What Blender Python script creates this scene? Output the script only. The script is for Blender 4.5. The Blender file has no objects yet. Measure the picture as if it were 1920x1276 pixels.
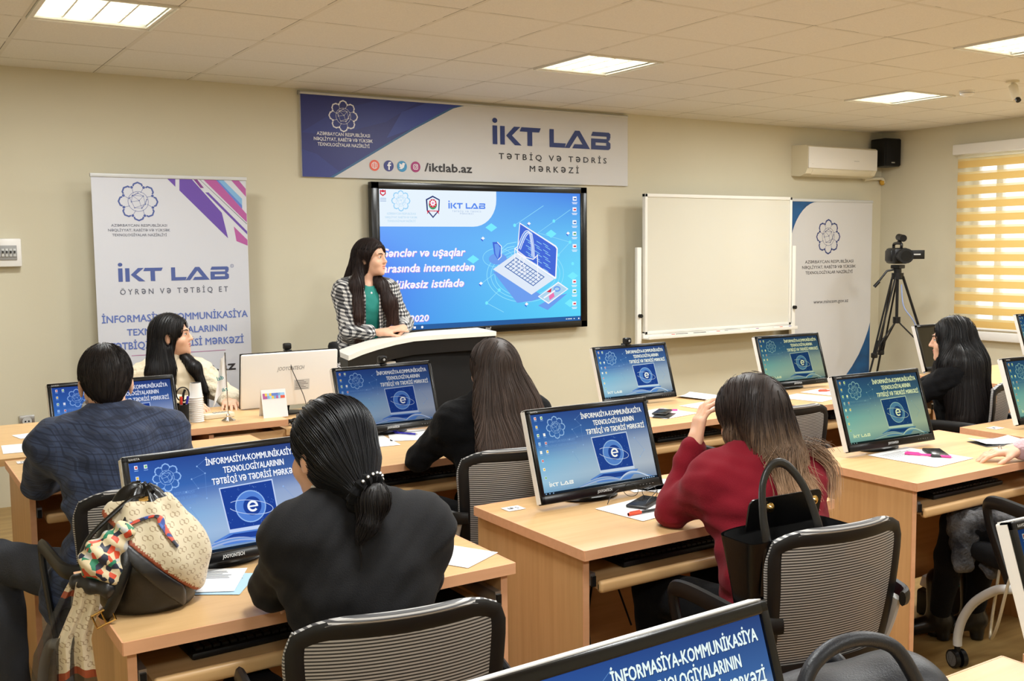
import bpy, bmesh, math, random
import numpy as np
from mathutils import Vector, Matrix, Euler

S = bpy.context.scene
COL = S.collection
PI = math.pi
R = math.radians
random.seed(7)

# ------------------------------------------------------------------ camera
CZ = 1.60                      # eye height above the floor
cam_d = bpy.data.cameras.new('camera')
cam_d.sensor_width = 36.0
cam_d.lens = 1927.25186 * 36.0 / 1920.0
cam_d.clip_start = 0.05
cam = bpy.data.objects.new('camera', cam_d)
COL.objects.link(cam)
_yaw, _pitch, _roll = 5.65587690e-01, -8.89263183e-02, -1.09897352e-02
_fw = Vector((math.sin(_yaw)*math.cos(_pitch), math.cos(_yaw)*math.cos(_pitch), math.sin(_pitch)))
_r = _fw.cross(Vector((0, 0, 1))).normalized()
_u = _r.cross(_fw)
_c, _s = math.cos(_roll), math.sin(_roll)
_r, _u = _c*_r + _s*_u, -_s*_r + _c*_u
cam.matrix_world = Matrix(((_r.x, _u.x, -_fw.x, 0), (_r.y, _u.y, -_fw.y, 0), (_r.z, _u.z, -_fw.z, CZ), (0, 0, 0, 1)))
S.camera = cam

# ------------------------------------------------------------------ view, world, lights
S.view_settings.view_transform = 'Standard'
S.view_settings.look = 'None'
S.view_settings.gamma = 1.0
S.view_settings.exposure = 0.0
S.view_settings.use_curve_mapping = False
W = bpy.data.worlds.new('overcast_daylight')
S.world = W
W.use_nodes = True
W.node_tree.nodes['Background'].inputs[0].default_value = (0.90, 0.96, 1.0, 1)
W.node_tree.nodes['Background'].inputs[1].default_value = 2.2

ROOM = dict(x0=-1.3, x1=9.17, y0=-2.4, y1=7.145, h=2.761)
LAMP_POWER = 43.0
LAMPS = []                     # tile cells that hold a ceiling lamp
for (lx, ly) in ((0.77, 5.054), (3.77, 5.054), (6.77, 5.054), (5.57, 3.254), (2.57, 3.254), (8.57-0.6, 3.254),
                 (0.77, 1.454), (3.77, 1.454), (6.77, 1.454), (2.57, -0.946), (5.57, -0.946), (-0.43, -0.946)):
    LAMPS.append((lx, ly))
for i, (lx, ly) in enumerate(LAMPS):
    ld = bpy.data.lights.new('tube_glow', 'AREA')
    ld.shape = 'SQUARE'
    ld.size = 0.52
    ld.energy = LAMP_POWER
    ld.color = (0.97, 1.0, 1.0)
    lo = bpy.data.objects.new('tube_glow', ld)
    lo.location = (lx + 0.30, ly + 0.30, ROOM['h'] - 0.012)
    COL.objects.link(lo)

# ------------------------------------------------------------------ helpers: colour and materials
def lin(c):
    c = c/255.0
    return c/12.92 if c <= 0.04045 else ((c+0.055)/1.055)**2.4
def C(r, g, b):
    return (lin(r), lin(g), lin(b), 1.0)

MATS = {}
def nodes_of(m):
    return m.node_tree.nodes, m.node_tree.links
def mat(name, col, rough=0.5, metal=0.0, spec=0.5, bump=None, var=None, stretch=(1, 1, 1), sheen=0.0, coat=0.0, alpha=1.0, trans=0.0):
    """Principled material with optional noise bump (scale, strength) and colour variation (scale, second colour)."""
    m = bpy.data.materials.new(name)
    m.use_nodes = True
    n, l = nodes_of(m)
    b = n['Principled BSDF']
    b.inputs['Base Color'].default_value = col
    b.inputs['Roughness'].default_value = rough
    b.inputs['Metallic'].default_value = metal
    b.inputs['Specular IOR Level'].default_value = spec
    b.inputs['Sheen Weight'].default_value = sheen
    b.inputs['Coat Weight'].default_value = coat
    b.inputs['Alpha'].default_value = alpha
    b.inputs['Transmission Weight'].default_value = trans
    if bump or var:
        tc = n.new('ShaderNodeTexCoord')
        mp = n.new('ShaderNodeMapping')
        mp.inputs['Scale'].default_value = stretch
        l.new(tc.outputs['Object'], mp.inputs['Vector'])
    if var:
        t = n.new('ShaderNodeTexNoise')
        t.inputs['Scale'].default_value = var[0]
        t.inputs['Detail'].default_value = 5
        mx = n.new('ShaderNodeMix')
        mx.data_type = 'RGBA'
        mx.inputs[6].default_value = col
        mx.inputs[7].default_value = var[1]
        cr = n.new('ShaderNodeMapRange')
        cr.inputs[1].default_value = 0.35
        cr.inputs[2].default_value = 0.65
        l.new(mp.outputs[0], t.inputs['Vector'])
        l.new(t.outputs[0], cr.inputs[0])
        l.new(cr.outputs[0], mx.inputs[0])
        l.new(mx.outputs[2], b.inputs['Base Color'])
    if bump:
        t = n.new('ShaderNodeTexNoise')
        t.inputs['Scale'].default_value = bump[0]
        t.inputs['Detail'].default_value = 4
        bp = n.new('ShaderNodeBump')
        bp.inputs['Strength'].default_value = bump[1]
        bp.inputs['Distance'].default_value = 0.01
        l.new(mp.outputs[0], t.inputs['Vector'])
        l.new(t.outputs[0], bp.inputs['Height'])
        l.new(bp.outputs[0], b.inputs['Normal'])
    MATS[name] = m
    return m
def glow(name, col, strength=1.0, tint=True):
    """Light given off by a lit screen; the object's own colour sets that screen's tint."""
    m = bpy.data.materials.new(name)
    m.use_nodes = True
    n, l = nodes_of(m)
    n.remove(n['Principled BSDF'])
    e = n.new('ShaderNodeEmission')
    e.inputs[1].default_value = strength
    if tint:
        oi = n.new('ShaderNodeObjectInfo')
        mx = n.new('ShaderNodeMix')
        mx.data_type = 'RGBA'
        mx.blend_type = 'MULTIPLY'
        mx.inputs[0].default_value = 1.0
        mx.inputs[6].default_value = col
        l.new(oi.outputs['Color'], mx.inputs[7])
        l.new(mx.outputs[2], e.inputs[0])
    else:
        e.inputs[0].default_value = col
    l.new(e.outputs[0], n['Material Output'].inputs[0])
    MATS[name] = m
    return m
def grad_glow(name, stops_left, stops_right, tint=True, strength=1.0):
    """Screen background: vertical colour ramps at the left and right edges, blended across (Generated coordinates)."""
    m = glow(name, (1, 1, 1, 1), strength, tint)
    n, l = nodes_of(m)
    tc = n.new('ShaderNodeTexCoord')
    sp = n.new('ShaderNodeSeparateXYZ')
    l.new(tc.outputs['Generated'], sp.inputs[0])
    ramps = []
    for st in (stops_left, stops_right):
        r = n.new('ShaderNodeValToRGB')
        l.new(sp.outputs[2], r.inputs[0])
        el = r.color_ramp.elements
        while len(el) < len(st):
            el.new(0.5)
        for e, (p, c) in zip(el, st):
            e.position = p
            e.color = c
        ramps.append(r)
    mx = n.new('ShaderNodeMix')
    mx.data_type = 'RGBA'
    pw = n.new('ShaderNodeMath'); pw.operation = 'POWER'; pw.inputs[1].default_value = 0.75
    l.new(sp.outputs[0], pw.inputs[0])
    l.new(pw.outputs[0], mx.inputs[0])
    l.new(ramps[0].outputs[0], mx.inputs[6])
    l.new(ramps[1].outputs[0], mx.inputs[7])
    e = [x for x in n if x.type == 'EMISSION'][0]
    if tint:
        mul = [x for x in n if x.type == 'MIX' and x.blend_type == 'MULTIPLY'][0]
        l.new(mx.outputs[2], mul.inputs[6])
    else:
        l.new(mx.outputs[2], e.inputs[0])
    return m
def stripes(name, ca, cb, freq, axis='Z', duty=0.5, rough=0.6, alpha_b=1.0, noise=0.0, sheen=0.0):
    """Fine woven stripes along one object axis."""
    m = mat(name, ca, rough, sheen=sheen)
    n, l = nodes_of(m)
    b = n['Principled BSDF']
    tc = n.new('ShaderNodeTexCoord')
    sp = n.new('ShaderNodeSeparateXYZ')
    l.new(tc.outputs['Object'], sp.inputs[0])
    mu = n.new('ShaderNodeMath'); mu.operation = 'MULTIPLY'; mu.inputs[1].default_value = freq
    l.new(sp.outputs['XYZ'.index(axis)], mu.inputs[0])
    fr = n.new('ShaderNodeMath'); fr.operation = 'FRACT'
    l.new(mu.outputs[0], fr.inputs[0])
    gt = n.new('ShaderNodeMath'); gt.operation = 'GREATER_THAN'; gt.inputs[1].default_value = duty
    l.new(fr.outputs[0], gt.inputs[0])
    mx = n.new('ShaderNodeMix'); mx.data_type = 'RGBA'
    mx.inputs[6].default_value = ca
    mx.inputs[7].default_value = cb
    l.new(gt.outputs[0], mx.inputs[0])
    l.new(mx.outputs[2], b.inputs['Base Color'])
    if alpha_b < 1:
        mr = n.new('ShaderNodeMapRange')
        mr.inputs[3].default_value = 1.0
        mr.inputs[4].default_value = alpha_b
        l.new(gt.outputs[0], mr.inputs[0])
        l.new(mr.outputs[0], b.inputs['Alpha'])
    return m
def wood(name, axis, base, dark, rough=0.42):
    """Beech laminate: soft streaks along one object axis."""
    st = {'X': (1.2, 22, 22), 'Y': (22, 1.2, 22), 'Z': (22, 22, 1.2)}[axis]
    return mat(name, base, rough, spec=0.4, var=(2.2, dark), stretch=st, bump=(30, 0.03))

# ------------------------------------------------------------------ helpers: mesh building
def frame_from(z, up=Vector((0, 0, 1))):
    z = Vector(z).normalized()
    if abs(z.dot(up)) > 0.99:
        up = Vector((0, 1, 0))
    x = up.cross(z).normalized()
    return x, z.cross(x)
_boxcache = {}
def _bevbox(sx, sy, sz, bev, seg):
    key = (round(sx, 5), round(sy, 5), round(sz, 5), bev, seg)
    if key not in _boxcache:
        bm = bmesh.new()
        bmesh.ops.create_cube(bm, size=1.0)
        bmesh.ops.scale(bm, vec=(sx, sy, sz), verts=bm.verts)
        if bev > 0:
            bmesh.ops.bevel(bm, geom=bm.edges[:], offset=bev, segments=seg, affect='EDGES', profile=0.5)
        bm.verts.index_update()
        _boxcache[key] = ([v.co.copy() for v in bm.verts], [[v.index for v in f.verts] for f in bm.faces])
        bm.free()
    return _boxcache[key]
class MB:
    """Collects shapes and links them as ONE mesh object."""
    def __init__(self):
        self.v = []; self.f = []; self.mi = []; self.mats = []
    def midx(self, m):
        m = MATS[m] if isinstance(m, str) else m
        if m not in self.mats:
            self.mats.append(m)
        return self.mats.index(m)
    def add(self, vs, fs, m, M=None):
        k = len(self.v); i = self.midx(m)
        if M is not None:
            vs = [M @ Vector(p) for p in vs]
        self.v += [tuple(p) for p in vs]
        self.f += [tuple(k+j for j in f) for f in fs]
        self.mi += [i]*len(fs)
        return self
    def box(self, c, s, m, bev=0.0, rot=None, seg=2):
        vs, fs = _bevbox(s[0], s[1], s[2], bev, seg)
        M = Matrix.Translation(Vector(c))
        if rot is not None:
            M = M @ (rot.to_matrix().to_4x4() if isinstance(rot, Euler) else rot)
        return self.add(vs, fs, m, M)
    def span(self, a, b, m, bev=0.0):
        c = [(p+q)/2 for p, q in zip(a, b)]
        return self.box(c, [abs(q-p) for p, q in zip(a, b)], m, bev)
    def tube(self, pts, r, m, n=10, closed=False, flat=1.0, up=None, caps=True):
        """Sweep along a polyline; r scalar or list; flat squashes the section along its second axis."""
        P = [Vector(p) for p in pts]; N = len(P)
        rr = [r]*N if not hasattr(r, '__len__') else list(r)
        if not closed and 4 <= N <= 13:                     # round off the bends (Catmull-Rom)
            Q, q = [], []
            for i in range(N-1):
                a, b, c, d = P[max(i-1, 0)], P[i], P[i+1], P[min(i+2, N-1)]
                for j in range(5):
                    t = j/5; t2 = t*t; t3 = t2*t
                    Q.append(.5*(2*b+(c-a)*t+(2*a-5*b+4*c-d)*t2+(3*b-a-3*c+d)*t3)); q.append(rr[i]+(rr[i+1]-rr[i])*t)
            P, rr = Q+[P[-1]], q+[rr[-1]]; N = len(P)
        vs = []; X = None
        for i in range(N):
            if closed:
                t = P[(i+1) % N]-P[i-1]
            else:
                t = P[min(i+1, N-1)]-P[max(i-1, 0)]
            t.normalize()
            if up is not None:
                X = Vector(up).cross(t)
                X = X.normalized() if X.length > 1e-5 else frame_from(t)[0]
            elif X is None:
                X = frame_from(t)[0]
            else:
                X = (X - t*X.dot(t)).normalized()
            Y = t.cross(X)
            for k in range(n):
                a = 2*PI*k/n
                vs.append(P[i] + X*(rr[i]*math.cos(a)) + Y*(rr[i]*flat*math.sin(a)))
        fs = []
        for i in range(N if closed else N-1):
            j = (i+1) % N
            for k in range(n):
                k2 = (k+1) % n
                fs.append((i*n+k, i*n+k2, j*n+k2, j*n+k))
        if caps and not closed:
            fs.append(tuple(range(n-1, -1, -1)))
            fs.append(tuple((N-1)*n+k for k in range(n)))
        return self.add(vs, fs, m)
    def cyl(self, a, b, r, m, r2=None, n=20):
        return self.tube([a, b], [r, r if r2 is None else r2], m, n)
    def lathe(self, prof, m, n=24, M=None, flat=1.0):
        """profile of (radius, z)"""
        vs = []; fs = []
        for (r, z) in prof:
            for k in range(n):
                a = 2*PI*k/n
                vs.append((r*math.cos(a), r*flat*math.sin(a), z))
        for i in range(len(prof)-1):
            for k in range(n):
                k2 = (k+1) % n
                fs.append((i*n+k, i*n+k2, (i+1)*n+k2, (i+1)*n+k))
        if prof[0][0] > 1e-6:
            fs.append(tuple(range(n-1, -1, -1)))
        if prof[-1][0] > 1e-6:
            fs.append(tuple((len(prof)-1)*n+k for k in range(n)))
        return self.add(vs, fs, m, M)
    def ball(self, c, r, m, n=16, M=None):
        r = (r, r, r) if not hasattr(r, '__len__') else r
        h = n//2
        prof = [(math.sin(PI*i/h), -math.cos(PI*i/h)) for i in range(h+1)]
        prof[0] = (1e-4, -1); prof[-1] = (1e-4, 1)
        T = Matrix.Translation(Vector(c)) @ (M if M is not None else Matrix()) @ Matrix.Diagonal((r[0], r[1], r[2], 1))
        return self.lathe(prof, m, n, T)
    def prism(self, poly, z0, z1, m, M=None):
        """extrude a flat outline (list of x,y) between two heights"""
        n = len(poly)
        a = sum(poly[i][0]*poly[(i+1) % n][1]-poly[(i+1) % n][0]*poly[i][1] for i in range(n))
        if a < 0:
            poly = poly[::-1]
        vs = [(x, y, z0) for x, y in poly]+[(x, y, z1) for x, y in poly]
        fs = [tuple(range(n-1, -1, -1)), tuple(range(n, 2*n))]
        fs += [(i, (i+1) % n, n+(i+1) % n, n+i) for i in range(n)]
        return self.add(vs, fs, m, M)
    def grid(self, fn, nu, nv, m, closed_u=False, M=None):
        vs = []; fs = []
        for j in range(nv+1):
            for i in range(nu if closed_u else nu+1):
                vs.append(fn(i/nu, j/nv))
        w = nu if closed_u else nu+1
        for j in range(nv):
            for i in range(nu):
                i2 = (i+1) % w if closed_u else i+1
                fs.append((j*w+i, j*w+i2, (j+1)*w+i2, (j+1)*w+i))
        return self.add(vs, fs, m, M)
    def mesh(self, name, smooth=35):
        me = bpy.data.meshes.new(name)
        me.from_pydata(self.v, [], self.f)
        for m in self.mats:
            me.materials.append(m)
        me.polygons.foreach_set('material_index', self.mi)
        if smooth:
            me.shade_smooth()
            me.set_sharp_from_angle(angle=R(smooth))
        me.update()
        return me
    def build(self, name, parent=None, loc=(0, 0, 0), rz=0.0, smooth=35):
        return link(name, self.mesh(name, smooth), parent, loc, rz)
def link(name, data, parent=None, loc=(0, 0, 0), rz=0.0):
    o = bpy.data.objects.new(name, data)
    COL.objects.link(o)
    o.parent = parent
    o.location = loc
    o.rotation_euler = (0, 0, rz)
    return o
def tag(o, label=None, cat=None, group=None, kind=None):
    if label: o['label'] = label
    if cat: o['category'] = cat
    if group: o['group'] = group
    if kind: o['kind'] = kind
    return o
def thing(name, label, cat, loc=(0, 0, 0), rz=0.0, group=None):
    return tag(link(name, None, None, loc, rz), label, cat, group)
def structure(mb, name, **k):
    return tag(mb.build(name, **k), kind='structure')
def copy_tree(o, parent=None):
    c = o.copy()
    COL.objects.link(c)
    c.parent = parent
    for ch in list(o.children):
        copy_tree(ch, c)
    return c
def another(o, loc, rz, label):
    c = copy_tree(o)
    c.location = loc
    c.rotation_euler = (0, 0, rz)
    c['label'] = label
    return c

# ------------------------------------------------------------------ flat prints: lettering, emblem, logos
_gcache, _tcache = {}, {}
def _font_mesh(s):
    cu = bpy.data.curves.new('lettering', 'FONT')
    cu.body = s
    cu.resolution_u = 2
    o = bpy.data.objects.new('lettering', cu)
    COL.objects.link(o)
    bpy.context.view_layer.update()
    me = bpy.data.meshes.new_from_object(o.evaluated_get(bpy.context.evaluated_depsgraph_get()))
    vs = [(v.co.x, v.co.y) for v in me.vertices]
    fs = [tuple(p.vertices) for p in me.polygons]
    bpy.data.objects.remove(o)
    bpy.data.curves.remove(cu)
    bpy.data.meshes.remove(me)
    return vs, fs
def glyph(c):
    """outline of one letter at the pen origin, with its advance; the schwa is a turned e"""
    if c not in _gcache:
        if c in 'Əə':
            vs, fs, adv = glyph('e')
            x0, x1 = min(p[0] for p in vs), max(p[0] for p in vs); y0, y1 = min(p[1] for p in vs), max(p[1] for p in vs)
            k = .70/(y1-y0) if c == 'Ə' else 1.0
            kx = k*.94
            _gcache[c] = ([((x0+x1-p[0])*kx, (y0+y1-p[1]-y0)*k if c == 'Ə' else y0+y1-p[1]) for p in vs], fs, adv*kx)
        else:
            vs, fs = ([], []) if c == ' ' else _font_mesh(c)
            bar = max(p[0] for p in _font_mesh('|')[0])
            _gcache[c] = (vs, fs, max(p[0] for p in _font_mesh(c+'|')[0])-bar)
    return _gcache[c]
def text_mesh(s, shear=0.0):
    key = (s, shear)
    if key not in _tcache:
        V, F, pen = [], [], 0.0
        for c in s:
            vs, fs, adv = glyph(c)
            k = len(V)
            V += [(x+pen+shear*y, y) for x, y in vs]
            F += [tuple(k+q for q in f) for f in fs]
            pen += adv
        _tcache[key] = (V, F)
    return _tcache[key]
class Sheet(MB):
    """Flat printing on a plane: u to the right, v up, each mark a hair in front of the last."""
    def __init__(self, O=(0, 0, 0), U=(1, 0, 0), V=(0, 0, 1), eps=0.00025):
        super().__init__()
        self.O, self.U, self.V = Vector(O), Vector(U), Vector(V)
        self.N = self.U.cross(self.V).normalized()
        self.k = 1.0
        self.eps = eps
    def add(self, vs, fs, m, M=None):
        self.k += .02
        return super().add(vs, fs, m, M)
    def P(self, u, v):
        return self.O + self.U*u + self.V*v + self.N*(self.k*self.eps)
    def up(self):
        self.k += 1
        return self
    def poly(self, pts, m):
        a = sum(pts[i][0]*pts[(i+1) % len(pts)][1]-pts[(i+1) % len(pts)][0]*pts[i][1] for i in range(len(pts)))
        if a < 0:
            pts = pts[::-1]
        return self.add([self.P(*p) for p in pts], [tuple(range(len(pts)))], m)
    def rect(self, u0, v0, u1, v1, m):
        return self.poly([(u0, v0), (u1, v0), (u1, v1), (u0, v1)], m)
    def rrect(self, u0, v0, u1, v1, r, m, corners=(1, 1, 1, 1)):
        pts = []
        for (cx, cy, a0, on) in ((u0+r, v0+r, 180, corners[0]), (u1-r, v0+r, 270, corners[1]), (u1-r, v1-r, 0, corners[2]), (u0+r, v1-r, 90, corners[3])):
            if on:
                pts += [(cx+r*math.cos(R(a0+q*15)), cy+r*math.sin(R(a0+q*15))) for q in range(7)]
            else:
                sx = 1 if a0 in (270, 0) else -1
                sy = 1 if a0 in (0, 90) else -1
                pts.append((cx+sx*r, cy+sy*r))
        return self.poly(pts, m)
    def disc(self, u, v, r, m, n=20, ry=None):
        ry = r if ry is None else ry
        return self.poly([(u+r*math.cos(2*PI*k/n), v+ry*math.sin(2*PI*k/n)) for k in range(n)], m)
    def ring(self, u, v, r, w, m, n=32, ry=None, a0=0, a1=360, tilt=0.0):
        ry = r if ry is None else ry
        full = (a1-a0 >= 360)
        pts = []
        for k in range(n if full else n+1):
            a = R(a0+(a1-a0)*k/n)
            x, y = r*math.cos(a), ry*math.sin(a)
            pts.append((u+x*math.cos(tilt)-y*math.sin(tilt), v+x*math.sin(tilt)+y*math.cos(tilt)))
        return self.stroke(pts, w, m, full)
    def stroke(self, pts, w, m, closed=False):
        P = [Vector(p) for p in pts]; N = len(P); L = []; Rr = []
        for i in range(N):
            a = P[i-1] if (i > 0 or closed) else None
            b = P[(i+1) % N] if (i < N-1 or closed) else None
            d1 = (P[i]-a).normalized() if a is not None and (P[i]-a).length > 1e-9 else None
            d2 = (b-P[i]).normalized() if b is not None and (b-P[i]).length > 1e-9 else None
            d1 = d1 or d2; d2 = d2 or d1
            n1 = Vector((-d1.y, d1.x)); n2 = Vector((-d2.y, d2.x))
            nn = n1+n2
            nn = nn.normalized() if nn.length > 1e-6 else n1
            k = min(2.0, 1/max(0.3, nn.dot(n1)))
            L.append(P[i]+nn*(w/2*k)); Rr.append(P[i]-nn*(w/2*k))
        vs = [self.P(*p) for p in L]+[self.P(*p) for p in Rr]
        fs = [((i+1) % N, i, N+i, N+(i+1) % N) for i in range(N if closed else N-1)]
        return self.add(vs, fs, m)
    def text(self, s, u, v, h, m, align='c', width=None, bold=0.0, shear=0.0, slope=0.0):
        """cap height h, baseline v; squeezed to width when given"""
        vs, fs = text_mesh(s, shear)
        x0 = min(p[0] for p in vs); x1 = max(p[0] for p in vs)
        sy = h/0.69
        sx = sy if width is None else width/(x1-x0)
        w = (x1-x0)*sx
        off = {'l': 0, 'c': -w/2, 'r': -w}[align]
        b = bold*1.6*h
        for (dx, dy) in (((0, 0),) if b == 0 else ((-b, 0), (b, 0), (0, b), (0, -b))):
            self.k += .2
            self.add([self.P(u+off+(x-x0)*sx+dx, v+y*sy+dy+slope*(off+(x-x0)*sx)) for x, y in vs], fs, m)
        return self
    def emblem(self, u, v, r, m, w=0.085, gaps=True, thin=0.022):
        """eight-lobed flower outline with nodes around a netted globe"""
        for k in range(8):
            a = PI/2 + k*PI/4
            pts = []
            for (da, q) in ((-16.5, 0.865), (-12.5, 0.965), (0, 1.035), (12.5, 0.965), (16.5, 0.865)):
                pts.append((u+r*q*math.cos(a+R(da)), v+r*q*math.sin(a+R(da))))
            self.stroke(pts, r*w, m)
            b = a+PI/8
            self.disc(u+r*.83*math.cos(b), v+r*.83*math.sin(b), r*.075, m, 10)
            self.stroke([(u+r*.83*math.cos(b), v+r*.83*math.sin(b)), (u+r*.5*math.cos(b+.1), v+r*.5*math.sin(b+.1))], r*thin, m)
        self.ring(u, v, r*.54, r*thin, m, 28)
        rnd = random.Random(4)
        nd = [(0.28, 0.30), (-0.30, 0.33), (0.05, 0.05), (-0.36, -0.02), (0.38, -0.14), (-0.2, -0.34), (0.18, -0.36), (0.0, 0.46), (0.46, 0.12), (-0.45, 0.18)]
        for i in range(len(nd)):
            self.disc(u+r*nd[i][0], v+r*nd[i][1], r*.035, m, 8)
            for j in range(i):
                if math.dist(nd[i], nd[j]) < 0.62 and rnd.random() < .62:
                    self.stroke([(u+r*nd[i][0], v+r*nd[i][1]), (u+r*nd[j][0], v+r*nd[j][1])], r*thin*.8, m)
        return self
    def iktlab(self, u, v, h, m, width=None):
        """the wide lettering IKT LAB (dotted I), left end at u, baseline v"""
        G = []
        G.append([(0, 0), (.26, 0), (.26, 1), (0, 1)])
        G.append([(.13+.14*math.cos(2*PI*k/14), 1.27+.14*math.sin(2*PI*k/14)) for k in range(14)])
        x = .42
        G.append([(x, 0), (x+.26, 0), (x+.26, 1), (x, 1)])
        G.append([(x+.33, .5), (x+.78, 1), (x+1.14, 1), (x+.66, .52), (x+1.2, 0), (x+.82, 0)])
        x = 1.62
        G.append([(x, 1), (x+1.12, 1), (x+1.02, .76), (x-.1, .76)])
        G.append([(x+.34, 0), (x+.62, 0), (x+.62, .76), (x+.34, .76)])
        x = 3.25
        G.append([(x, 0), (x+.9, 0), (x+.98, .25), (x+.26, .25), (x+.26, 1), (x, 1)])
        x = 4.15
        G.append([(x, 0), (x+.3, 0), (x+.78, .72), (x+.78, 1.0), (x+.64, 1.0)])
        G.append([(x+.78, 1.0), (x+.92, 1.0), (x+1.56, 0), (x+.46, 0), (x+.6, .24), (x+1.1, .24), (x+.78, .72)])
        x = 5.78
        G.append([(x, .76), (x+.98, .76), (x+.98, .62), (x+1.16, .62), (x+1.22, .7), (x+1.22, .92), (x+1.12, 1), (x+.1, 1)])
        G.append([(x, .24), (x+.28, .24), (x+.28, .62), (x, .62)])
        G.append([(x, 0), (x+1.1, 0), (x+1.22, .1), (x+1.22, .38), (x+1.08, .5), (x+1.22, .62), (x+.28, .62), (x+.28, .4), (x+.96, .4), (x+.96, .24), (x, .24)])
        k = h if width is None else width/7.0
        for g in G:
            self.poly([(u+p[0]*k, v+p[1]*h) for p in g], m)
        return self
MINISTRY = ('AZƏRBAYCAN RESPUBLİKASI', 'NƏQLİYYAT, RABİTƏ VƏ YÜKSƏK', 'TEXNOLOGİYALAR NAZİRLİYİ')
def ministry(sh, u, v, h, gap, m, bold=0.0, w=None):
    for i, s in enumerate(MINISTRY):
        ww = None if w is None else w*(0.90, 1.0, 0.88)[i]
        sh.text(s, u, v-i*gap, h, m, 'c', ww, bold)
# ------------------------------------------------------------------ materials
mat('wall_paint', C(208, 201, 178), 0.85, spec=0.2, bump=(90, 0.03), var=(0.7, C(212, 206, 184)))
mat('white_paint', C(232, 230, 222), 0.5)
mat('white_plastic', C(232, 230, 226), 0.35)
mat('cream_plastic', C(222, 214, 190), 0.4)
mat('grey_plastic', C(150, 150, 148), 0.4)
mat('light_grey', C(196, 197, 196), 0.38)
mat('silver', C(190, 190, 190), 0.28, metal=0.85)
mat('chrome', C(215, 215, 215), 0.12, metal=1.0)
mat('gold', C(228, 190, 120), 0.18, metal=1.0)
mat('black_plastic', C(15, 15, 16), 0.4, spec=.35)
mat('black_gloss', C(10, 10, 11), 0.24, spec=.4)
mat('black_matte', C(13, 13, 14), 0.7, spec=.25)
mat('charcoal', C(36, 36, 36), 0.45)
mat('dark_screen', C(30, 26, 16), 0.12, spec=0.5)
mat('black_leather', C(10, 10, 11), 0.3, spec=.5, bump=(260, 0.06))
mat('navy_leather', C(22, 25, 32), 0.42, spec=.4, bump=(340, 0.12))
mat('paper', C(236, 236, 236), 0.7)
mat('paper_print', C(120, 122, 128), 0.7)
mat('print_white', C(232, 232, 236), 0.6)
mat('vinyl', C(200, 202, 210), 0.5)
mat('vinyl_warm', C(202, 201, 201), 0.5)
mat('ink_blue', C(70, 88, 150), 0.5)
mat('ink_title', C(88, 110, 178), 0.5)
mat('ink_dark', C(38, 36, 40), 0.5)
mat('ink_navy', C(32, 52, 112), 0.5)
mat('ink_grey', C(92, 96, 112), 0.5)
mat('ink_purple', C(98, 66, 160), 0.5)
mat('ink_violet', C(120, 50, 128), 0.5)
mat('ink_pink', C(172, 82, 150), 0.5)
mat('ink_sky', C(120, 170, 212), 0.5)
mat('ink_mid', C(90, 120, 200), 0.5)
mat('ban_blue', C(32, 40, 116), 0.45)
mat('ban_blue_light', C(44, 62, 146), 0.45)
mat('ban_blue_mid', C(37, 50, 130), 0.45)
mat('ban_shadow', C(50, 96, 140), 0.5)
mat('sea_blue', C(0, 84, 140), 0.5, var=(6, C(0, 62, 110)))
mat('red', C(206, 48, 40), 0.45)
mat('orange_red', C(222, 84, 52), 0.45)
mat('pink', C(240, 60, 150), 0.4)
mat('blue_pen', C(52, 50, 170), 0.35)
mat('green', C(60, 150, 90), 0.5)
mat('yellow', C(238, 196, 60), 0.5)
mat('fb_blue', C(50, 58, 130), 0.5)
mat('tw_blue', C(50, 140, 190), 0.5)
mat('ig_pink', C(160, 40, 110), 0.5)
mat('board_white', C(212, 209, 196), 0.10, spec=0.5)
mat('brown_tape', C(150, 70, 40), 0.5)
mat('tube_glass', C(245, 245, 240), 0.3)
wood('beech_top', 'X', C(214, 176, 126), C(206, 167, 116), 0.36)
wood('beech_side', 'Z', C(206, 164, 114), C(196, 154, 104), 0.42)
wood('beech_edge', 'X', C(228, 174, 134), C(222, 168, 128), 0.4)  # edge band, its colour lightened to carry the pink light on desk edges
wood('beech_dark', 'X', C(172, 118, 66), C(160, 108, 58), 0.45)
for _n, _s in (('lamp_tube', 9.0),):
    _m = mat(_n, C(250, 250, 244), 0.4)
    _b = _m.node_tree.nodes['Principled BSDF']
    _b.inputs['Emission Color'].default_value = (1.0, 0.96, 0.84, 1)
    _b.inputs['Emission Strength'].default_value = _s
mat('reflector', C(240, 240, 232), 0.3, spec=0.6)

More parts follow.
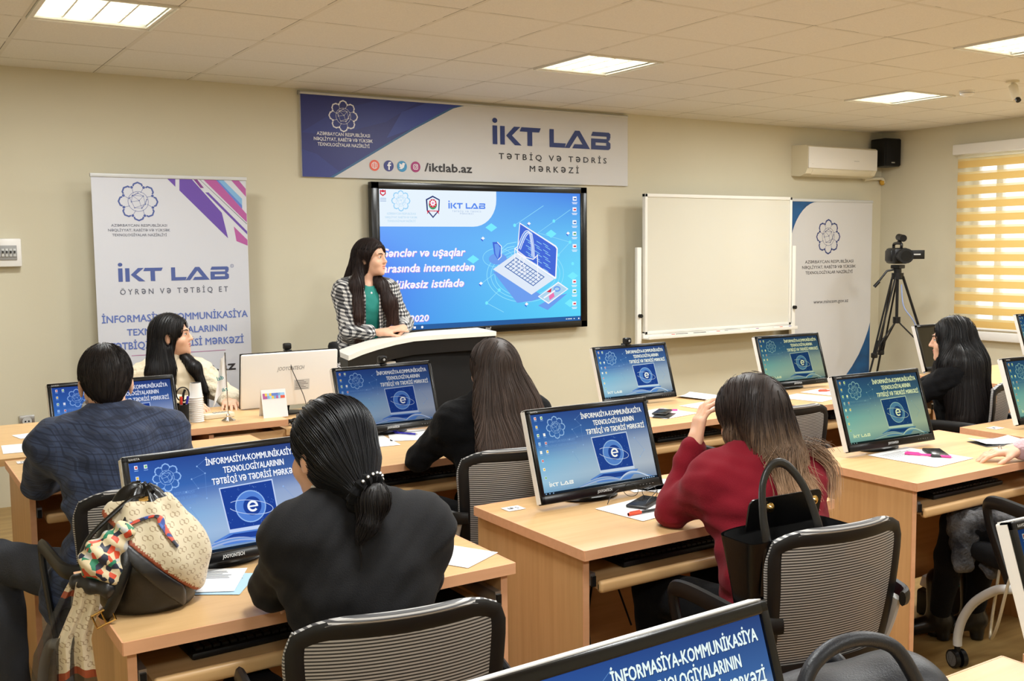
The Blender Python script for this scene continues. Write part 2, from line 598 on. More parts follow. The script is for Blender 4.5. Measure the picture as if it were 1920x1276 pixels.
def tile_material():
    m = mat('ceiling_tile', C(234, 231, 224), 0.9, spec=0.1, bump=(220, 0.10), var=(140, C(227, 224, 217)))
    n, l = nodes_of(m)
    b = n['Principled BSDF']
    tc = n.new('ShaderNodeTexCoord'); sp = n.new('ShaderNodeSeparateXYZ')
    l.new(tc.outputs['Object'], sp.inputs[0])
    def M(op, a, k=None):
        q = n.new('ShaderNodeMath'); q.operation = op
        for i, x in enumerate((a, k)):
            if x is None: continue
            if isinstance(x, (int, float)): q.inputs[i].default_value = x
            else: l.new(x, q.inputs[i])
        return q.outputs[0]
    nz = n.new('ShaderNodeTexNoise'); nz.inputs['Scale'].default_value = 2.6; nz.inputs['Detail'].default_value = 3
    l.new(tc.outputs['Object'], nz.inputs['Vector'])
    gate = M('GREATER_THAN', nz.outputs[0], 0.50)
    dark = None; bar = None
    for ax, off in ((0, .1697), (1, .2535)):
        f = M('FRACT', M('DIVIDE', M('SUBTRACT', sp.outputs[ax], off-30), .6))
        d = M('MULTIPLY', M('MINIMUM', f, M('SUBTRACT', 1.0, f)), .6)      # metres from the grid line
        br = M('LESS_THAN', d, .012)
        seam_shadow = M('MULTIPLY', M('MULTIPLY', M('LESS_THAN', d, .0150), M('GREATER_THAN', d, .0105)), M('GREATER_THAN', f, .5))  # shadow line along one side of each bar, mixed into the tile colour
        bar = br if bar is None else M('MAXIMUM', bar, br)
        dark = seam_shadow if dark is None else M('MAXIMUM', dark, seam_shadow)
    src = b.inputs['Base Color'].links[0].from_socket
    mx = n.new('ShaderNodeMix'); mx.data_type = 'RGBA'; mx.inputs[7].default_value = C(222, 218, 208)
    l.new(bar, mx.inputs[0]); l.new(src, mx.inputs[6])
    m2 = n.new('ShaderNodeMix'); m2.data_type = 'RGBA'; m2.inputs[7].default_value = C(70, 64, 52)
    k = M('MULTIPLY', dark, M('ADD', .16, M('MULTIPLY', gate, .62)))
    l.new(k, m2.inputs[0]); l.new(mx.outputs[2], m2.inputs[6])
    l.new(m2.outputs[2], b.inputs['Base Color'])
tile_material()

def floor_material():
    m = mat('laminate_floor', C(170, 140, 88), 0.4, spec=0.4, var=(2.0, C(150, 120, 72)), stretch=(1.0, 14, 14))
tile_floor = floor_material()

# ------------------------------------------------------------------ the room
h = ROOM['h']; X0, X1, Y0, Y1 = ROOM['x0'], ROOM['x1'], ROOM['y0'], ROOM['y1']
m = MB(); m.span((X0, Y0, -.12), (X1, Y1, 0), 'laminate_floor'); structure(m, 'floor')
m = MB(); m.span((X0-.15, Y1, -.12), (X1+.15, Y1+.15, h+.2), 'wall_paint'); structure(m, 'wall_back')
m = MB(); m.span((X0-.15, Y0-.15, -.12), (X1+.15, Y0, h+.2), 'wall_paint'); structure(m, 'wall_front')
m = MB(); m.span((X0-.15, Y0, -.12), (X0, Y1, h+.2), 'wall_paint'); structure(m, 'wall_left')
WY0, WY1, WZ0, WZ1 = 4.30, 6.17, 0.80, 2.44
m = MB()
m.span((X1, Y0, -.12), (X1+.25, WY0, h+.2), 'wall_paint')
m.span((X1, WY1, -.12), (X1+.25, Y1, h+.2), 'wall_paint')
m.span((X1, WY0, -.12), (X1+.25, WY1, WZ0), 'wall_paint')
m.span((X1, WY0, WZ1), (X1+.25, WY1, h+.2), 'wall_paint')
structure(m, 'wall_right')
# ceiling tile by tile, open where a lamp sits
m = MB()
gx = [X0]+[x for x in [.1697+.6*k for k in range(-4, 20)] if X0+.01 < x < X1-.01]+[X1]
gy = [Y0]+[y for y in [.2535+.6*k for k in range(-6, 20)] if Y0+.01 < y < Y1-.01]+[Y1]
for i in range(len(gx)-1):
    for j in range(len(gy)-1):
        if any(abs(gx[i]-lx) < .02 and abs(gy[j]-ly) < .02 for lx, ly in LAMPS):
            continue
        a, b, c, d = gx[i], gx[i+1], gy[j], gy[j+1]
        m.add([(a, c, h), (a, d, h), (b, d, h), (b, c, h)], [(0, 1, 2, 3)], 'ceiling_tile')
m.span((X0, Y0, h+.19), (X1, Y1, h+.2), 'ceiling_tile')
structure(m, 'ceiling')
# window behind the blind
m = MB()
xf = X1+.14
for (a, b) in (((xf, WY0, WZ0), (xf+.06, WY0+.06, WZ1)), ((xf, WY1-.06, WZ0), (xf+.06, WY1, WZ1)), ((xf, WY0, WZ0), (xf+.06, WY1, WZ0+.06)),
               ((xf, WY0, WZ1-.06), (xf+.06, WY1, WZ1)), ((xf, 5.86, WZ0), (xf+.06, 5.93, WZ1)), ((xf, 5.0, WZ0), (xf+.06, 5.06, WZ1))):
    m.span(a, b, 'white_plastic', .006)
g = bpy.data.materials.new('window_glass'); g.use_nodes = True
n, l = nodes_of(g); n.remove(n['Principled BSDF'])
tr = n.new('ShaderNodeBsdfTransparent'); gl = n.new('ShaderNodeBsdfGlossy'); mx = n.new('ShaderNodeMixShader')
gl.inputs['Roughness'].default_value = .02; mx.inputs[0].default_value = .06
l.new(tr.outputs[0], mx.inputs[1]); l.new(gl.outputs[0], mx.inputs[2]); l.new(mx.outputs[0], n['Material Output'].inputs[0])
MATS['window_glass'] = g
m.span((xf+.028, WY0+.05, WZ0+.05), (xf+.032, WY1-.05, WZ1-.05), 'window_glass')
structure(m, 'window_1')
m = MB(); m.box((X1+.03, (WY0+WY1)/2, .715), (.22, WY1-WY0+.16, .085), 'white_plastic', .012); structure(m, 'trim_1')

def blind_fabric(name, col, tl, clear):
    g = bpy.data.materials.new(name); g.use_nodes = True
    n, l = nodes_of(g); n.remove(n['Principled BSDF'])
    d = n.new('ShaderNodeBsdfDiffuse'); d.inputs[0].default_value = col
    t = n.new('ShaderNodeBsdfTranslucent'); t.inputs[0].default_value = tl
    a = n.new('ShaderNodeMixShader'); a.inputs[0].default_value = .5
    l.new(d.outputs[0], a.inputs[1]); l.new(t.outputs[0], a.inputs[2])
    tr = n.new('ShaderNodeBsdfTransparent'); b = n.new('ShaderNodeMixShader'); b.inputs[0].default_value = clear
    l.new(a.outputs[0], b.inputs[1]); l.new(tr.outputs[0], b.inputs[2]); l.new(b.outputs[0], n['Material Output'].inputs[0])
    MATS[name] = g
blind_fabric('blind_opaque', C(228, 194, 128), C(226, 184, 104), 0.0)
blind_fabric('blind_half', C(236, 210, 150), C(240, 214, 150), 0.16)
blind_fabric('blind_sheer', C(245, 238, 210), C(250, 240, 205), 0.62)
t = thing('window_blind', 'tan and white striped day and night blind covering the window on the right wall', 'blind', (X1-.05, 5.26, 2.51))
m = MB(); m.box((.0, .0, 0), (.095, 1.98, .10), 'white_plastic', .012); m.build('cassette', t)
m = MB()
z = -.05; per = 0.1285
while z > -1.62:
    for (dz, q) in ((.040, 'blind_sheer'), (.022, 'blind_half'), (.0665, 'blind_opaque')):
        m.add([(.0, -.94, z), (.0, .955, z), (.0, .955, z-dz), (.0, -.94, z-dz)], [(0, 1, 2, 3)], q)
        z -= dz
zb = z
m.build('fabric', t)
m = MB(); m.tube([(0, -.94, zb-.008), (0, .955, zb-.008)], .011, 'white_plastic', 10); m.build('bottom_bar', t)

# ------------------------------------------------------------------ ceiling lamps
def make_lamp():
    t = thing('ceiling_lamp', 'x', 'ceiling light', (0, 0, h), 0, 'recessed square louvre lamps in the tiled ceiling')
    m = MB()
    for s in (-1, 1):
        m.box((s*.291, 0, .04), (.010, .592, .10), 'white_paint'); m.box((0, s*.291, .04), (.572, .010, .10), 'white_paint')
        m.box((s*.283, 0, .002), (.03, .59, .008), 'white_paint'); m.box((0, s*.283, .002), (.536, .03, .008), 'white_paint')
    m.box((0, 0, .095), (.59, .59, .01), 'reflector')
    m.build('housing', t)
    m = MB()
    for k in range(4):
        m.build  # four tubes, each its own part below
    for k in range(4):
        q = MB(); q.cyl((-.201+.134*k, -.27, .058), (-.201+.134*k, .27, .058), .013, 'lamp_tube', n=12); q.build('tube', t)
    m = MB()
    for k in range(5):
        x = -.268+.134*k
        m.add([(x-.004, -.275, .012), (x+.004, -.275, .012), (x+.004, .275, .012), (x-.004, .275, .012), (x-.020, -.275, .09), (x+.020, -.275, .09), (x+.020, .275, .09), (x-.020, .275, .09)],
              [(0, 3, 2, 1), (0, 1, 5, 4), (1, 2, 6, 5), (2, 3, 7, 6), (3, 0, 4, 7)], 'reflector')
    for k in range(7):
        m.box((0, -.24+.08*k, .028), (.536, .003, .032), 'reflector')
    m.build('louvre', t)
    return t
lamp0 = make_lamp()
lamp_names = {(0.77, 5.054): 'bright louvre ceiling lamp above the purple striped roll-up banner',
              (3.77, 5.054): 'four-tube louvre ceiling lamp in front of the long blue and white wall banner',
              (6.77, 5.054): 'smallest louvre ceiling lamp, nearest the air conditioner',
              (5.57, 3.254): 'glaring white ceiling lamp cut off by the right edge of the picture'}
first = True
for (lx, ly) in LAMPS:
    lab = lamp_names.get((lx, ly), 'louvre ceiling lamp over the seats outside the picture')
    if first:
        lamp0.location = (lx+.3, ly+.3, h); lamp0['label'] = lab; first = False
    else:
        another(lamp0, (lx+.3, ly+.3, h), 0, lab)
t = thing('smoke_detector', 'small round white smoke detector on the ceiling tiles', 'smoke detector', (7.22, 4.86, h))
m = MB(); m.lathe([(.055, 0), (.055, -.012), (.048, -.03), (.03, -.04), (.001, -.042)], 'white_plastic'); m.build('casing', t)
m = MB(); m.lathe([(.052, -.014), (.0535, -.018), (.051, -.022)], 'grey_plastic'); m.build('vent_ring', t)
t = thing('security_camera', 'small beige camera on a short arm hanging from the ceiling at the right', 'camera', (7.07, 4.40, h))
m = MB(); m.lathe([(.045, 0), (.045, -.015), (.001, -.016)], 'cream_plastic'); m.build('base', t)
m = MB(); m.tube([(0, 0, -.012), (.0, -.0, -.045)], .012, 'cream_plastic'); m.build('arm', t)
m = MB(); m.box((0, -.02, -.085), (.05, .055, .13), 'cream_plastic', .012, Euler((R(-25), R(14), 0))); m.cyl((-.02, -.052, -.135), (-.026, -.066, -.152), .018, 'black_plastic'); m.build('camera_body', t)

# ------------------------------------------------------------------ long wall banner
t = thing('wall_banner', 'long blue and white banner with large navy lettering high on the back wall', 'banner', (0, 7.145, 0))
s = Sheet((0, -.026, 0))
B0, B1, BZ0, BZ1 = 2.747, 5.737, 2.135, 2.728
s.box((4.242, -.013, 2.4315), (B1-B0, .024, BZ1-BZ0), 'vinyl_warm')
s.rect(B0, BZ0, B1, BZ1, 'vinyl_warm').up()
s.poly([(B0, BZ0), (2.985, BZ0), (3.10, 2.20), (3.66, 2.52), (4.00, 2.695), (4.12, BZ1), (B0, BZ1)], 'ban_shadow').up()
s.poly([(B0, BZ0), (2.955, BZ0), (3.07, 2.20), (3.63, 2.52), (3.97, 2.695), (4.09, BZ1), (B0, BZ1)], 'ban_blue').up()
s.poly([(2.747, 2.45), (2.99, 2.44), (3.42, 2.56), (3.70, BZ1), (3.40, BZ1), (3.02, 2.62)], 'ban_blue_mid').up()
s.poly([(3.42, 2.44), (3.63, 2.52), (3.97, 2.695), (4.09, BZ1), (3.78, BZ1), (3.55, 2.64)], 'ban_blue_light').up()
s.poly([(2.747, BZ0), (2.955, BZ0), (3.03, 2.18), (2.86, 2.30), (2.747, 2.33)], 'ban_blue_mid').up()
s.emblem(3.074, 2.582, .108, 'print_white')
ministry(s, 3.073, 2.437, .024, .0385, 'print_white', .012, .465)
s.iktlab(4.355, 2.437, .148, 'ink_navy', 1.19)
s.text('T Ə T B İ Q   V Ə   T Ə D R İ S', 4.957, 2.322, .046, 'ink_dark', 'c', 1.09, .012)
s.text('M Ə R K Ə Z İ', 4.957, 2.230, .047, 'ink_dark', 'c', .497, .012)
s.text('/iktlab.az', 3.738, 2.203, .062, 'ink_dark', 'l', .42, .022)
for x, c in ((3.315, 'orange_red'), (3.432, 'fb_blue'), (3.544, 'tw_blue'), (3.659, 'ig_pink')):
    s.disc(x, 2.233, .041, c, 28)
s.up()
for r in (.024, .010): s.ring(3.315, 2.233, r, .0035, 'print_white', 24, .024)
for q in (-.011, 0, .011): s.rect(3.292, 2.232+q, 3.338, 2.2345+q, 'print_white')
s.poly([(3.428, 2.203), (3.440, 2.203), (3.440, 2.232), (3.450, 2.232), (3.452, 2.243), (3.440, 2.243), (3.440, 2.252), (3.452, 2.252), (3.452, 2.263), (3.436, 2.263), (3.428, 2.254), (3.428, 2.243), (3.420, 2.243), (3.420, 2.232), (3.428, 2.232)], 'print_white')
s.poly([(3.517, 2.214), (3.540, 2.212), (3.560, 2.226), (3.566, 2.250), (3.574, 2.256), (3.563, 2.257), (3.556, 2.262), (3.545, 2.256), (3.544, 2.246), (3.520, 2.256), (3.523, 2.240), (3.520, 2.232), (3.530, 2.222)], 'print_white')
s.rrect(3.638, 2.212, 3.680, 2.254, .012, 'print_white').up()
s.rrect(3.643, 2.217, 3.675, 2.249, .009, 'ig_pink').up()
s.ring(3.659, 2.233, .009, .0045, 'print_white', 18); s.disc(3.669, 2.243, .0025, 'print_white', 8)
s.build('printed_panel', t)
m = MB(); m.cyl((B0-.012, -.02, BZ1+.004), (B1, -.02, BZ1+.004), .012, 'light_grey', n=12); m.build('top_rail', t)
m = MB(); m.cyl((B0-.016, -.02, BZ1+.002), (B0-.004, -.02, BZ1+.002), .017, 'grey_plastic', n=12); m.build('rail_cap', t)

# ------------------------------------------------------------------ roll-up banner at the left
t = thing('roll_up_banner', 'white roll-up banner with purple and pink diagonal stripes at the left of the screen', 'banner', (1.762, 6.9, 0))
s = Sheet((-1.762, -.003, 0))
s.box((0, 0, 1.07), (.988, .004, 2.02), 'vinyl')
s.rect(1.268, .06, 2.256, 2.085, 'vinyl').up()
s.poly([(1.734, 2.08), (1.788, 2.08), (1.786, 2.027)], 'ink_purple')
s.poly([(1.814, 2.081), (1.892, 2.081), (2.085, 1.862), (2.122, 1.691), (1.811, 2.004)], 'ink_purple')
s.poly([(1.904, 2.08), (1.928, 2.08), (1.972, 2.023), (1.950, 2.023)], 'ink_violet')
s.poly([(1.979, 1.995), (2.001, 1.995), (2.254, 1.738), (2.254, 1.716)], 'ink_purple')
s.poly([(1.942, 2.08), (1.946, 2.08), (2.254, 1.79), (2.254, 1.784)], 'ink_grey')
s.poly([(1.968, 2.08), (2.053, 2.08), (2.254, 1.855), (2.254, 1.798)], 'ink_pink')
s.poly([(2.053, 2.08), (2.065, 2.08), (2.225, 1.912), (2.225, 1.888)], 'ink_mid')
s.poly([(2.065, 2.08), (2.102, 2.08), (2.226, 1.957), (2.225, 1.912)], 'ink_sky')
s.poly([(2.155, 2.08), (2.207, 2.08), (2.254, 2.024), (2.254, 1.97)], 'ink_pink')
s.poly([(2.163, 1.771), (2.254, 1.680), (2.254, 1.641), (2.178, 1.672)], 'ink_pink').up()
s.emblem(1.548, 1.928, .117, 'ink_blue')
ministry(s, 1.549, 1.768, .016, .0305, 'ink_grey', .008, .385)
s.iktlab(1.406, 1.417, .086, 'ink_blue', .712)
s.ring(2.141, 1.506, .011, .002, 'ink_blue', 18); s.text('R', 2.141, 1.501, .010, 'ink_blue')
s.text('Ö Y R Ə N   V Ə   T Ə T B İ Q   E T', 1.760, 1.334, .035, 'ink_grey', 'c', .695, .008)
s.text('İNFORMASİYA-KOMMUNİKASİYA', 1.766, 1.157, .045, 'ink_title', 'c', .942, .016)
s.text('TEXNOLOGİYALARININ', 1.767, 1.070, .042, 'ink_title', 'c', .646, .016)
s.text('TƏTBİQİ VƏ TƏDRİSİ MƏRKƏZİ', 1.769, .982, .045, 'ink_title', 'c', .868, .016)
s.rect(1.466, .938, 2.077, .941, 'ink_pink')
s.text('/iktlab.az', 2.141, .803, .060, 'ink_dark', 'r', .46, .022)
for x, c in ((1.40, 'orange_red'), (1.519, 'fb_blue'), (1.63, 'tw_blue')): s.disc(x, .838, .043, c, 28)
s.up()
s.text('f', 1.519, .816, .05, 'print_white', 'c', None, .02)
s.build('printed_sheet', t)
m = MB(); m.box((0, 0, 2.09), (1.0, .022, .024), 'light_grey', .004); m.build('top_rail', t)
m = MB(); m.box((0, 0, .045), (1.04, .17, .07), 'silver', .014)
for q in (-.42, .42): m.box((q, 0, .006), (.05, .34, .012), 'silver', .004)
m.build('stand_base', t)
m = MB(); m.cyl((0, .03, .07), (0, .03, 2.09), .011, 'silver'); m.build('support_pole', t)

# ------------------------------------------------------------------ roll-up banner at the right
t = thing('roll_up_banner', 'white roll-up banner with dark blue curved corners behind the whiteboard', 'banner', (8.25, 7.0, 0))
s = Sheet((-8.25, -.003, 0))
s.box((0, 0, 1.04), (1.20, .004, 1.98), 'vinyl_warm')
s.rect(7.65, .05, 8.85, 2.03, 'vinyl_warm').up()
q1 = [(7.652, 2.028), (8.03, 2.028)]+[(8.03-.37*math.sin(R(a))*1.0, 1.667+.361*math.cos(R(a))**1.35) for a in range(8, 90, 9)]+[(7.652, 1.66)]
s.poly(q1, 'sea_blue')
s.poly([(8.848, .80), (8.82, .72), (8.76, .60), (8.68, .475), (8.58, .36), (8.487, .274), (8.38, .20), (8.22, .13), (8.02, .08), (8.0, .052), (8.848, .052)], 'sea_blue').up()
s.emblem(8.19, 1.685, .163, 'ink_navy', .085)
ministry(s, 8.214, 1.424, .029, .053, 'ink_dark', .006, .79)
s.text('www.mincom.gov.az', 8.245, 1.024, .036, 'ink_dark', 'c', .515)
s.build('printed_sheet', t)
m = MB(); m.box((0, 0, 2.04), (1.21, .022, .026), 'light_grey', .004); m.build('top_rail', t)
m = MB(); m.box((0, 0, .04), (1.22, .11, .06), 'silver', .014); m.build('stand_base', t)
m = MB(); m.cyl((0, .03, .06), (0, .03, 2.04), .011, 'silver'); m.build('support_pole', t)

# ------------------------------------------------------------------ whiteboard on posts
t = thing('whiteboard', 'large blank whiteboard on a white stand between the big screen and the banner', 'whiteboard', (6.64, 6.9, 0))
m = MB(); m.box((0, 0, 1.45), (1.77, .02, 1.17), 'board_white'); m.build('writing_surface', t)
m = MB()
for (a, b) in (((-.905, -.02, .845), (-.875, .02, 2.06)), ((.875, -.02, .845), (.905, .02, 2.06)), ((-.905, -.02, 2.03), (.905, .02, 2.06)), ((-.905, -.02, .845), (.905, .02, .872))):
    m.span(a, b, 'white_paint', .004)
m.build('frame', t)
m = MB(); m.box((0, -.052, .812), (1.84, .075, .012), 'white_paint', .003); m.box((0, -.088, .822), (1.84, .008, .03), 'white_paint', .003); m.box((0, .0, .832), (1.84, .03, .05), 'white_paint', .003); m.build('pen_tray', t)
for sx in (-1, 1):
    m = MB(); m.box((sx*.955, .012, .80), (.05, .035, 1.60), 'white_paint', .006); p = m.build('post', t)
    m = MB(); m.cyl((sx*.955-.0, -.006, 1.01), (sx*.955, -.034, 1.01), .017, 'black_plastic'); m.build('clamp_knob', p)
    m = MB(); m.box((sx*.955, 0.0, .035), (.05, .46, .04), 'white_paint', .008); m.build('foot', p)
tx = 6.64
for (x, name, c, ln, lab) in ((5.976, 'marker_pen', 'red', .13, 'red marker at the left end of the whiteboard tray'), (6.127, 'marker_pen', 'black_plastic', .13, 'black marker second from the left on the whiteboard tray'),
        (6.339, 'marker_pen', 'black_plastic', .14, 'black marker nearest the middle of the whiteboard tray, left of a red one'), (6.51, 'marker_pen', 'red', .14, 'red marker beside the white eraser on the whiteboard tray'),
        (7.012, 'marker_pen', 'ink_violet', .12, 'purple marker right of the white eraser on the whiteboard tray'), (7.328, 'marker_pen', 'red', .12, 'red marker near the right end of the whiteboard tray'), (7.45, 'marker_pen', 'blue_pen', .11, 'blue marker at the right end of the whiteboard tray')):
    t = thing(name, lab, 'marker', (x, 6.9-.055, .8285), 0, 'markers on the whiteboard tray')
    m = MB(); m.cyl((-ln/2, 0, 0), (ln*.2, 0, 0), .0095, 'white_plastic' if c != 'black_plastic' else 'black_plastic', n=12); m.build('barrel', t)
    m = MB(); m.cyl((ln*.2, 0, 0), (ln/2, 0, 0), .0105, c, n=12); m.build('cap', t)
t = thing('board_eraser', 'white and grey eraser lying in the middle of the whiteboard tray', 'eraser', (6.748, 6.9-.055, .8205))
m = MB(); m.box((0, 0, .012), (.17, .045, .02), 'light_grey', .005); m.build('handle_block', t)
m = MB(); m.box((0, 0, .001), (.168, .044, .006), 'charcoal'); m.build('felt_pad', t)

# ------------------------------------------------------------------ air conditioner, loudspeaker, switch panel, sockets
t = thing('air_conditioner', 'white split air conditioner unit high on the back wall', 'air conditioner', (8.45, 7.145, 2.285))
prof = [(0, 0), (-.11, -.012), (-.18, .012), (-.205, .06), (-.212, .27), (-.19, .285), (0, .292)]
m = MB(); m.prism([(-y, z) for y, z in prof], -.64, .38, 'cream_plastic', Matrix(((0, 0, 1, 0), (-1, 0, 0, 0), (0, 1, 0, 0), (0, 0, 0, 1)))); m.build('casing', t)
m = MB(); m.box((-.13, -.214, .165), (1.01, .008, .205), 'white_plastic', .003); m.build('front_panel', t)
m = MB(); m.box((-.12, -.188, .030), (.88, .012, .058), 'cream_plastic', .004, Euler((R(32), 0, 0))); m.build('air_flap', t)
m = MB(); m.box((-.12, -.1955, .062), (.92, .01, .005), 'charcoal'); m.build('outlet_slot', t)
s = Sheet((0, -.2182, 0)); s.text('o', -.58, .10, .010, 'grey_plastic'); s.rect(.02, .145, .10, .152, 'light_grey'); s.build('badge', t)
t = thing('refrigerant_pipe', 'short yellowed pipe elbow under the right end of the air conditioner', 'pipe', (9.1, 7.1, 2.30))
m = MB(); m.tube([(-.262, 0, -.03), (-.12, 0, -.015), (.0, 0, -.01), (.03, 0, -.015), (.048, .0, -.035), (.05, .0, -.06)], .017, 'cream_plastic', 12); m.build('pipe', t)
mat('foam', C(206, 160, 60), .9, bump=(40, .6)); m = MB(); m.ball((.045, .012, -.045), (.03, .03, .035), 'foam', 10); m.build('foam_seal', t)
t = thing('loudspeaker', 'black box loudspeaker mounted high in the corner beside the air conditioner', 'speaker', (9.005, 6.985, 2.40))
m = MB(); m.box((.02, 0, .14), (.215, .20, .285), 'black_plastic', .012, Euler((0, 0, R(-8)))); m.build('cabinet', t)
m = MB(); m.box((.006, -.103, .14), (.20, .012, .265), 'black_matte', .005, Euler((0, 0, R(-8)))); m.build('grille', t)
m = MB(); m.box((-.0, -.111, .035), (.045, .004, .012), 'silver', .002, Euler((0, 0, R(-8)))); m.build('badge', t)
m = MB(); m.box((.04, .115, .14), (.05, .08, .05), 'black_plastic', .004); m.build('wall_bracket', t)
t = thing('fuse_box', 'small white wall box with grey breakers at the left edge of the picture', 'fuse box', (.80, 7.145, 1.61))
m = MB(); m.box((0, -.03, 0), (.15, .06, .175), 'white_plastic', .008); m.build('casing', t)
m = MB(); m.box((-.01, -.063, .0), (.115, .012, .09), 'grey_plastic', .003); m.build('window_cover', t)
m = MB()
for k in range(5): m.box((-.055+.022*k, -.072, .0), (.017, .010, .05), 'light_grey', .002); m.box((-.055+.022*k, -.079, .004), (.010, .008, .016), 'charcoal')
m.build('breakers', t)
t = thing('wall_socket', 'double grey wall socket low on the back wall left of the seated man', 'socket', (.86, 7.145, .54))
m = MB(); m.box((0, -.008, 0), (.09, .016, .075), 'silver', .004); m.build('cover_plate', t)
m = MB(); m.cyl((0, -.015, 0), (0, -.020, 0), .028, 'light_grey'); m.cyl((-.01, -.019, 0), (-.01, -.022, 0), .005, 'black_plastic'); m.cyl((.01, -.019, 0), (.01, -.022, 0), .005, 'black_plastic'); m.build('outlet', t)
# ------------------------------------------------------------------ big wall screen
mat('desk_shadow_gap', C(60, 44, 30), .6)
grad_glow('slide_back', [(0.0, C(72, 122, 232)), (0.35, C(84, 120, 242)), (0.72, C(110, 165, 252)), (1.0, C(122, 200, 252))],
          [(0.0, C(92, 214, 252)), (0.30, C(108, 222, 253)), (0.62, C(108, 204, 250)), (1.0, C(78, 132, 230))], tint=False)
for _n, _c in (('slide_white', C(232, 244, 254)), ('slide_text', C(250, 250, 255)), ('slide_pink', C(206, 120, 226)), ('slide_blue', C(90, 140, 240)), ('slide_sky', C(150, 208, 246)),
               ('slide_pale', C(176, 214, 240)), ('slide_cyan', C(122, 236, 255)), ('slide_line', C(150, 228, 255)), ('slide_lap', C(226, 236, 250)), ('slide_deep', C(72, 108, 218)), ('slide_mid', C(112, 160, 240)),
               ('slide_key', C(70, 110, 180)), ('slide_red', C(214, 48, 70)), ('slide_green', C(70, 160, 110)), ('slide_navy', C(46, 58, 116)), ('slide_bar', C(46, 96, 160)), ('slide_rose', C(238, 120, 180)), ('slide_grey', C(150, 175, 215)), ('slide_black', C(40, 44, 60))):
    glow(_n, _c, 1.0, tint=False)
t = thing('wall_display', 'large black framed touch screen on the back wall showing a blue presentation slide', 'screen', (4.2425, 7.145, 1.52))
cx, cz = 4.2425, 1.52
m = MB()
m.box((0, -.045, .0), (1.95, .08, 1.14), 'black_plastic', .01)
for (a, b) in (((3.25, -.097, .932), (3.3165, -.04, 2.108)), ((5.1735, -.097, .932), (5.24, -.04, 2.108)), ((3.25, -.097, 2.056), (5.24, -.04, 2.108)), ((3.25, -.097, .932), (5.24, -.04, .988))):
    m.span((a[0]-cx, a[1], a[2]-cz), (b[0]-cx, b[1], b[2]-cz), 'black_gloss', .004)
m.build('bezel', t)
s = Sheet((-cx, -.088, -cz))
def T(*pts): return [tuple(p) for p in pts]
s.rect(3.315, .986, 5.175, 2.058, 'slide_back').up()
s.poly([(3.315, 2.058), (3.315, 1.777), (4.13, 1.777)]+[(4.13+.215*math.sin(R(a)), 1.992-.215*math.cos(R(a))) for a in range(10, 91, 10)]+[(4.345, 2.058)], 'slide_white')
s.rect(3.315, .986, 5.175, 1.026, 'slide_bar').up()
s.emblem(3.498, 1.970, .074, 'slide_sky', .10)
ministry(s, 3.50, 1.866, .0155, .0275, 'slide_pale', 0, .27)
s.iktlab(3.907, 1.917, .044, 'slide_blue', .334)
s.text('T Ə T B İ Q   V Ə   T Ə D R İ S', 4.07, 1.890, .0125, 'slide_grey', 'c', .26); s.text('M Ə R K Ə Z İ', 4.07, 1.872, .0125, 'slide_grey', 'c', .12)
s.poly([(3.710, 1.985), (3.770, 2.014), (3.832, 1.985), (3.826, 1.90), (3.770, 1.842), (3.716, 1.90)], 'slide_navy').up()
s.poly([(3.722, 1.979), (3.770, 2.002), (3.822, 1.979), (3.816, 1.903), (3.770, 1.855), (3.727, 1.903)], 'slide_white').up()
s.disc(3.770, 1.944, .036, 'slide_green', 20).up(); s.disc(3.770, 1.957, .030, 'slide_navy', 20); s.disc(3.770, 1.955, .033, 'slide_red', 20).up()
s.poly([(3.770+(.030 if k % 2 == 0 else .016)*math.sin(PI*k/8), 1.957+(.030 if k % 2 == 0 else .016)*math.cos(PI*k/8)) for k in range(16)], 'slide_text').up()
s.disc(3.770, 1.957, .008, 'slide_rose', 10)
s.poly([(3.716, 1.873), (3.728, 1.879), (3.728, 1.892), (3.812, 1.892), (3.812, 1.879), (3.826, 1.873), (3.818, 1.886), (3.826, 1.896), (3.812, 1.900), (3.728, 1.900), (3.716, 1.896), (3.722, 1.885)], 'slide_red').up()
s.text('CERT.AZ', 3.770, 1.884, .012, 'slide_text', 'c', .062)
for dx, q in ((.004, 'slide_pink'), (0, 'slide_text')):
    s.text('Gənclər və uşaqlar', 4.050+dx, 1.550-dx*.7, .060, q, 'r', .73, .03, .22)
    s.text('arasında internetdən', 4.130+dx, 1.433-dx*.7, .060, q, 'r', .80, .03, .22)
    s.text('təhlükəsiz istifadə', 4.032+dx, 1.309-dx*.7, .060, q, 'r', .73, .03, .22)
    s.text('2020', 3.715+dx, 1.051-dx*.7, .048, q, 'r', .165, .03, .15)
    s.up()
# illustration: isometric laptop, padlock, shield, card
for (a, b) in ((.40, .17), (.45, .19), (.50, .215)):
    s.ring(4.62, 1.39, a*.75, .005, 'slide_line', 48, b*1.05)
s.ring(4.35, 1.53, .14, .004, 'slide_line', 32, .075); s.disc(4.35, 1.52, .085, 'slide_mid', 28, .045); s.up()
for L_ in (T((4.797, 1.95), (4.514, 1.789)), T((5.071, 1.922), (4.741, 1.728), (5.064, 1.65), (4.941, 1.543)), T((4.24, 1.17), (4.36, 1.27)), T((4.24, 1.17), (4.40, 1.09)), T((4.20, 1.33), (4.31, 1.40))):
    s.stroke(L_, .004, 'slide_line')
for (x, z) in ((4.514, 1.789), (4.90, 1.825), (5.064, 1.65), (4.941, 1.543), (5.09, 1.47), (4.24, 1.17), (4.36, 1.27)): s.disc(x, z, .014, 'slide_cyan', 14)
for (x, z) in ((4.292, 1.771), (4.871, 1.72), (5.09, 1.367), (5.06, 1.139), (4.12, 1.52)): s.poly([(x-.055, z), (x, z-.034), (x+.055, z), (x, z+.034)], 'slide_cyan')
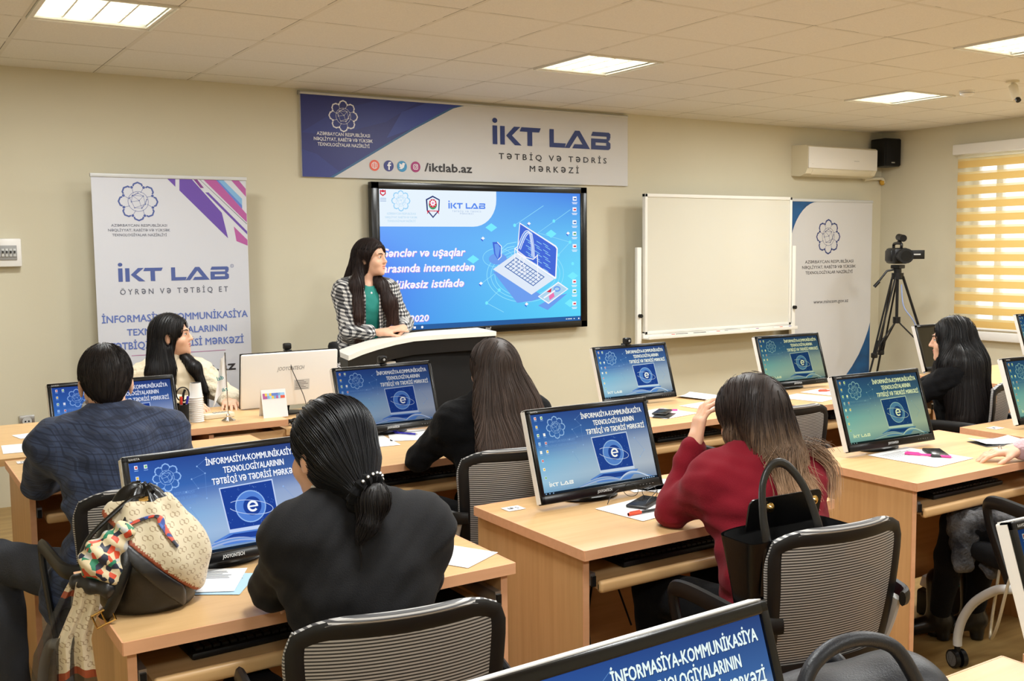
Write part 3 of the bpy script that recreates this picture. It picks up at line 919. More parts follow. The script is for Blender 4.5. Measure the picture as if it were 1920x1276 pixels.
for (x, z) in ((4.653, 1.803), (4.213, 1.685), (5.044, 1.724), (4.622, 1.147), (4.189, 1.328)):
    s.poly([(x-.018, z), (x, z-.012), (x+.018, z), (x, z+.014)], 'slide_text'); s.poly([(x-.018, z), (x, z-.012), (x, z-.026), (x-.018, z-.012)], 'slide_deep')
s.poly([(4.53, 1.16), (4.302, 1.42), (4.40, 1.42), (4.80, 1.20), (4.67, 1.17)], 'slide_mid').up()
s.poly([(4.302, 1.438), (4.521, 1.565), (4.900, 1.345), (4.671, 1.222)], 'slide_lap').up()
s.poly([(4.561, 1.812), (4.92, 1.622), (4.937, 1.60), (4.920, 1.350), (4.905, 1.345), (4.530, 1.560)], 'slide_text').up()
s.poly([(4.566, 1.800), (4.91, 1.612), (4.924, 1.595), (4.908, 1.362), (4.541, 1.572)], 'slide_deep').up()
for k in range(9):
    for j in range(3):
        x = 4.62+.085*j+(.02 if k % 2 else 0); z = 1.735-.026*k-.045*j
        if x < 4.87 and k+j > 1: s.poly([(x, z), (x+.05, z-.027), (x+.05, z-.033), (x, z-.006)], 'slide_sky')
kb = T((4.416, 1.457), (4.521, 1.526), (4.797, 1.365), (4.688, 1.296))
s.stroke(kb, .007, 'slide_key', True)
for k in range(1, 4):
    f = k/4; a = (kb[0][0]+(kb[1][0]-kb[0][0])*f, kb[0][1]+(kb[1][1]-kb[0][1])*f); b = (kb[3][0]+(kb[2][0]-kb[3][0])*f, kb[3][1]+(kb[2][1]-kb[3][1])*f); s.stroke([a, b], .005, 'slide_key')
for k in range(1, 10):
    f = k/10; a = (kb[0][0]+(kb[3][0]-kb[0][0])*f, kb[0][1]+(kb[3][1]-kb[0][1])*f); b = (kb[1][0]+(kb[2][0]-kb[1][0])*f, kb[1][1]+(kb[2][1]-kb[1][1])*f); s.stroke([a, b], .005, 'slide_key')
s.up()
s.stroke(T((4.511, 1.43), (4.511, 1.601), (4.60, 1.655)), .006, 'slide_text'); s.stroke(T((4.511, 1.601), (4.62, 1.53), (4.69, 1.512), (4.733, 1.545), (4.733, 1.34)), .008, 'slide_text')
sh_ = [(4.552, 1.60)]+[(4.552+.004*k+.10*(k/8), 1.60+.135*math.sin(PI*min(1, k/7)*.62)) for k in range(1, 8)]+[(4.685, 1.62), (4.690, 1.525)]
s.stroke(sh_, .030, 'slide_mid').up(); s.stroke(sh_, .007, 'slide_text')
s.stroke([(p[0]-.014, p[1]+.012) for p in sh_], .005, 'slide_text'); s.stroke([(p[0]+.014, p[1]-.008) for p in sh_], .005, 'slide_text')
s.ring(4.578, 1.505, .022, .006, 'slide_text', 20, .030); s.stroke(T((4.570, 1.48), (4.562, 1.415), (4.612, 1.40), (4.592, 1.478)), .006, 'slide_text')
s.poly([(4.300, 1.655), (4.345, 1.655), (4.378, 1.62), (4.372, 1.535), (4.350, 1.512), (4.315, 1.56)], 'slide_deep').up(); s.poly([(4.318, 1.64), (4.350, 1.64), (4.372, 1.61), (4.350, 1.52), (4.326, 1.56)], 'slide_mid'); s.stroke(T((4.345, 1.655), (4.385, 1.62), (4.382, 1.54), (4.350, 1.512)), .006, 'slide_text')
s.stroke(T((4.385, 1.60), (4.44, 1.64), (4.53, 1.655)), .006, 'slide_line'); s.stroke(T((4.385, 1.575), (4.44, 1.61), (4.51, 1.62)), .006, 'slide_line')
s.poly([(4.735, 1.13), (4.90, 1.20), (5.03, 1.22), (4.83, 1.09)], 'slide_mid').up(); s.poly([(4.732, 1.205), (4.939, 1.322), (5.042, 1.259), (4.838, 1.140)], 'slide_text').up(); s.poly([(4.745, 1.205), (4.939, 1.310), (5.028, 1.258), (4.838, 1.152)], 'slide_pale').up()
s.poly([(4.82, 1.24), (4.87, 1.27), (4.862, 1.235)], 'slide_red'); s.poly([(4.85, 1.17), (4.90, 1.20), (4.89, 1.235), (4.84, 1.205)], 'slide_rose'); s.ring(4.925, 1.262, .03, .012, 'slide_mid', 20, .018); s.stroke(T((4.905, 1.250), (4.79, 1.19)), .012, 'slide_text')
# desktop icons and task bar
for (x, z) in ((5.112, 2.012), (5.110, 1.922), (5.109, 1.815), (5.108, 1.720), (5.108, 1.615), (5.103, 1.318), (5.104, 1.236), (5.103, 1.133)):
    s.rect(x-.020, z-.016, x+.020, z+.018, 'slide_text'); s.rect(x-.028, z-.034, x+.028, z-.029, 'slide_text'); s.rect(x-.022, z-.044, x+.022, z-.039, 'slide_text'); s.up(); s.rect(x-.010, z-.006, x+.016, z+.006, random.choice(['slide_red', 'slide_key', 'slide_green'])); s.k -= 1
s.poly([(3.322, 2.050), (3.334, 2.044), (3.346, 2.050), (3.358, 2.044), (3.370, 2.050), (3.370, 2.018), (3.346, 2.002), (3.322, 2.018)], 'slide_red').up(); s.poly([(3.331, 2.036), (3.346, 2.030), (3.361, 2.036), (3.361, 2.022), (3.346, 2.012), (3.331, 2.022)], 'slide_white')
for q in (1.985, 1.974, 1.963): s.rect(3.322, q, 3.372, q+.004, 'slide_grey')
for x in (5.02, 5.04, 5.055, 5.07, 5.10): s.rect(x-.006, 1.003, x+.006, 1.010, 'slide_text')
s.rect(5.142, 1.000, 5.154, 1.012, 'slide_text'); s.rect(3.58, .998, 3.60, 1.014, 'slide_text'); s.disc(3.655, 1.006, .010, 'slide_text', 14)
s.build('lit_screen', t)
s = Sheet((-cx, -.0975, -cz)); s.text('AVoiT', 4.25, .955, .020, 'light_grey', 'c', .055, .02); s.build('maker_badge', t)

# ------------------------------------------------------------------ desks
def make_desk(w, d, name, label, loc, group, tray=True):
    """computer desk; local origin at the front left foot, top surface at 0.75"""
    t = thing('computer_desk', label, 'desk', loc, 0, group)
    m = MB(); m.box((w/2, d/2, .735), (w-.003, d-.003, .029), 'beech_top')
    m.box((w/2, .0, .735), (w, .004, .0300), 'beech_edge'); m.box((w/2, d, .735), (w, .004, .0300), 'beech_edge'); m.box((0, d/2, .735), (.004, d, .03), 'beech_edge'); m.box((w, d/2, .735), (.004, d, .03), 'beech_edge')
    m.build('desktop', t)
    for x in (.022, w-.022):
        m = MB(); m.box((x, d/2+.012, .36), (.020, d-.03, .72), 'beech_side'); m.box((x, .024, .36), (.0205, .004, .72), 'beech_edge'); m.build('side_panel', t)
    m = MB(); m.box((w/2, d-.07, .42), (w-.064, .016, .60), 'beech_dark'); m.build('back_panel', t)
    if tray:
        p = link('keyboard_tray', None, t)
        m = MB(); m.box((w/2, .185, .629), (w-.13, .33, .018), 'beech_top'); m.build('shelf', p)
        m = MB(); m.box((w/2, .022, .627), (w-.13, .026, .036), 'beech_top', .010, seg=3); m.build('rounded_edge', p)
        for x in (.043, w-.043):
            m = MB(); m.box((x, .19, .655), (.018, .34, .035), 'silver'); m.box((x, .018, .650), (.014, .010, .03), 'black_plastic'); m.build('rail', p)
    return t
D1Y, D2Y = 2.295, 3.715
desks = {}
GD = 'beech computer desks in rows'
desks['one'] = make_desk(1.02, .60, 'one', 'beech desk in the foreground left holding the scarf-tied black bucket bag', (.445, D1Y+.01, 0), GD)
desks['two'] = make_desk(1.04, .615, 'two', 'beech desk in the middle foreground at which the woman in red sits', (1.685, D1Y-.01, 0), GD)
desks['three'] = make_desk(1.0, .615, 'three', 'beech desk with a pink pen and phone, pale pink sleeve at its edge', (3.15, D1Y-.02, 0), GD)
desks['four'] = make_desk(1.04, .60, 'four', 'beech desk cut by the right edge, beyond the desk with the pink pen', (4.29, D1Y-.02, 0), GD)
desks['A'] = make_desk(1.03, .70, 'A', 'beech desk in front of the lectern where the woman with long straight hair sits', (1.52, 3.655, 0), GD)
desks['B'] = make_desk(1.02, .71, 'B', 'beech desk in the second row with a black phone and pink pen on white paper', (3.05, 3.72, 0), GD)
desks['C'] = make_desk(1.12, .68, 'C', 'beech desk in the second row below the white banner with a red pen on paper', (4.20, 3.70, 0), GD)
desks['D'] = make_desk(1.03, .68, 'D', 'beech desk at the far right carrying the switched-off dark monitor', (5.81, 3.56, 0), GD)
desks['E'] = make_desk(1.03, .68, 'E', 'beech desk furthest right under the window', (6.88, 3.58, 0), GD)
desks['M'] = make_desk(1.03, .62, 'M', 'beech desk at the left where the man in the plaid jacket sits', (.472, 4.04, 0), GD)
desks['F1'] = make_desk(1.40, .56, 'F1', 'nearest beech desk, its corner lit at the bottom right behind the zipped handbag', (.555, .64, 0), GD)
desks['F2'] = make_desk(1.04, .56, 'F2', 'beech desk outside the picture under the monitor cut off at the lower right', (2.0, .62, 0), GD)

# reception counter and side table
t = thing('side_table', 'bare beech table against the left edge with loose white papers', 'table', (.30, 4.70, 0))
m = MB(); m.box((.46, .48, .735), (.93, .95, .03), 'beech_top'); m.build('tabletop', t)
for (x, y) in ((.03, .03), (.89, .03), (.03, .92), (.89, .92)):
    m = MB(); m.box((x, y, .36), (.05, .05, .72), 'beech_side'); m.build('leg', t)
t = thing('reception_desk', 'beech reception desk with a drawer, carrying paper cups and the small flag', 'desk', (1.245, 4.80, 0))
m = MB(); m.box((.245, .31, .765), (.50, .62, .03), 'beech_top'); m.box((.245, 0.0, .765), (.502, .006, .0305), 'beech_edge'); m.box((.495, .31, .765), (.006, .62, .0305), 'beech_edge'); m.build('desktop', t)
m = MB(); m.box((.75, .31, .715), (.52, .60, .03), 'beech_top'); m.build('lower_worktop', t)
for x in (.012, .125, 1.00):
    m = MB(); m.box((x, .31, .37), (.022, .58, .74), 'beech_edge'); m.build('upright_panel', t)
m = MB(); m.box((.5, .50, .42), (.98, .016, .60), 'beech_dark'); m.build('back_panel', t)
m = MB(); m.box((.56, .035, .668), (.84, .018, .115), 'beech_top', .002); p = m.build('drawer', t)
m = MB(); m.box((.56, .30, .64), (.80, .5, .06), 'beech_side'); m.build('drawer_box', p)
m = MB(); m.box((.065, .30, .60), (.09, .5, .016), 'beech_dark'); m.build('shelf', t)

# lectern
t = thing('lectern', 'black and white lectern with a white top at which the speaker stands', 'lectern', (3.05, 6.15, 0))
LX, LY = 3.05, 6.15
fr = [(2.50, 5.80, .962), (2.62, 5.86, .985), (2.75, 5.915, 1.004), (2.90, 5.965, 1.022), (3.05, 6.00, 1.034), (3.30, 5.99, 1.038), (3.66, 5.965, 1.040)]
bk = [(2.54, 6.08, .968), (2.66, 6.13, .990), (2.79, 6.18, 1.009), (2.93, 6.22, 1.027), (3.07, 6.25, 1.038), (3.30, 6.27, 1.044), (3.69, 6.27, 1.046)]
m = MB()
def wing(dz0, dz1, inset, q):
    vs = []; n = len(fr)
    for a, b in zip(fr, bk):
        for (p, s_) in ((a, 1), (b, -1)):
            for dz in (dz1, dz0): vs.append((p[0]-LX, p[1]-LY+inset*s_, p[2]+dz))
    fs = []
    for i in range(n-1):
        k, j = 4*i, 4*i+4
        fs += [(k, j, j+2, k+2), (k+1, k+3, j+3, j+1), (k, k+1, j+1, j), (k+2, j+2, j+3, k+3)]
    fs += [(0, 2, 3, 1), (4*n-4, 4*n-3, 4*n-1, 4*n-2)]
    m.add(vs, fs, q)
wing(-.030, 0, 0, 'white_paint'); m.build('white_top', t)
m = MB(); wing(-.120, -.030, .012, 'black_plastic'); m.build('dark_apron', t)
m = MB(); m.box((.215, .0, .465), (.66, .22, .92), 'black_matte', .004); m.build('front_cabinet', t)
m = MB(); m.box((-.31, -.02, .44), (.38, .20, .88), 'white_paint', .004); m.build('white_side_cabinet', t)
m = MB(); m.box((.0, 0, .02), (1.10, .24, .04), 'black_plastic', .006); m.build('plinth', t)

# ------------------------------------------------------------------ monitors
grad_glow('wall_back', [(0.0, C(110, 160, 196)), (0.16, C(154, 196, 220)), (0.40, C(118, 180, 214)), (0.62, C(58, 114, 180)), (1.0, C(46, 80, 150))],
          [(0.0, C(112, 128, 152)), (0.22, C(174, 182, 190)), (0.52, C(152, 166, 186)), (0.72, C(66, 98, 148)), (1.0, C(46, 64, 112))])
for _n, _c in (('scr_text', C(246, 246, 236)), ('scr_shadow', C(34, 48, 92)), ('scr_line', C(150, 186, 222)), ('scr_faint', C(106, 146, 196)), ('scr_deep', C(34, 66, 140)), ('scr_mid', C(86, 130, 196)), ('scr_pale', C(196, 210, 226)),
               ('scr_book', C(164, 180, 206)), ('scr_bar', C(24, 36, 48)), ('scr_red', C(220, 90, 80)), ('scr_yellow', C(236, 190, 50)), ('scr_green', C(120, 190, 110)), ('scr_sky', C(120, 190, 230))):
    glow(_n, _c, 1.0)
SW, SH = .478, .268
def wallpaper():
    s = Sheet((0, 0, 0), eps=.00012)
    X = lambda u: (u-.5)*SW
    Y = lambda v: (.5-v)*SH
    s.rect(-SW/2, -SH/2, SW/2, SH/2, 'wall_back').up()
    rn = random.Random(3)
    nodes = [(.37, .12), (.41, .20), (.33, .24), (.36, .34), (.47, .33), (.29, .36), (.43, .05), (.30, .52), (.34, .66), (.86, .45), (.93, .62), (.88, .70), (.40, .45)]
    for (u, v) in nodes: s.disc(X(u), Y(v), .0022, 'scr_line', 8)
    for (i, j) in ((0, 1), (1, 2), (3, 4), (3, 5), (0, 6), (2, 3), (7, 8), (9, 10), (10, 11), (5, 12), (1, 12)): s.stroke([(X(nodes[i][0]), Y(nodes[i][1])), (X(nodes[j][0]), Y(nodes[j][1]))], .0006, 'scr_faint')
    s.emblem(X(.195), Y(.19), .036, 'scr_line', .085, thin=.03)
    ministry(s, X(.215), Y(.375), .0075, .0142, 'scr_faint', 0, .128)
    # laptop picture
    s.poly([(X(.475), Y(.37)), (X(.80), Y(.355)), (X(.81), Y(.84)), (X(.50), Y(.835))], 'scr_pale').up()
    s.poly([(X(.482), Y(.382)), (X(.793), Y(.368)), (X(.802), Y(.805)), (X(.505), Y(.80))], 'scr_deep').up()
    for _ in range(70): u, v = rn.uniform(.50, .785), rn.uniform(.39, .79); s.rect(X(u), Y(v), X(u)+.0012, Y(v)+.0018, 'scr_faint')
    s.disc(X(.645), Y(.60), .044, 'scr_line', 36).up(); s.disc(X(.645), Y(.60), .041, 'scr_mid', 36).up(); s.disc(X(.655), Y(.60), .026, 'scr_deep', 30).up()
    s.ring(X(.657), Y(.602), .0125, .0060, 'scr_text', 26, None, 0, 318); s.rect(X(.657)-.010, Y(.602)-.0022, X(.657)+.0155, Y(.602)+.0022, 'scr_text')
    s.ring(X(.645), Y(.61), .064, .0016, 'scr_pale', 40, .019, 205, 515, -.22)
    s.poly([(X(.40), Y(.895)), (X(.50), Y(.835)), (X(.84), Y(.85)), (X(.75), Y(.96)), (X(.46), Y(.945))], 'scr_mid').up()
    s.poly([(X(.46), Y(.885)), (X(.52), Y(.850)), (X(.76), Y(.862)), (X(.70), Y(.915)), (X(.50), Y(.905))], 'scr_deep')
    for (x0, x1, q, dv) in ((.27, .66, 'scr_book', 0), (.27, .66, 'scr_faint', .025), (.66, .97, 'scr_book', 0), (.66, .97, 'scr_faint', .025), (.30, .66, 'scr_book', .05), (.66, .95, 'scr_pale', -.03)):
        s.stroke([(X(x0+(x1-x0)*k/14), Y(.985-dv*.3-(.115-dv)*math.sin(PI*min(1, (k/14 if x1 > .7 else 1-k/14)*.9+.1))*(.6+.4*(k/14 if x1 < .7 else 1-k/14)))) for k in range(15)], .0042, q)
    s.up()
    s.rect(-SW/2, -SH/2, SW/2, -SH/2+.0085, 'scr_bar').up()
    for k in range(3): s.rect(X(.012+.03*k), -SH/2+.003, X(.012+.03*k)+.004, -SH/2+.0065, 'scr_line')
    for k in range(6): s.rect(X(.86+.02*k), -SH/2+.003, X(.86+.02*k)+.0055, -SH/2+.006, 'scr_line')
    cols = ['scr_text', 'scr_red', 'scr_yellow', 'scr_green', 'scr_sky']
    for k in range(8):
        for c in ((0, 1) if k in (0, 2, 3, 4) else (0,)):
            u, v = .027+.052*c, .055+.105*k
            s.rect(X(u), Y(v)-.005, X(u)+.0085, Y(v)+.005, 'scr_pale' if k % 2 else 'scr_text'); s.up()
            s.rect(X(u)+.002, Y(v)-.003, X(u)+.0075, Y(v)+.003, cols[(k+c*2+1) % 5]); s.rect(X(u)-.001, Y(v)-.0095, X(u)+.0095, Y(v)-.008, 'scr_line'); s.k -= 1
    s.up()
    s.iktlab(X(.055), Y(.905), .0118, 'scr_text', .096); s.text('T Ə T B İ Q   V Ə   T Ə D R İ S', X(.17), Y(.935), .0035, 'scr_line', 'c', .08)
    for (d, q) in ((.0011, 'scr_shadow'), (0, 'scr_text')):
        s.text('İNFORMASİYA-KOMMUNİKASİYA', X(.695)+d, Y(.125)-d, .0168, q, 'c', .262, .02)
        s.text('TEXNOLOGİYALARININ', X(.700)+d, Y(.225)-d, .0168, q, 'c', .176, .02)
        s.text('TƏTBİQİ VƏ TƏDRİSİ MƏRKƏZİ', X(.705)+d, Y(.330)-d, .0168, q, 'c', .252, .02)
        s.up()
    return s.mesh('wallpaper', 0)
WALLPAPER = wallpaper()
_dk = Sheet((0, 0, 0)); _dk.rect(-SW/2, -SH/2, SW/2, SH/2, 'dark_screen'); DARKSCREEN = _dk.mesh('dark_panel', 0)
MW, MH = .510, .313
def make_monitor():
    t = thing('computer_monitor', 'x', 'monitor', (0, 0, 0), 0, 'jooyon computer monitors'.replace('jooyon ', 'black framed '))
    lean = Euler((R(-18), 0, 0)).to_matrix().to_4x4()
    A = Matrix.Translation((0, 0, .020)) @ lean            # hinge line at the lower edge
    m = MB()
    bz = .020; zb = .014
    for (a, b) in (((-MW/2, -.014, 0), (MW/2, .012, .030)), ((-MW/2, -.014, MH-.018), (MW/2, .012, MH)), ((-MW/2, -.014, .0), (-MW/2+.016, .012, MH)), ((MW/2-.016, -.014, 0), (MW/2, .012, MH))):
        q = MB(); q.span(a, b, 'black_gloss', .003); m.add(q.v, q.f, 'black_gloss', A)
    f = Sheet((0, -.0145, 0)); f.text('JOOYONTECH', 0, .0095, .0088, 'light_grey', 'c', .062, .02, .2); f.text('RAVISTA', -MW/2+.030, MH-.0125, .0055, 'light_grey', 'c', .028)
    for k in range(5): f.rect(.15+.014*k, .012, .155+.014*k, .0132, 'grey_plastic')
    for v_, f_, i_ in [(f.v, f.f, f.mi)]:
        k0 = len(m.v); m.v += [tuple(A @ Vector(p)) for p in v_]; m.f += [tuple(k0+j for j in g_) for g_ in f_]; m.mi += [m.midx(f.mats[i]) for i in i_]
    m.build('bezel', t)
    m = MB(); q = MB(); q.span((-MW/2+.001, .0122, .002), (MW/2-.001, .022, MH-.001), 'white_plastic', .003); q.span((-MW/2-.0015, -.006, .004), (-MW/2+.001, .018, MH-.004), 'white_plastic'); q.span((MW/2-.001, -.006, .004), (MW/2+.0015, .018, MH-.004), 'white_plastic'); q.span((-MW/2+.004, -.006, MH-.001), (MW/2-.004, .018, MH+.0015), 'white_plastic')
    q.box((0, .030, .155), (.36, .026, .20), 'white_plastic', .012); m.add(q.v, q.f, 'white_plastic', A)
    m.build('back_shell', t)
    o = link('screen', WALLPAPER, t); o.matrix_local = A @ Matrix.Translation((0, -.0085, .1625))
    m = MB(); m.tube([(0, .085, .165), (0, .105, .09), (0, .085, .012)], .024, 'black_plastic', 12, flat=.55); m.build('stand_neck', t)
    m = MB(); m.lathe([(.108, 0), (.110, .005), (.100, .010), (.02, .013), (.001, .013)], 'black_plastic', 32, Matrix.Translation((0, .075, 0)), flat=.6); m.build('stand_base', t)
    return t
mon0 = make_monitor()
MONS = [  # x of centre, y of lower screen edge, turn, tint, label
    ((.812, 2.70), 4, (.98, 1.02, 1.22), 'monitor with bright violet-blue desktop on the desk beside the scarf-tied bag', 1),
    ((2.08, 2.714), 0, (1.0, 1.0, 1.0), 'monitor with blue desktop facing the woman in the red sweater', 1),
    ((3.565, 2.70), -3, (.78, .86, .50), 'monitor with greenish desktop above the pink pen and phone', 1),
    ((.885, 4.455), 2, (.75, .78, 1.0), 'monitor half hidden behind the head of the man in the plaid jacket', 1),
    ((2.045, 4.26), 2, (.55, .55, .62), 'monitor with dim bluish desktop in front of the lectern, small webcam on top', 1),
    ((3.548, 4.30), 0, (1.0, 1.05, 1.0), 'monitor with blue desktop and a small webcam, left of the whiteboard foot', 1),
    ((4.68, 4.215), -3, (.70, .74, .44), 'monitor with dull greenish desktop standing below the white banner', 1),
    ((6.092, 4.165), -3, (1, 1, 1), 'monitor with a dark switched-off screen beside the woman with long black hair', 0),
    ((4.69, 2.67), -3, (.70, .80, .46), 'monitor with green desktop cut by the right edge, behind the pale papers', 1),
    ((7.56, 4.36), -4, (.5, .6, .45), 'monitor furthest right, a sliver of it under the window blind', 1),
    ((.836, .945), 2, (.90, 1.05, 1.12), 'nearest monitor, large tilted title letters at the bottom of the picture', 1),
    ((2.075, 1.015), -3, (.35, .38, .36), 'monitor with a pale side edge cut off at the lower right corner', 1)]
for i, ((x, y), rz, tint, lab, lit) in enumerate(MONS):
    o = mon0 if i == 0 else copy_tree(mon0)
    o.scale = (1.04,)*3 if y < 1 else (1, 1, 1); o.location = (x, y, .75); o.rotation_euler = (0, 0, R(rz)); o['label'] = lab
    for ch in o.children:
        if ch.name.startswith('screen'):
            ch.color = (tint[0], tint[1], tint[2], 1)
            if not lit: ch.data = DARKSCREEN
# reception monitor seen from behind
t = thing('computer_monitor', 'white monitor back facing the room on the reception desk, webcam clipped on it', 'monitor', (1.905, 5.235, .7305), R(180))
m = MB(); A = Matrix.Translation((0, 0, .055)) @ Euler((R(-8), 0, 0)).to_matrix().to_4x4()
q = MB(); q.span((-.265, .0, 0), (.265, .022, .29), 'white_plastic', .008); m.add(q.v, q.f, 'white_plastic', A); q = MB(); q.box((0, .03, .13), (.30, .02, .16), 'white_plastic', .008); m.build('back_shell', t)
m = MB(); q = MB(); q.span((-.267, -.010, -.002), (.267, .002, .292), 'black_gloss', .003); m.add(q.v, q.f, 'black_gloss', A); m.build('bezel', t)
s = Sheet(A @ Vector((0, .0225, 0)), (-1, 0, 0), A.to_3x3() @ Vector((0, 0, 1))); s.text('JOOYONTECH', .0, .195, .020, 'grey_plastic', 'c', .15, .01, .2)
s.build('maker_name', t)
s.__init__(s.O, s.U, s.V); s.rect(.02, .082, .105, .140, 'light_grey').up()
for k in range(6): s.rect(.026, .088+.0085*k, .098-.012*(k % 3), .0905+.0085*k, 'ink_dark')
s.build('rating_label', t)
m = MB(); m.tube([(0, -.02, .12), (0, -.035, .06), (0, -.06, .01)], .022, 'black_plastic', 12, flat=.55); m.build('stand_neck', t)
m = MB(); m.lathe([(.10, 0), (.10, .008), (.02, .014), (.001, .014)], 'black_plastic', 32, Matrix.Translation((0, -.06, 0)), flat=.7); m.build('stand_base', t)
# ------------------------------------------------------------------ soft shapes: distance fields turned into one continuous surface
V3 = lambda p: np.array(p, dtype=np.float32)
def smin(a, b, k):
    if k <= 0: return np.minimum(a, b)
    h_ = np.clip(.5+.5*(b-a)/k, 0, 1)
    return b+(a-b)*h_-k*h_*(1-h_)
def cap(a, b, ra, rb=None):
    a, b = V3(a), V3(b); rb = ra if rb is None else rb; ba = b-a; L2 = max(float(ba@ba), 1e-9)
    def f(p):
        q = p-a; t = np.clip((q@ba)/L2, 0, 1)
        return np.linalg.norm(q-t[:, None]*ba, axis=1)-(ra+(rb-ra)*t)
    return f
def ecap(a, b, ra, rb, flat, axis):
    """tapered capsule squashed along one axis"""
    g = cap(a, b, ra, rb); ax = V3(axis); ax = ax/np.linalg.norm(ax); a = V3(a); b = V3(b); ba = b-a; L2 = max(float(ba@ba), 1e-9)
    def f(p):
        q = p-a; t = np.clip((q@ba)/L2, 0, 1); c = a+t[:, None]*ba
        s = ((p-c)@ax)
        return g(p+(s*(1/flat-1))[:, None]*ax)*flat
    return f
def ell(c, r, M=None):
    c, r = V3(c), V3(r); M_ = None if M is None else np.array(M, dtype=np.float32)
    def f(p):
        q = p-c
        if M_ is not None: q = q@M_
        k0 = np.linalg.norm(q/r, axis=1); k1 = np.linalg.norm(q/(r*r), axis=1)
        return k0*(k0-1)/np.maximum(k1, 1e-6)
    return f
def rbox(c, half, r, M=None):
    c, hf = V3(c), V3(half)-r; M_ = None if M is None else np.array(M, dtype=np.float32)
    def f(p):
        q = p-c
        if M_ is not None: q = q@M_
        q = np.abs(q)-hf
        return np.linalg.norm(np.maximum(q, 0), axis=1)+np.minimum(q.max(axis=1), 0)-r
    return f
def half_space(c, n):
    c, n = V3(c), V3(n)/np.linalg.norm(n)
    return lambda p: (p-c)@n
class Field:
    def __init__(self): self.ops = []
    def add(self, f, k=.02): self.ops.append(('u', f, k)); return self
    def cut(self, f, k=.01): self.ops.append(('s', f, k)); return self
    def keep(self, f, k=.01): self.ops.append(('i', f, k)); return self
    def ripple(self, amp, fn): self.ops.append(('r', fn, amp)); return self
    def chain(self, pts, rs, k=.02):
        for i in range(len(pts)-1): self.add(cap(pts[i], pts[i+1], rs[i], rs[i+1]), k)
        return self
    def __call__(self, p):
        d = None
        for op, f, k in self.ops:
            if op == 'r': d = d+k*f(p)
            else:
                v = f(p)
                if d is None: d = v
                elif op == 'u': d = smin(d, v, k)
                elif op == 's': d = -smin(-d, v, k)
                else: d = -smin(-d, -v, k)
        return d
def nets(F, lo, hi, h):
    """surface of F as quads; only blocks close to the surface are sampled finely"""
    lo, hi = np.array(lo, np.float32), np.array(hi, np.float32); B = 8
    nb = np.ceil((hi-lo)/(h*B)).astype(int); n = nb*B+1
    D = np.empty(tuple(n), np.float32)
    bi = np.stack(np.meshgrid(*[np.arange(k) for k in nb], indexing='ij'), -1).reshape(-1, 3)
    dc = F((lo+(bi+.5)*h*B).astype(np.float32))
    act = np.abs(dc) < h*B*1.25+.012
    D[:] = 1.0
    for b in bi[(~act) & (dc < 0)]: D[b[0]*B:b[0]*B+B+1, b[1]*B:b[1]*B+B+1, b[2]*B:b[2]*B+B+1] = -1.0
    need = np.zeros(tuple(n), bool)
    for b in bi[act]: need[b[0]*B:b[0]*B+B+1, b[1]*B:b[1]*B+B+1, b[2]*B:b[2]*B+B+1] = True
    ii = np.argwhere(need)
    vals = np.empty(len(ii), np.float32)
    for s in range(0, len(ii), 200000): vals[s:s+200000] = F((lo+ii[s:s+200000]*h).astype(np.float32))
    D[need] = vals
    neg = D < 0
    cs = np.zeros(tuple(n-1), np.int8)
    for dx in (0, 1):
        for dy in (0, 1):
            for dz in (0, 1): cs += neg[dx:n[0]-1+dx, dy:n[1]-1+dy, dz:n[2]-1+dz]
    cells = np.argwhere((cs > 0) & (cs < 8))
    idx = -np.ones(tuple(n-1), np.int64); idx[tuple(cells.T)] = np.arange(len(cells))
    acc = np.zeros((len(cells), 3), np.float32); cnt = np.zeros(len(cells), np.float32)
    cor = [(0, 0, 0), (1, 0, 0), (0, 1, 0), (1, 1, 0), (0, 0, 1), (1, 0, 1), (0, 1, 1), (1, 1, 1)]
    val = [D[tuple((cells+np.array(c)).T)] for c in cor]
    for i in range(8):
        for j in range(i+1, 8):
            d = np.array(cor[j])-np.array(cor[i])
            if np.abs(d).sum() != 1: continue
            x = (val[i] < 0) != (val[j] < 0)
            t = np.where(x, val[i]/np.where(x, val[i]-val[j], 1), 0)
            acc[x] += (np.array(cor[i])+t[:, None]*d)[x]; cnt[x] += 1
    V = lo+(cells+acc/cnt[:, None])*h
    quads = []
    for ax in range(3):
        o1, o2 = [k for k in range(3) if k != ax]
        sl0 = [slice(1, n[k]-1) for k in range(3)]; sl1 = list(sl0)
        sl0[ax] = slice(0, n[ax]-1); sl1[ax] = slice(1, n[ax])
        a, b = neg[tuple(sl0)], neg[tuple(sl1)]
        e = np.argwhere(a != b)
        off = np.array([1, 1, 1]); off[ax] = 0
        flip = a[tuple(e.T)]
        e = e+off
        q = []
        for (u, w) in ((0, 0), (1, 0), (1, 1), (0, 1)):
            c = e.copy(); c[:, o1] -= u; c[:, o2] -= w
            q.append(idx[tuple(c.T)])
        q = np.stack(q, 1)
        if ax == 1: flip = ~flip
        q[~flip] = q[~flip][:, ::-1]
        quads.append(q)
    Q = np.concatenate(quads); Q = Q[(Q >= 0).all(1)]
    return V, Q
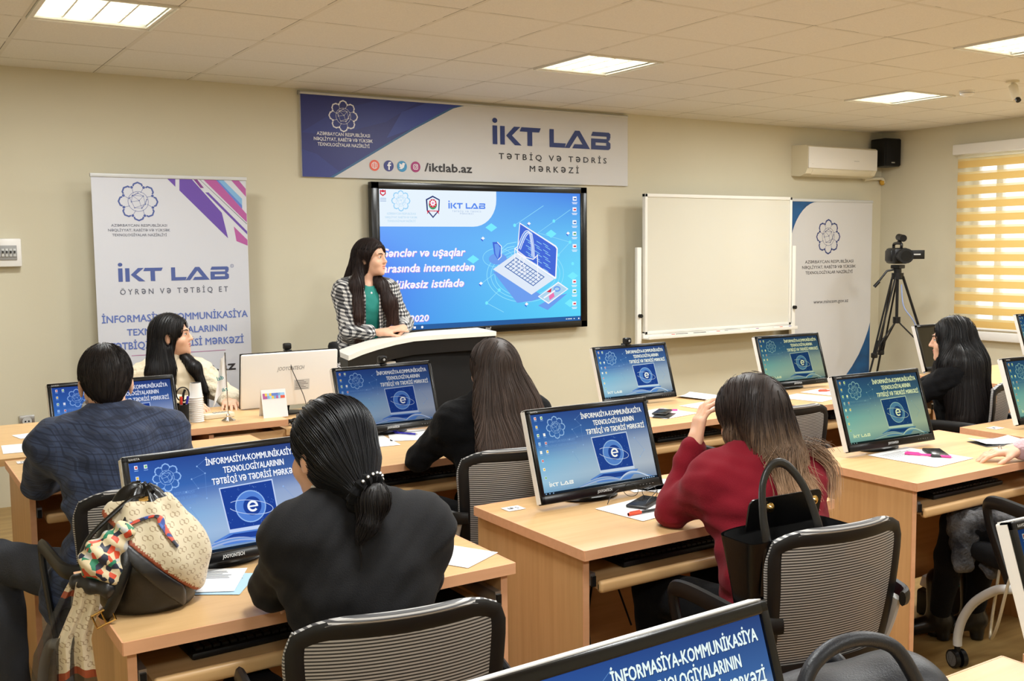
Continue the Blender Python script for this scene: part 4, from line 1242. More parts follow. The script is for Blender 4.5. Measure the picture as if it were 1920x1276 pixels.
def soft(F, lo, hi, h, mats, name, parent=None, pick=None, smooth_iter=1):
    """one continuous mesh from field F; pick(face centres) chooses the material index"""
    V, Q = nets(F, lo, hi, h)
    for _ in range(smooth_iter):
        A = np.zeros_like(V); n = np.zeros(len(V), np.float32)
        for k in range(4):
            for j in ((k+1) % 4,):
                np.add.at(A, Q[:, k], V[Q[:, j]]); np.add.at(n, Q[:, k], 1)
                np.add.at(A, Q[:, j], V[Q[:, k]]); np.add.at(n, Q[:, j], 1)
        V = V*.5+.5*A/np.maximum(n, 1)[:, None]
    me = bpy.data.meshes.new(name)
    me.vertices.add(len(V)); me.vertices.foreach_set('co', V.astype(np.float32).ravel())
    me.loops.add(Q.size); me.loops.foreach_set('vertex_index', Q.astype(np.int32).ravel())
    me.polygons.add(len(Q)); me.polygons.foreach_set('loop_start', np.arange(0, Q.size, 4, dtype=np.int32))
    for m_ in ([mats] if isinstance(mats, str) else mats): me.materials.append(MATS[m_])
    if pick is not None:
        me.polygons.foreach_set('material_index', pick(V[Q].mean(1)).astype(np.int32))
    me.update(calc_edges=True); me.validate(); me.shade_smooth()
    return link(name, me, parent)

# ------------------------------------------------------------------ hair: strands combed along the surface of a hair volume
def hair_material(name, root, tip, z0, z1, rough=.52):
    m = mat(name, root, rough, spec=.32)
    n, l = nodes_of(m); b = n['Principled BSDF']
    at = n.new('ShaderNodeAttribute'); at.attribute_name = 'tone'
    tc = n.new('ShaderNodeTexCoord'); sp = n.new('ShaderNodeSeparateXYZ'); l.new(tc.outputs['Object'], sp.inputs[0])
    mr = n.new('ShaderNodeMapRange'); mr.inputs[1].default_value = z0; mr.inputs[2].default_value = z1
    ad = n.new('ShaderNodeMath'); ad.operation = 'MULTIPLY_ADD'; ad.inputs[1].default_value = .10
    l.new(at.outputs['Fac'], ad.inputs[0]); l.new(sp.outputs[2], ad.inputs[2]); l.new(ad.outputs[0], mr.inputs[0])
    mx = n.new('ShaderNodeMix'); mx.data_type = 'RGBA'; mx.inputs[6].default_value = tip; mx.inputs[7].default_value = root
    l.new(mr.outputs[0], mx.inputs[0])
    hv = n.new('ShaderNodeHueSaturation'); mv = n.new('ShaderNodeMapRange'); mv.inputs[3].default_value = .55; mv.inputs[4].default_value = 1.55
    l.new(at.outputs['Fac'], mv.inputs[0]); l.new(mv.outputs[0], hv.inputs['Value']); l.new(mx.outputs[2], hv.inputs['Color']); l.new(hv.outputs[0], b.inputs['Base Color'])
    b.inputs['Sheen Weight'].default_value = .0
    return m
def grad(F, p, e=.003):
    d = F(p); g = np.empty_like(p)
    for k in range(3):
        q = p.copy(); q[:, k] += e; g[:, k] = (F(q)-d)/e
    return d, g/np.maximum(np.linalg.norm(g, axis=1), 1e-6)[:, None]
def comb(F, seeds, flow, steps, step, lift=.002, free=None, rnd=None, wave=0.0):
    """streamlines of flow(p, i) kept on the surface of F"""
    rnd = rnd or np.random.default_rng(5); p = seeds.astype(np.float32).copy(); N = len(p)
    lf = lift*rnd.uniform(-.6, 1.4, N).astype(np.float32); ph = rnd.uniform(0, 6.28, N); out = []
    for i in range(steps):
        fr = np.zeros(N, bool) if free is None else free(p)
        for _ in range(2):
            d, g = grad(F, p); p = np.where(fr[:, None], p, p-g*(d-lf)[:, None])
        out.append(p.copy())
        v = flow(p, i).astype(np.float32)
        if wave: v = v+wave*np.stack([np.sin(ph+i*.5), np.cos(ph+i*.4), 0*ph], 1)
        v = np.where(fr[:, None], v, v-g*np.sum(v*g, 1)[:, None])
        v = v/np.maximum(np.linalg.norm(v, axis=1), 1e-5)[:, None]
        p = (p+v*step).astype(np.float32)
    return np.stack(out, 1)                     # N, steps, 3
def strands(lines, name, material, parent, r=.0011, cut=None, rnd=None, extra=None):
    """lines (N, K, 3) as thin three-sided tapering hairs in one mesh"""
    rnd = rnd or np.random.default_rng(9); N, K, _ = lines.shape
    if cut is not None:
        pass
    t = np.gradient(lines, axis=1); t /= np.maximum(np.linalg.norm(t, axis=2), 1e-6)[..., None]
    up = np.zeros_like(t); up[..., 2] = 1; up[..., 0] = .3
    x = np.cross(up, t); x /= np.maximum(np.linalg.norm(x, axis=2), 1e-6)[..., None]; y = np.cross(t, x)
    rr = r*.85*rnd.uniform(.6, 1.3, (N, 1))*np.linspace(1, .25, K)[None, :]**.7
    ring = [lines+rr[..., None]*(math.cos(a)*x+math.sin(a)*y) for a in (0, 2.094, 4.189)]
    V = np.stack(ring, 2).reshape(-1, 3)
    base = (np.arange(N)[:, None]*K+np.arange(K-1)[None, :]).ravel()*3
    Q = np.concatenate([np.stack([base+k, base+(k+1) % 3, base+3+(k+1) % 3, base+3+k], 1) for k in range(3)])
    tone = np.repeat(rnd.uniform(0, 1, N).astype(np.float32), K*3)
    return V, Q, tone
def hair_object(name, material, parent, base, lines, r=.0012, label=None):
    """base = (verts, quads) of the hair volume, plus strands, as one mesh"""
    Vs, Qs, Ts = [], [], []; k = 0
    if base is not None:
        Vs.append(base[0]); Qs.append(base[1]); Ts.append(np.full(len(base[0]), .25, np.float32)); k = len(base[0])
    for L in lines:
        v, q, t_ = strands(L, '', None, None, r)
        Vs.append(v); Qs.append(q+k); Ts.append(t_); k += len(v)
    V = np.concatenate(Vs); Q = np.concatenate(Qs); T_ = np.concatenate(Ts)
    me = bpy.data.meshes.new(name)
    me.vertices.add(len(V)); me.vertices.foreach_set('co', V.astype(np.float32).ravel())
    me.loops.add(Q.size); me.loops.foreach_set('vertex_index', Q.astype(np.int32).ravel())
    me.polygons.add(len(Q)); me.polygons.foreach_set('loop_start', np.arange(0, Q.size, 4, dtype=np.int32))
    a = me.attributes.new('tone', 'FLOAT', 'POINT'); a.data.foreach_set('value', T_)
    me.materials.append(MATS[material]); me.update(calc_edges=True); me.shade_smooth()
    o = link(name, me, parent)
    if label: o['label'] = label
    return o

# ------------------------------------------------------------------ people
def rot3(yaw=0, pitch=0, roll=0):
    """turn left (yaw), look up (pitch), lean to the right ear (roll); degrees"""
    return np.array(Euler((R(pitch), R(roll), R(yaw)), 'YXZ').to_matrix() if False else (Matrix.Rotation(R(yaw), 3, 'Z') @ Matrix.Rotation(R(pitch), 3, 'X') @ Matrix.Rotation(R(roll), 3, 'Y')), dtype=np.float32)
class Head:
    """skull centre H, rotation M; local axes: x right, y forward, z up; s = size"""
    def __init__(self, H, M, s=1.0, male=False):
        self.H, self.M, self.s, self.male = V3(H), M, s, male
    def w(self, p):
        return self.H+self.M@(V3(p)*self.s)
    def el(self, c, r): return ell(self.w(c), V3(r)*self.s, self.M)
    def cp(self, a, b, ra, rb=None): return cap(self.w(a), self.w(b), ra*self.s, None if rb is None else rb*self.s)
    def shape(self, F):
        s = self.s
        F.add(self.el((0, -.012, .030), (.0745, .094, .086)), .02)
        F.add(self.el((0, .030, -.030), (.060, .062, .078)), .025)
        F.add(self.el((0, .050, -.080), (.036 if not self.male else .042, .034, .026)), .03)
        F.add(self.cp((0, .076, -.100), (0, .078, -.098), .0125), .018)
        for q in (-1, 1):
            F.add(self.el((q*.040, .060, -.030), (.022, .024, .024)), .02)
            F.add(self.cp((q*.012, .088, .024), (q*.045, .072, .026), .009, .008), .012)
            F.cut(self.el((q*.031, .098, .006), (.015, .014, .0105)), .012)
            F.add(self.el((q*.030, .0765, .004), (.0135, .0125, .0115)), .003)
            F.add(self.el((q*.0755, -.006, -.012), (.007, .018, .030)), .006)
            F.add(self.el((q*.079, -.013, -.006), (.006, .012, .022)), .005)
        F.add(self.cp((0, .088, .012), (0, .107, -.026), .0075, .0105), .010)
        for q in (-1, 1): F.add(self.cp((q*.009, .094, -.030), (q*.009, .098, -.029), .0075), .005)
        F.add(self.el((0, .0845, -.0545), (.021, .0105, .0065)), .006)
        F.add(self.el((0, .0825, -.0665), (.018, .0110, .0072)), .006)
        F.cut(self.cp((-.016, .096, -.0605), (.016, .096, -.0605), .0022), .003)
        return F
    def details(self, parent, origin_dummy=None, lips='lip', brow='brow'):
        for q in (-1, 1):
            m = MB(); c = self.w((q*.0305, .0802, .0045))
            Rm = Matrix([list(r) for r in self.M]).to_4x4()
            m.ball(c, (.0120*self.s, .0098*self.s, .0056*self.s), 'eye_white', 16, Rm)
            m.ball(self.w((q*.0305, .0868, .0045)), (.0058*self.s, .0042*self.s, .0052*self.s), 'iris', 12, Rm)
            m.build('eye', parent)
            m = MB(); m.tube([self.w((q*.014, .0955, .0225)), self.w((q*.026, .0945, .0285)), self.w((q*.040, .0835, .0275)), self.w((q*.050, .0700, .0225))], [.0022*self.s, .0030*self.s, .0026*self.s, .0012*self.s], brow, 8); m.build('eyebrow', parent)
            m = MB(); m.tube([self.w((q*.0195, .0862, .0060)), self.w((q*.025, .0895, .0098)), self.w((q*.033, .0893, .0104)), self.w((q*.042, .0822, .0062))], [.0009, .0014, .0014, .0010], 'lash', 6); m.build('eyelashes', parent)
        F = Field(); F.add(self.el((0, .0853, -.0545), (.0205, .0108, .0062)), .003); F.add(self.el((0, .0835, -.0665), (.0175, .0112, .0068)), .003); F.cut(self.cp((-.016, .0975, -.0605), (.016, .0975, -.0605), .0018), .002)
        c = self.w((0, .085, -.06)); soft(F, c-.032, c+.032, .0018, lips, 'lips', parent)
def hand(F, wrist, dirv, palm, side, curl=(20, 25, 30, 35), spread=6, thumb=30, s=1.0, k=.006):
    """five-fingered hand: dirv points to the fingertips, palm is the palm normal, side = +1 when the thumb lies on dirv x palm"""
    d = V3(dirv); d /= np.linalg.norm(d); n = V3(palm); n = n-d*(n@d); n /= np.linalg.norm(n); x = np.cross(d, n)*side
    w = V3(wrist)
    P = lambda a, b, c: w+d*a*s+x*b*s+n*c*s
    M_ = np.stack([x, d, n], 1)
    F.add(rbox(P(.048, 0, 0), (.038*s, .046*s, .0125*s), .011*s, M_), .012)
    F.add(cap(P(-.01, 0, 0), P(.03, 0, 0), .024*s, .024*s), .016)
    F.add(cap(P(.02, .022, .008), P(.05, .028, .008), .014*s, .012*s), .012)
    L = ((.042, .026, .020), (.047, .030, .021), (.043, .028, .020), (.033, .021, .018))
    for i in range(4):
        b = .0285-.0190*i
        a = R(spread*(1.5-i)); c = R(curl[i]); p = P(.090-.004*abs(i-1.2), b, 0); f = math.cos(a)*d+math.sin(a)*x
        r0 = (.0088, .0090, .0086, .0076)[i]*s
        ang = c*.6
        for j in range(3):
            v = math.cos(ang)*f+math.sin(ang)*n
            q = p+v*L[i][j]*s
            F.add(cap(p, q, r0*(1-.08*j), r0*(1-.08*(j+1))), k)
            p = q; ang += c*(1.0, .8, 0)[j]
    t = R(thumb); p = P(.022, .030, .006)
    v = math.cos(t)*d+math.sin(t)*x+.25*n; v /= np.linalg.norm(v); q = p+v*.040*s; F.add(cap(p, q, .0125*s, .0105*s), .010)
    v2 = v+.35*d+.2*n; v2 /= np.linalg.norm(v2); e = q+v2*.030*s; F.add(cap(q, e, .0102*s, .0092*s), k)
    v3 = v2+.2*d; v3 /= np.linalg.norm(v3); F.add(cap(e, e+v3*.022*s, .0092*s, .0078*s), k)
def torso(F, J, g=0.0, w=1.0, belly=0.0):
    """trunk between hips and shoulders; g = clothing allowance"""
    hp, wa, ch, nk = V3(J['hip']), V3(J['waist']), V3(J['chest']), V3(J['neck'])
    sl, sr = V3(J['sl']), V3(J['sr'])
    up = nk-hp; up /= np.linalg.norm(up); ac = sr-sl; ac /= np.linalg.norm(ac); fw = np.cross(up, ac); fw /= np.linalg.norm(fw)
    F.add(ecap(hp-ac*.055, hp+ac*.055, .118*w+g, .118*w+g, .86, fw), .03)
    F.add(ecap(hp, wa, (.150*w+g), (.128*w+belly*.5+g), .76, fw), .05)
    F.add(ecap(wa, ch, .128*w+belly*.5+g, .155*w+g, .72, fw), .05)
    F.add(ecap(ch, ch+(nk-ch)*.42, .155*w+g, .125*w+g, .68, fw), .05)
    F.add(cap(sl, sr, .056*w+g, .056*w+g), .05)
    F.add(cap(nk-up*.02, (sl+nk)/2-up*.01, .050+g, .046*w+g), .04)
    F.add(cap(nk-up*.02, (sr+nk)/2-up*.01, .050+g, .046*w+g), .04)
    return up, ac, fw
def arm(F, sh, el_, wr, g=0.0, w=1.0, to=1.0, k=.075):
    sh, el_, wr = V3(sh), V3(el_), V3(wr)
    F.add(cap(sh, el_, .048*w+g, .040*w+g), k)
    e2 = el_+(wr-el_)*to
    F.add(cap(el_, e2, .041*w+g, (.041+(.027-.041)*to)*w+g), .012)
def leg(F, hp, kn, an, g=0.0, w=1.0, k=.03):
    F.add(cap(hp, kn, .082*w+g, .056*w+g), k)
    kn, an = V3(kn), V3(an)
    F.add(cap(kn, kn+(an-kn)*.35, .055*w+g, .053*w+g), .02); F.add(cap(kn+(an-kn)*.35, an, .053*w+g, .034*w+g), .02)
mat('skin', C(226, 178, 150), .48, spec=.35, bump=(300, .03)); MATS['skin'].node_tree.nodes['Principled BSDF'].inputs['Subsurface Weight'].default_value = .12
MATS['skin'].node_tree.nodes['Principled BSDF'].inputs['Subsurface Radius'].default_value = (.02, .008, .004)
mat('eye_white', C(228, 224, 218), .25); mat('iris', C(48, 30, 20), .15); mat('brow', C(40, 28, 24), .7); mat('lash', C(20, 16, 15), .6); mat('lip', C(190, 96, 92), .4); mat('nail', C(206, 120, 120), .25)
hair_material('hair_black', C(23, 19, 19), C(26, 21, 20), 0, 1)
hair_material('hair_bluish', C(18, 18, 22), C(20, 18, 20), 0, 1, .40)
hair_material('hair_dark', C(58, 46, 40), C(84, 66, 56), .85, 1.25)
hair_material('hair_brown', C(38, 26, 23), C(62, 40, 34), 1.1, 1.5)
hair_material('hair_ombre', C(44, 33, 29), C(186, 150, 118), .945, 1.125)
hair_material('hair_long_black', C(15, 12, 12), C(26, 17, 15), .6, 1.1, .48)
hair_material('hair_short', C(33, 26, 24), C(33, 26, 24), 0, 1, .55)
# ------------------------------------------------------------------ office chairs
stripes('mesh_fabric', C(168, 165, 161), C(44, 43, 43), 140, 'Z', .52, .6, .95)
stripes('mesh_edge', C(176, 174, 172), C(70, 70, 72), 150, 'Z', .5, .5)
mat('chair_black', C(15, 15, 16), .5, spec=.35)
mat('seat_fabric', C(18, 18, 20), .9, spec=.2, bump=(260, .25))
def back_pt(s, t, off=0.0):
    q = 1-.16*max(0, (t-.80)/.20)**3
    return Vector((s*(.198+.026*t)*q, -.205-.075*t**1.2-.018*math.sin(PI*t)+.055*abs(s)**2.2*(.5+.5*t)+off, .485+.415*t-.018*abs(s)**4*t))
def make_chair():
    t = thing('office_chair', 'x', 'chair', (0, 0, 0), 0, 'mesh backed office chairs')
    m = MB(); m.box((0, .02, .455), (.47, .46, .075), 'seat_fabric', .032, seg=3); m.build('seat', t)
    m = MB(); m.box((0, .0, .408), (.30, .26, .03), 'black_plastic', .01); m.build('seat_pan', t)
    per = []
    for k in range(15): per.append((-1+2*k/14, 0.0))
    for k in range(1, 12): per.append((1.0, k/12))
    for k in range(15):
        s_ = 1-2*k/14; per.append((s_, 1.0-.035*abs(s_)**8))
    for k in range(1, 12): per.append((-1.0, 1-k/12))
    pts = [back_pt(s_*.93, .05+.90*v) for s_, v in per]
    m = MB(); m.tube(pts, .025, 'chair_black', 10, closed=True, flat=.34, up=(0, 1, .15)); m.build('backrest_frame', t)
    m = MB(); m.grid(lambda u, v: back_pt(-.88+1.76*u, .09+.83*v, -.004), 24, 24, 'mesh_fabric'); m.build('mesh_panel', t)
    m = MB(); m.tube([back_pt(-1.0+2.0*k/16, .995-.03*abs(-1+k/8)**8) for k in range(17)], .0135, 'mesh_edge', 8, flat=.7); m.build('fabric_edge', t)
    for sx in (-1, 1):
        m = MB(); m.tube([back_pt(sx*1.0, q) for q in (.10, .25, .45, .65, .85, .97)], .0125, 'mesh_edge', 8, flat=.6); m.build('fabric_edge', t)
    m = MB(); m.grid(lambda u, v: back_pt(-.93+1.86*u, .0+.15*v, -.016-.01*math.sin(PI*v)), 16, 4, 'black_plastic'); m.grid(lambda u, v: back_pt(.93-1.86*u, .0+.15*v, .008), 16, 4, 'black_plastic'); m.build('lumbar_shell', t)
    for sx in (-1, 1):
        m = MB(); m.tube([(sx*.222, -.225, .665), (sx*.228, -.200, .60), (sx*.226, -.165, .52), (sx*.215, -.125, .45), (sx*.18, -.08, .41)], [.017, .019, .021, .02, .015], 'light_grey', 10, flat=.55, up=(1, 0, 0)); m.build('back_support', t)
        m = MB()
        m.tube([(sx*.205, -.262, .672), (sx*.238, -.245, .672), (sx*.258, -.20, .672), (sx*.266, -.10, .680), (sx*.268, .02, .684), (sx*.268, .085, .676), (sx*.266, .103, .650), (sx*.264, .085, .585), (sx*.260, .035, .49), (sx*.256, -.012, .405)],
               [.020, .023, .026, .027, .026, .024, .022, .021, .020, .019], 'black_plastic', 10, flat=.48, up=(1, 0, 0)); m.build('armrest', t)
        for (nm, P, cx_) in (('leg', [(sx*.20, -.04, .395), (sx*.262, -.03, .395), (sx*.262, .05, .365), (sx*.262, .16, .285), (sx*.262, .225, .20), (sx*.262, .25, .13), (sx*.262, .252, .085)], .252), ('leg', [(sx*.20, -.06, .39), (sx*.250, -.075, .385), (sx*.254, -.15, .325), (sx*.254, -.25, .235), (sx*.254, -.31, .16), (sx*.254, -.325, .085)], -.325)):
            m = MB(); m.tube(P, .0165, 'light_grey', 12); p = m.build(nm, t)
            x = P[-1][0]
            m = MB()
            for q in (-.016, .016): m.cyl((x+q-.009, cx_, .035), (x+q+.009, cx_, .035), .034, 'black_plastic', n=18); m.cyl((x+q*1.5-.001, cx_, .035), (x+q*1.5+.001, cx_, .035), .028, 'grey_plastic', n=18)
            m.cyl((x-.01, cx_, .035), (x+.01, cx_, .035), .012, 'black_plastic'); m.cyl((x, cx_, .04), (x, cx_, .09), .011, 'black_plastic'); m.build('caster', p)
    m = MB(); m.tube([(-.21, -.05, .393), (.21, -.05, .393)], .014, 'light_grey', 10); m.build('cross_bar', t)
    return t
chair0 = make_chair()
CHAIRS = [((.905, 2.025), -9, 'office chair with mesh back turned to the viewer, nearest, behind the woman in black'),
          ((2.09, 1.955), -5, 'office chair with mesh back behind the woman in red, the black tote bag on it'),
          ((1.985, 3.255), -10, 'office chair with mesh back behind the woman with long straight brown hair'),
          ((.715, 3.42), 2, 'office chair with loop armrest under the man in the plaid jacket'),
          ((3.45, 3.36), -4, 'empty office chair pushed in at the second row beneath the whiteboard'),
          ((4.85, 3.30), 24, 'office chair under the woman with long black hair'),
          ((3.60, 1.965), -20, 'office chair with loop armrest and grey leg under the person in pink, right edge'),
          ((5.65, 3.22), 10, 'dark office chair at the far right behind the woman with long black hair')]
for i, ((x, y), rz, lab) in enumerate(CHAIRS):
    if i == 0: chair0.location = (x, y, 0); chair0.rotation_euler = (0, 0, R(rz)); chair0['label'] = lab
    else:
        c_ = another(chair0, (x, y, 0), R(rz), lab)
        if i == 1:
            m = MB(); b_ = back_pt(.22, .075, -.034); m.box(b_, (.034, .003, .018), 'light_grey', .001); m.box(b_+Vector((-.008, -.002, .002)), (.010, .001, .008), 'red'); m.build('maker_tag', c_)

# ------------------------------------------------------------------ keyboards, mouse
def make_keyboard():
    t = thing('keyboard', 'x', 'keyboard', (0, 0, 0), 0, 'black keyboards on the pull-out trays')
    m = MB(); m.box((0, 0, .009), (.445, .150, .018), 'black_plastic', .006); m.build('case', t)
    m = MB()
    for r_ in range(6):
        n_ = 20
        for k in range(n_):
            m.box((-.2+.4*k/(n_-1), .055-.0215*r_, .0205), (.0165, .0165, .007), 'charcoal', .0)
    o = m.build('keys', t); o['kind'] = 'stuff'
    return t
kb0 = make_keyboard()
KBS = [((.835, 2.475), 2, 'black keyboard on the tray under the desk with the scarf-tied bag'), ((2.12, 2.45), 0, 'black keyboard on the tray in front of the woman in red'),
       ((3.60, 2.44), 0, 'black keyboard on the tray by the grey shawl'), ((1.98, 3.84), 0, 'black keyboard on the tray in front of the woman with long straight hair'),
       ((3.50, 3.91), 0, 'black keyboard on the tray of the desk below the whiteboard'), ((4.72, 3.88), 0, 'black keyboard on the tray of the desk with the red pen'), ((.95, 4.23), 0, 'black keyboard on the tray in front of the man in plaid')]
for i, ((x, y), rz, lab) in enumerate(KBS):
    if i == 0: kb0.location = (x, y, .6385); kb0.rotation_euler = (0, 0, R(rz)); kb0['label'] = lab
    else: another(kb0, (x, y, .6385), R(rz), lab)
t = thing('mouse_pad', 'black mouse pad with fine white lettering on the tray right of the woman in black', 'mouse pad', (1.265, 2.415, .6385))
s = Sheet((0, 0, .003), (1, 0, 0), (0, 1, 0)); s.box((0, 0, -.0012), (.22, .20, .0024), 'black_matte')
for k, w_ in enumerate((.09, .07, .055)): s.rect(.095-w_, -.085+.009*k, .095-.045*(k > 0), -.0825+.009*k, 'light_grey'); s.rect(.062, -.085+.009*k, .098, -.0825+.009*k, 'grey_plastic')
s.build('pad', t)
t = thing('computer_mouse', 'black computer mouse on the black mouse pad', 'mouse', (1.225, 2.435, .642))
m = MB(); m.ball((0, 0, .0125), (.029, .052, .018), 'black_plastic', 16); m.build('shell', t)
m = MB(); m.cyl((-.003, .024, .0285), (.003, .024, .0285), .006, 'grey_plastic', n=10); m.build('scroll_wheel', t)

# ------------------------------------------------------------------ papers, phones, pens
def sheet_of_paper(cx, cy, z, w, d, rz, label, marks=0, curl=0.0, name='paper_sheet', q='paper', cat='paper'):
    t = thing(name, label, cat, (cx, cy, z), R(rz), 'loose papers on the desks')
    m = MB(); rn = random.Random(label)
    m.grid(lambda u, v: ((u-.5)*w, (v-.5)*d, .0012+curl*((u-.5)**2*4*(v*.5+.5))), 8, 6, q)
    if marks:
        for k in range(marks):
            y0 = d*.36-.011*k
            a, b = -w*.40, -w*.40+w*rn.uniform(.45, .8)
            m.add([(a, y0, .0017+curl*.5), (b, y0, .0017+curl*.5), (b, y0+.004, .0017+curl*.5), (a, y0+.004, .0017+curl*.5)], [(0, 1, 2, 3)], 'paper_print')
    m.build('sheet', t)
    return t
mat('pale_leaflet', C(176, 208, 226), .6)
ZT = .7502
sheet_of_paper(2.10, 4.21, ZT, .18, .27, -22, 'white sheet with a purple pen on it in front of the dim monitor')
sheet_of_paper(1.895, 4.16, ZT, .18, .27, -8, 'blank white sheet next to the paper with the purple pen, partly behind black hair')
sheet_of_paper(3.985, 4.31, ZT, .18, .22, 18, 'white paper lying behind the head of the woman in red', 0, .012)
sheet_of_paper(3.80, 4.05, ZT, .21, .20, 8, 'white printed page beside the black phone on the second row desk', 3)
sheet_of_paper(3.45, 3.99, ZT, .26, .24, 10, 'white sheet under the black phone and pink pen in the second row')
sheet_of_paper(4.46, 3.93, ZT, .21, .26, 14, 'blank white sheet left of the paper with the red pen')
sheet_of_paper(4.72, 4.00, ZT, .22, .26, 10, 'white sheet with the red pen lying on it')
sheet_of_paper(5.20, 4.26, ZT, .20, .16, 0, 'white paper on the desk edge beneath the white banner', 0, .01)
sheet_of_paper(2.125, 2.555, ZT, .24, .21, 8, 'white sheet under the black phone and dark pencil by the red sleeve')
sheet_of_paper(2.40, 2.72, ZT, .20, .20, 20, 'white paper between monitor and red sleeve, nearest the screen', 2)
sheet_of_paper(2.33, 2.80, ZT, .16, .14, -10, 'small white paper behind the eyeglasses', 1)
sheet_of_paper(3.56, 2.56, ZT, .27, .30, 4, 'white sheet with printed lines under the pink pen and phone', 7)
sheet_of_paper(4.08, 2.55, ZT, .22, .13, -20, 'dark folder lying under a pale crumpled paper', 0, 0, 'folder', 'charcoal', 'folder')
sheet_of_paper(4.09, 2.565, ZT+.0025, .21, .11, -16, 'pale grey paper lying on a dark folder', 2, .012)
sheet_of_paper(.57, 4.93, ZT, .16, .22, -4, 'thick white stack of sheets by the left elbow of the man in plaid', 0)
sheet_of_paper(.68, 5.26, ZT, .20, .13, 10, 'white sheet lying furthest back on the bare table at the left')
sheet_of_paper(.735, 2.615, ZT+.002, .14, .19, -28, 'colour brochure with dark print behind the black bucket bag', 6)
sheet_of_paper(.755, 2.575, ZT, .12, .17, -34, 'pale blue leaflet lying under the brochure by the bucket bag', 3, 0, 'leaflet', 'pale_leaflet')
sheet_of_paper(1.36, 2.455, ZT, .16, .19, 28, 'white paper by the right elbow of the woman in black')
sheet_of_paper(1.40, 2.69, ZT, .10, .13, 14, 'small white paper at the back right corner of the foreground desk')
sheet_of_paper(5.94, 4.00, ZT, .17, .16, 20, 'white paper scrap left of the woman with long black hair')
sheet_of_paper(6.76, 3.98, ZT, .23, .2, 10, 'crumpled white papers on the desk under the window', 4, .03)
for (x, y, rz, lab) in ((1.775, 2.80, 0, 'small white number sticker on the corner of the desk of the woman in red'), (3.235, 2.80, 0, 'small white number sticker on the desk with the pink pen'), (4.40, 2.77, 0, 'small white number sticker on the desk at the right edge'), (.54, 4.59, 0, 'small white number sticker on the desk of the man in plaid')):
    t = thing('desk_sticker', lab, 'sticker', (x, y, ZT), R(rz), 'number stickers on the desks')
    s = Sheet((0, 0, .0008), (1, 0, 0), (0, 1, 0)); s.rect(-.033, -.026, .033, .026, 'print_white').up(); s.text('№ 5', 0, -.010, .020, 'ink_dark', 'c', .036, .01); s.build('label', t)
def phone(x, y, rz, lab, z=ZT+.002, q='black_gloss'):
    t = thing('mobile_phone', lab, 'phone', (x, y, z), R(rz), 'mobile phones')
    m = MB(); m.box((0, 0, .0045), (.073, .150, .009), 'charcoal', .004); m.build('body', t)
    m = MB(); m.box((0, 0, .0092), (.067, .142, .0012), q, .0005); m.build('screen', t)
phone(2.165, 2.60, -62, 'black phone in a brown-edged case on white paper by the red sleeve')
phone(3.655, 2.555, -40, 'black phone beside the pink pen on the white sheet')
phone(3.435, 3.985, -55, 'black phone on white paper in front of the second row monitor', ZT+.006)
t = thing('phone_cover', 'open black flip cover under the phone in the second row', 'phone case', (3.40, 3.93, ZT+.002), R(-55))
m = MB(); m.box((0, 0, .002), (.085, .155, .003), 'black_leather', .001); m.build('cover', t)
def pen(a, b, col, cap_col, lab, z=.0072):
    L = math.dist(a, b); t = thing('pen', lab, 'pen', (a[0], a[1], ZT+z), math.atan2(b[1]-a[1], b[0]-a[0]), 'pens on the desks')
    m = MB(); m.cyl((0, 0, 0), (L*.93, 0, 0), .0045, col, n=10); m.tube([(L*.93, 0, 0), (L, 0, 0)], [.0045, .001], 'silver', 10); m.build('barrel', t)
    m = MB(); m.cyl((0, 0, 0), (L*.32, 0, 0), .0056, cap_col, n=10); m.box((L*.16, 0, .007), (L*.26, .004, .002), cap_col); m.build('cap', t)
pen((2.05, 4.30), (2.13, 4.17), 'blue_pen', 'blue_pen', 'purple pen on the white sheet in front of the dim monitor')
pen((3.545, 2.62), (3.635, 2.455), 'pink', 'pink', 'bright pink pen beside the black phone')
pen((3.47, 4.06), (3.56, 4.00), 'pink', 'pink', 'pink pen next to the phone in the second row')
pen((4.69, 4.06), (4.83, 3.98), 'orange_red', 'orange_red', 'red pen on white paper below the white banner')
pen((2.02, 2.505), (2.18, 2.505), 'charcoal', 'orange_red', 'dark pencil with a red end below the phone by the red sleeve')
t = thing('eyeglasses', 'thin dark eyeglasses lying folded open beside the phone and monitor', 'glasses', (2.20, 2.665, ZT+.001), R(-60))
m = MB()
for q in (-1, 1): m.tube([(q*.034+.027*math.cos(2*PI*k/20), 0, .026+.022*math.sin(2*PI*k/20)) for k in range(20)], .0011, 'black_plastic', 6, closed=True)
m.tube([(-.009, 0, .03), (0, .002, .034), (.009, 0, .03)], .0012, 'black_plastic', 6); m.build('front_rims', t)
for q in (-1, 1):
    m = MB(); m.tube([(q*.062, 0, .034), (q*.066, -.06, .030), (q*.066, -.105, .022), (q*.064, -.135, .004)], .0014, 'black_plastic', 6); m.build('temple', t)

# ------------------------------------------------------------------ things on the reception desk
first = None
for k in range(13):
    lab = 'topmost white paper cup, upside down, on the stack at the reception desk' if k == 12 else 'white paper cup nested in the stack beside the pen holder'
    if k == 0:
        first = thing('paper_cup', lab, 'cup', (1.352, 5.0, .7802), 0, 'stacked white paper cups')
        m = MB(); m.lathe([(.0345, 0), (.0352, .004), (.0335, .006), (.0255, .073), (.0235, .073), (.0318, .006), (.033, 0)], 'paper', 24); m.lathe([(.0250, .0725), (.001, .0725)], 'paper', 24); m.build('cup_wall', first)
        m = MB(); m.tube([(.0347*math.cos(2*PI*j/24), .0347*math.sin(2*PI*j/24), .0028) for j in range(24)], .0022, 'paper', 6, closed=True); m.build('rolled_rim', first)
    else:
        z_ = .7802+.0095*k+(.003 if k == 12 else 0)
        c = another(first, (1.352+random.uniform(-.001, .001), 5.0, z_), 0, lab)
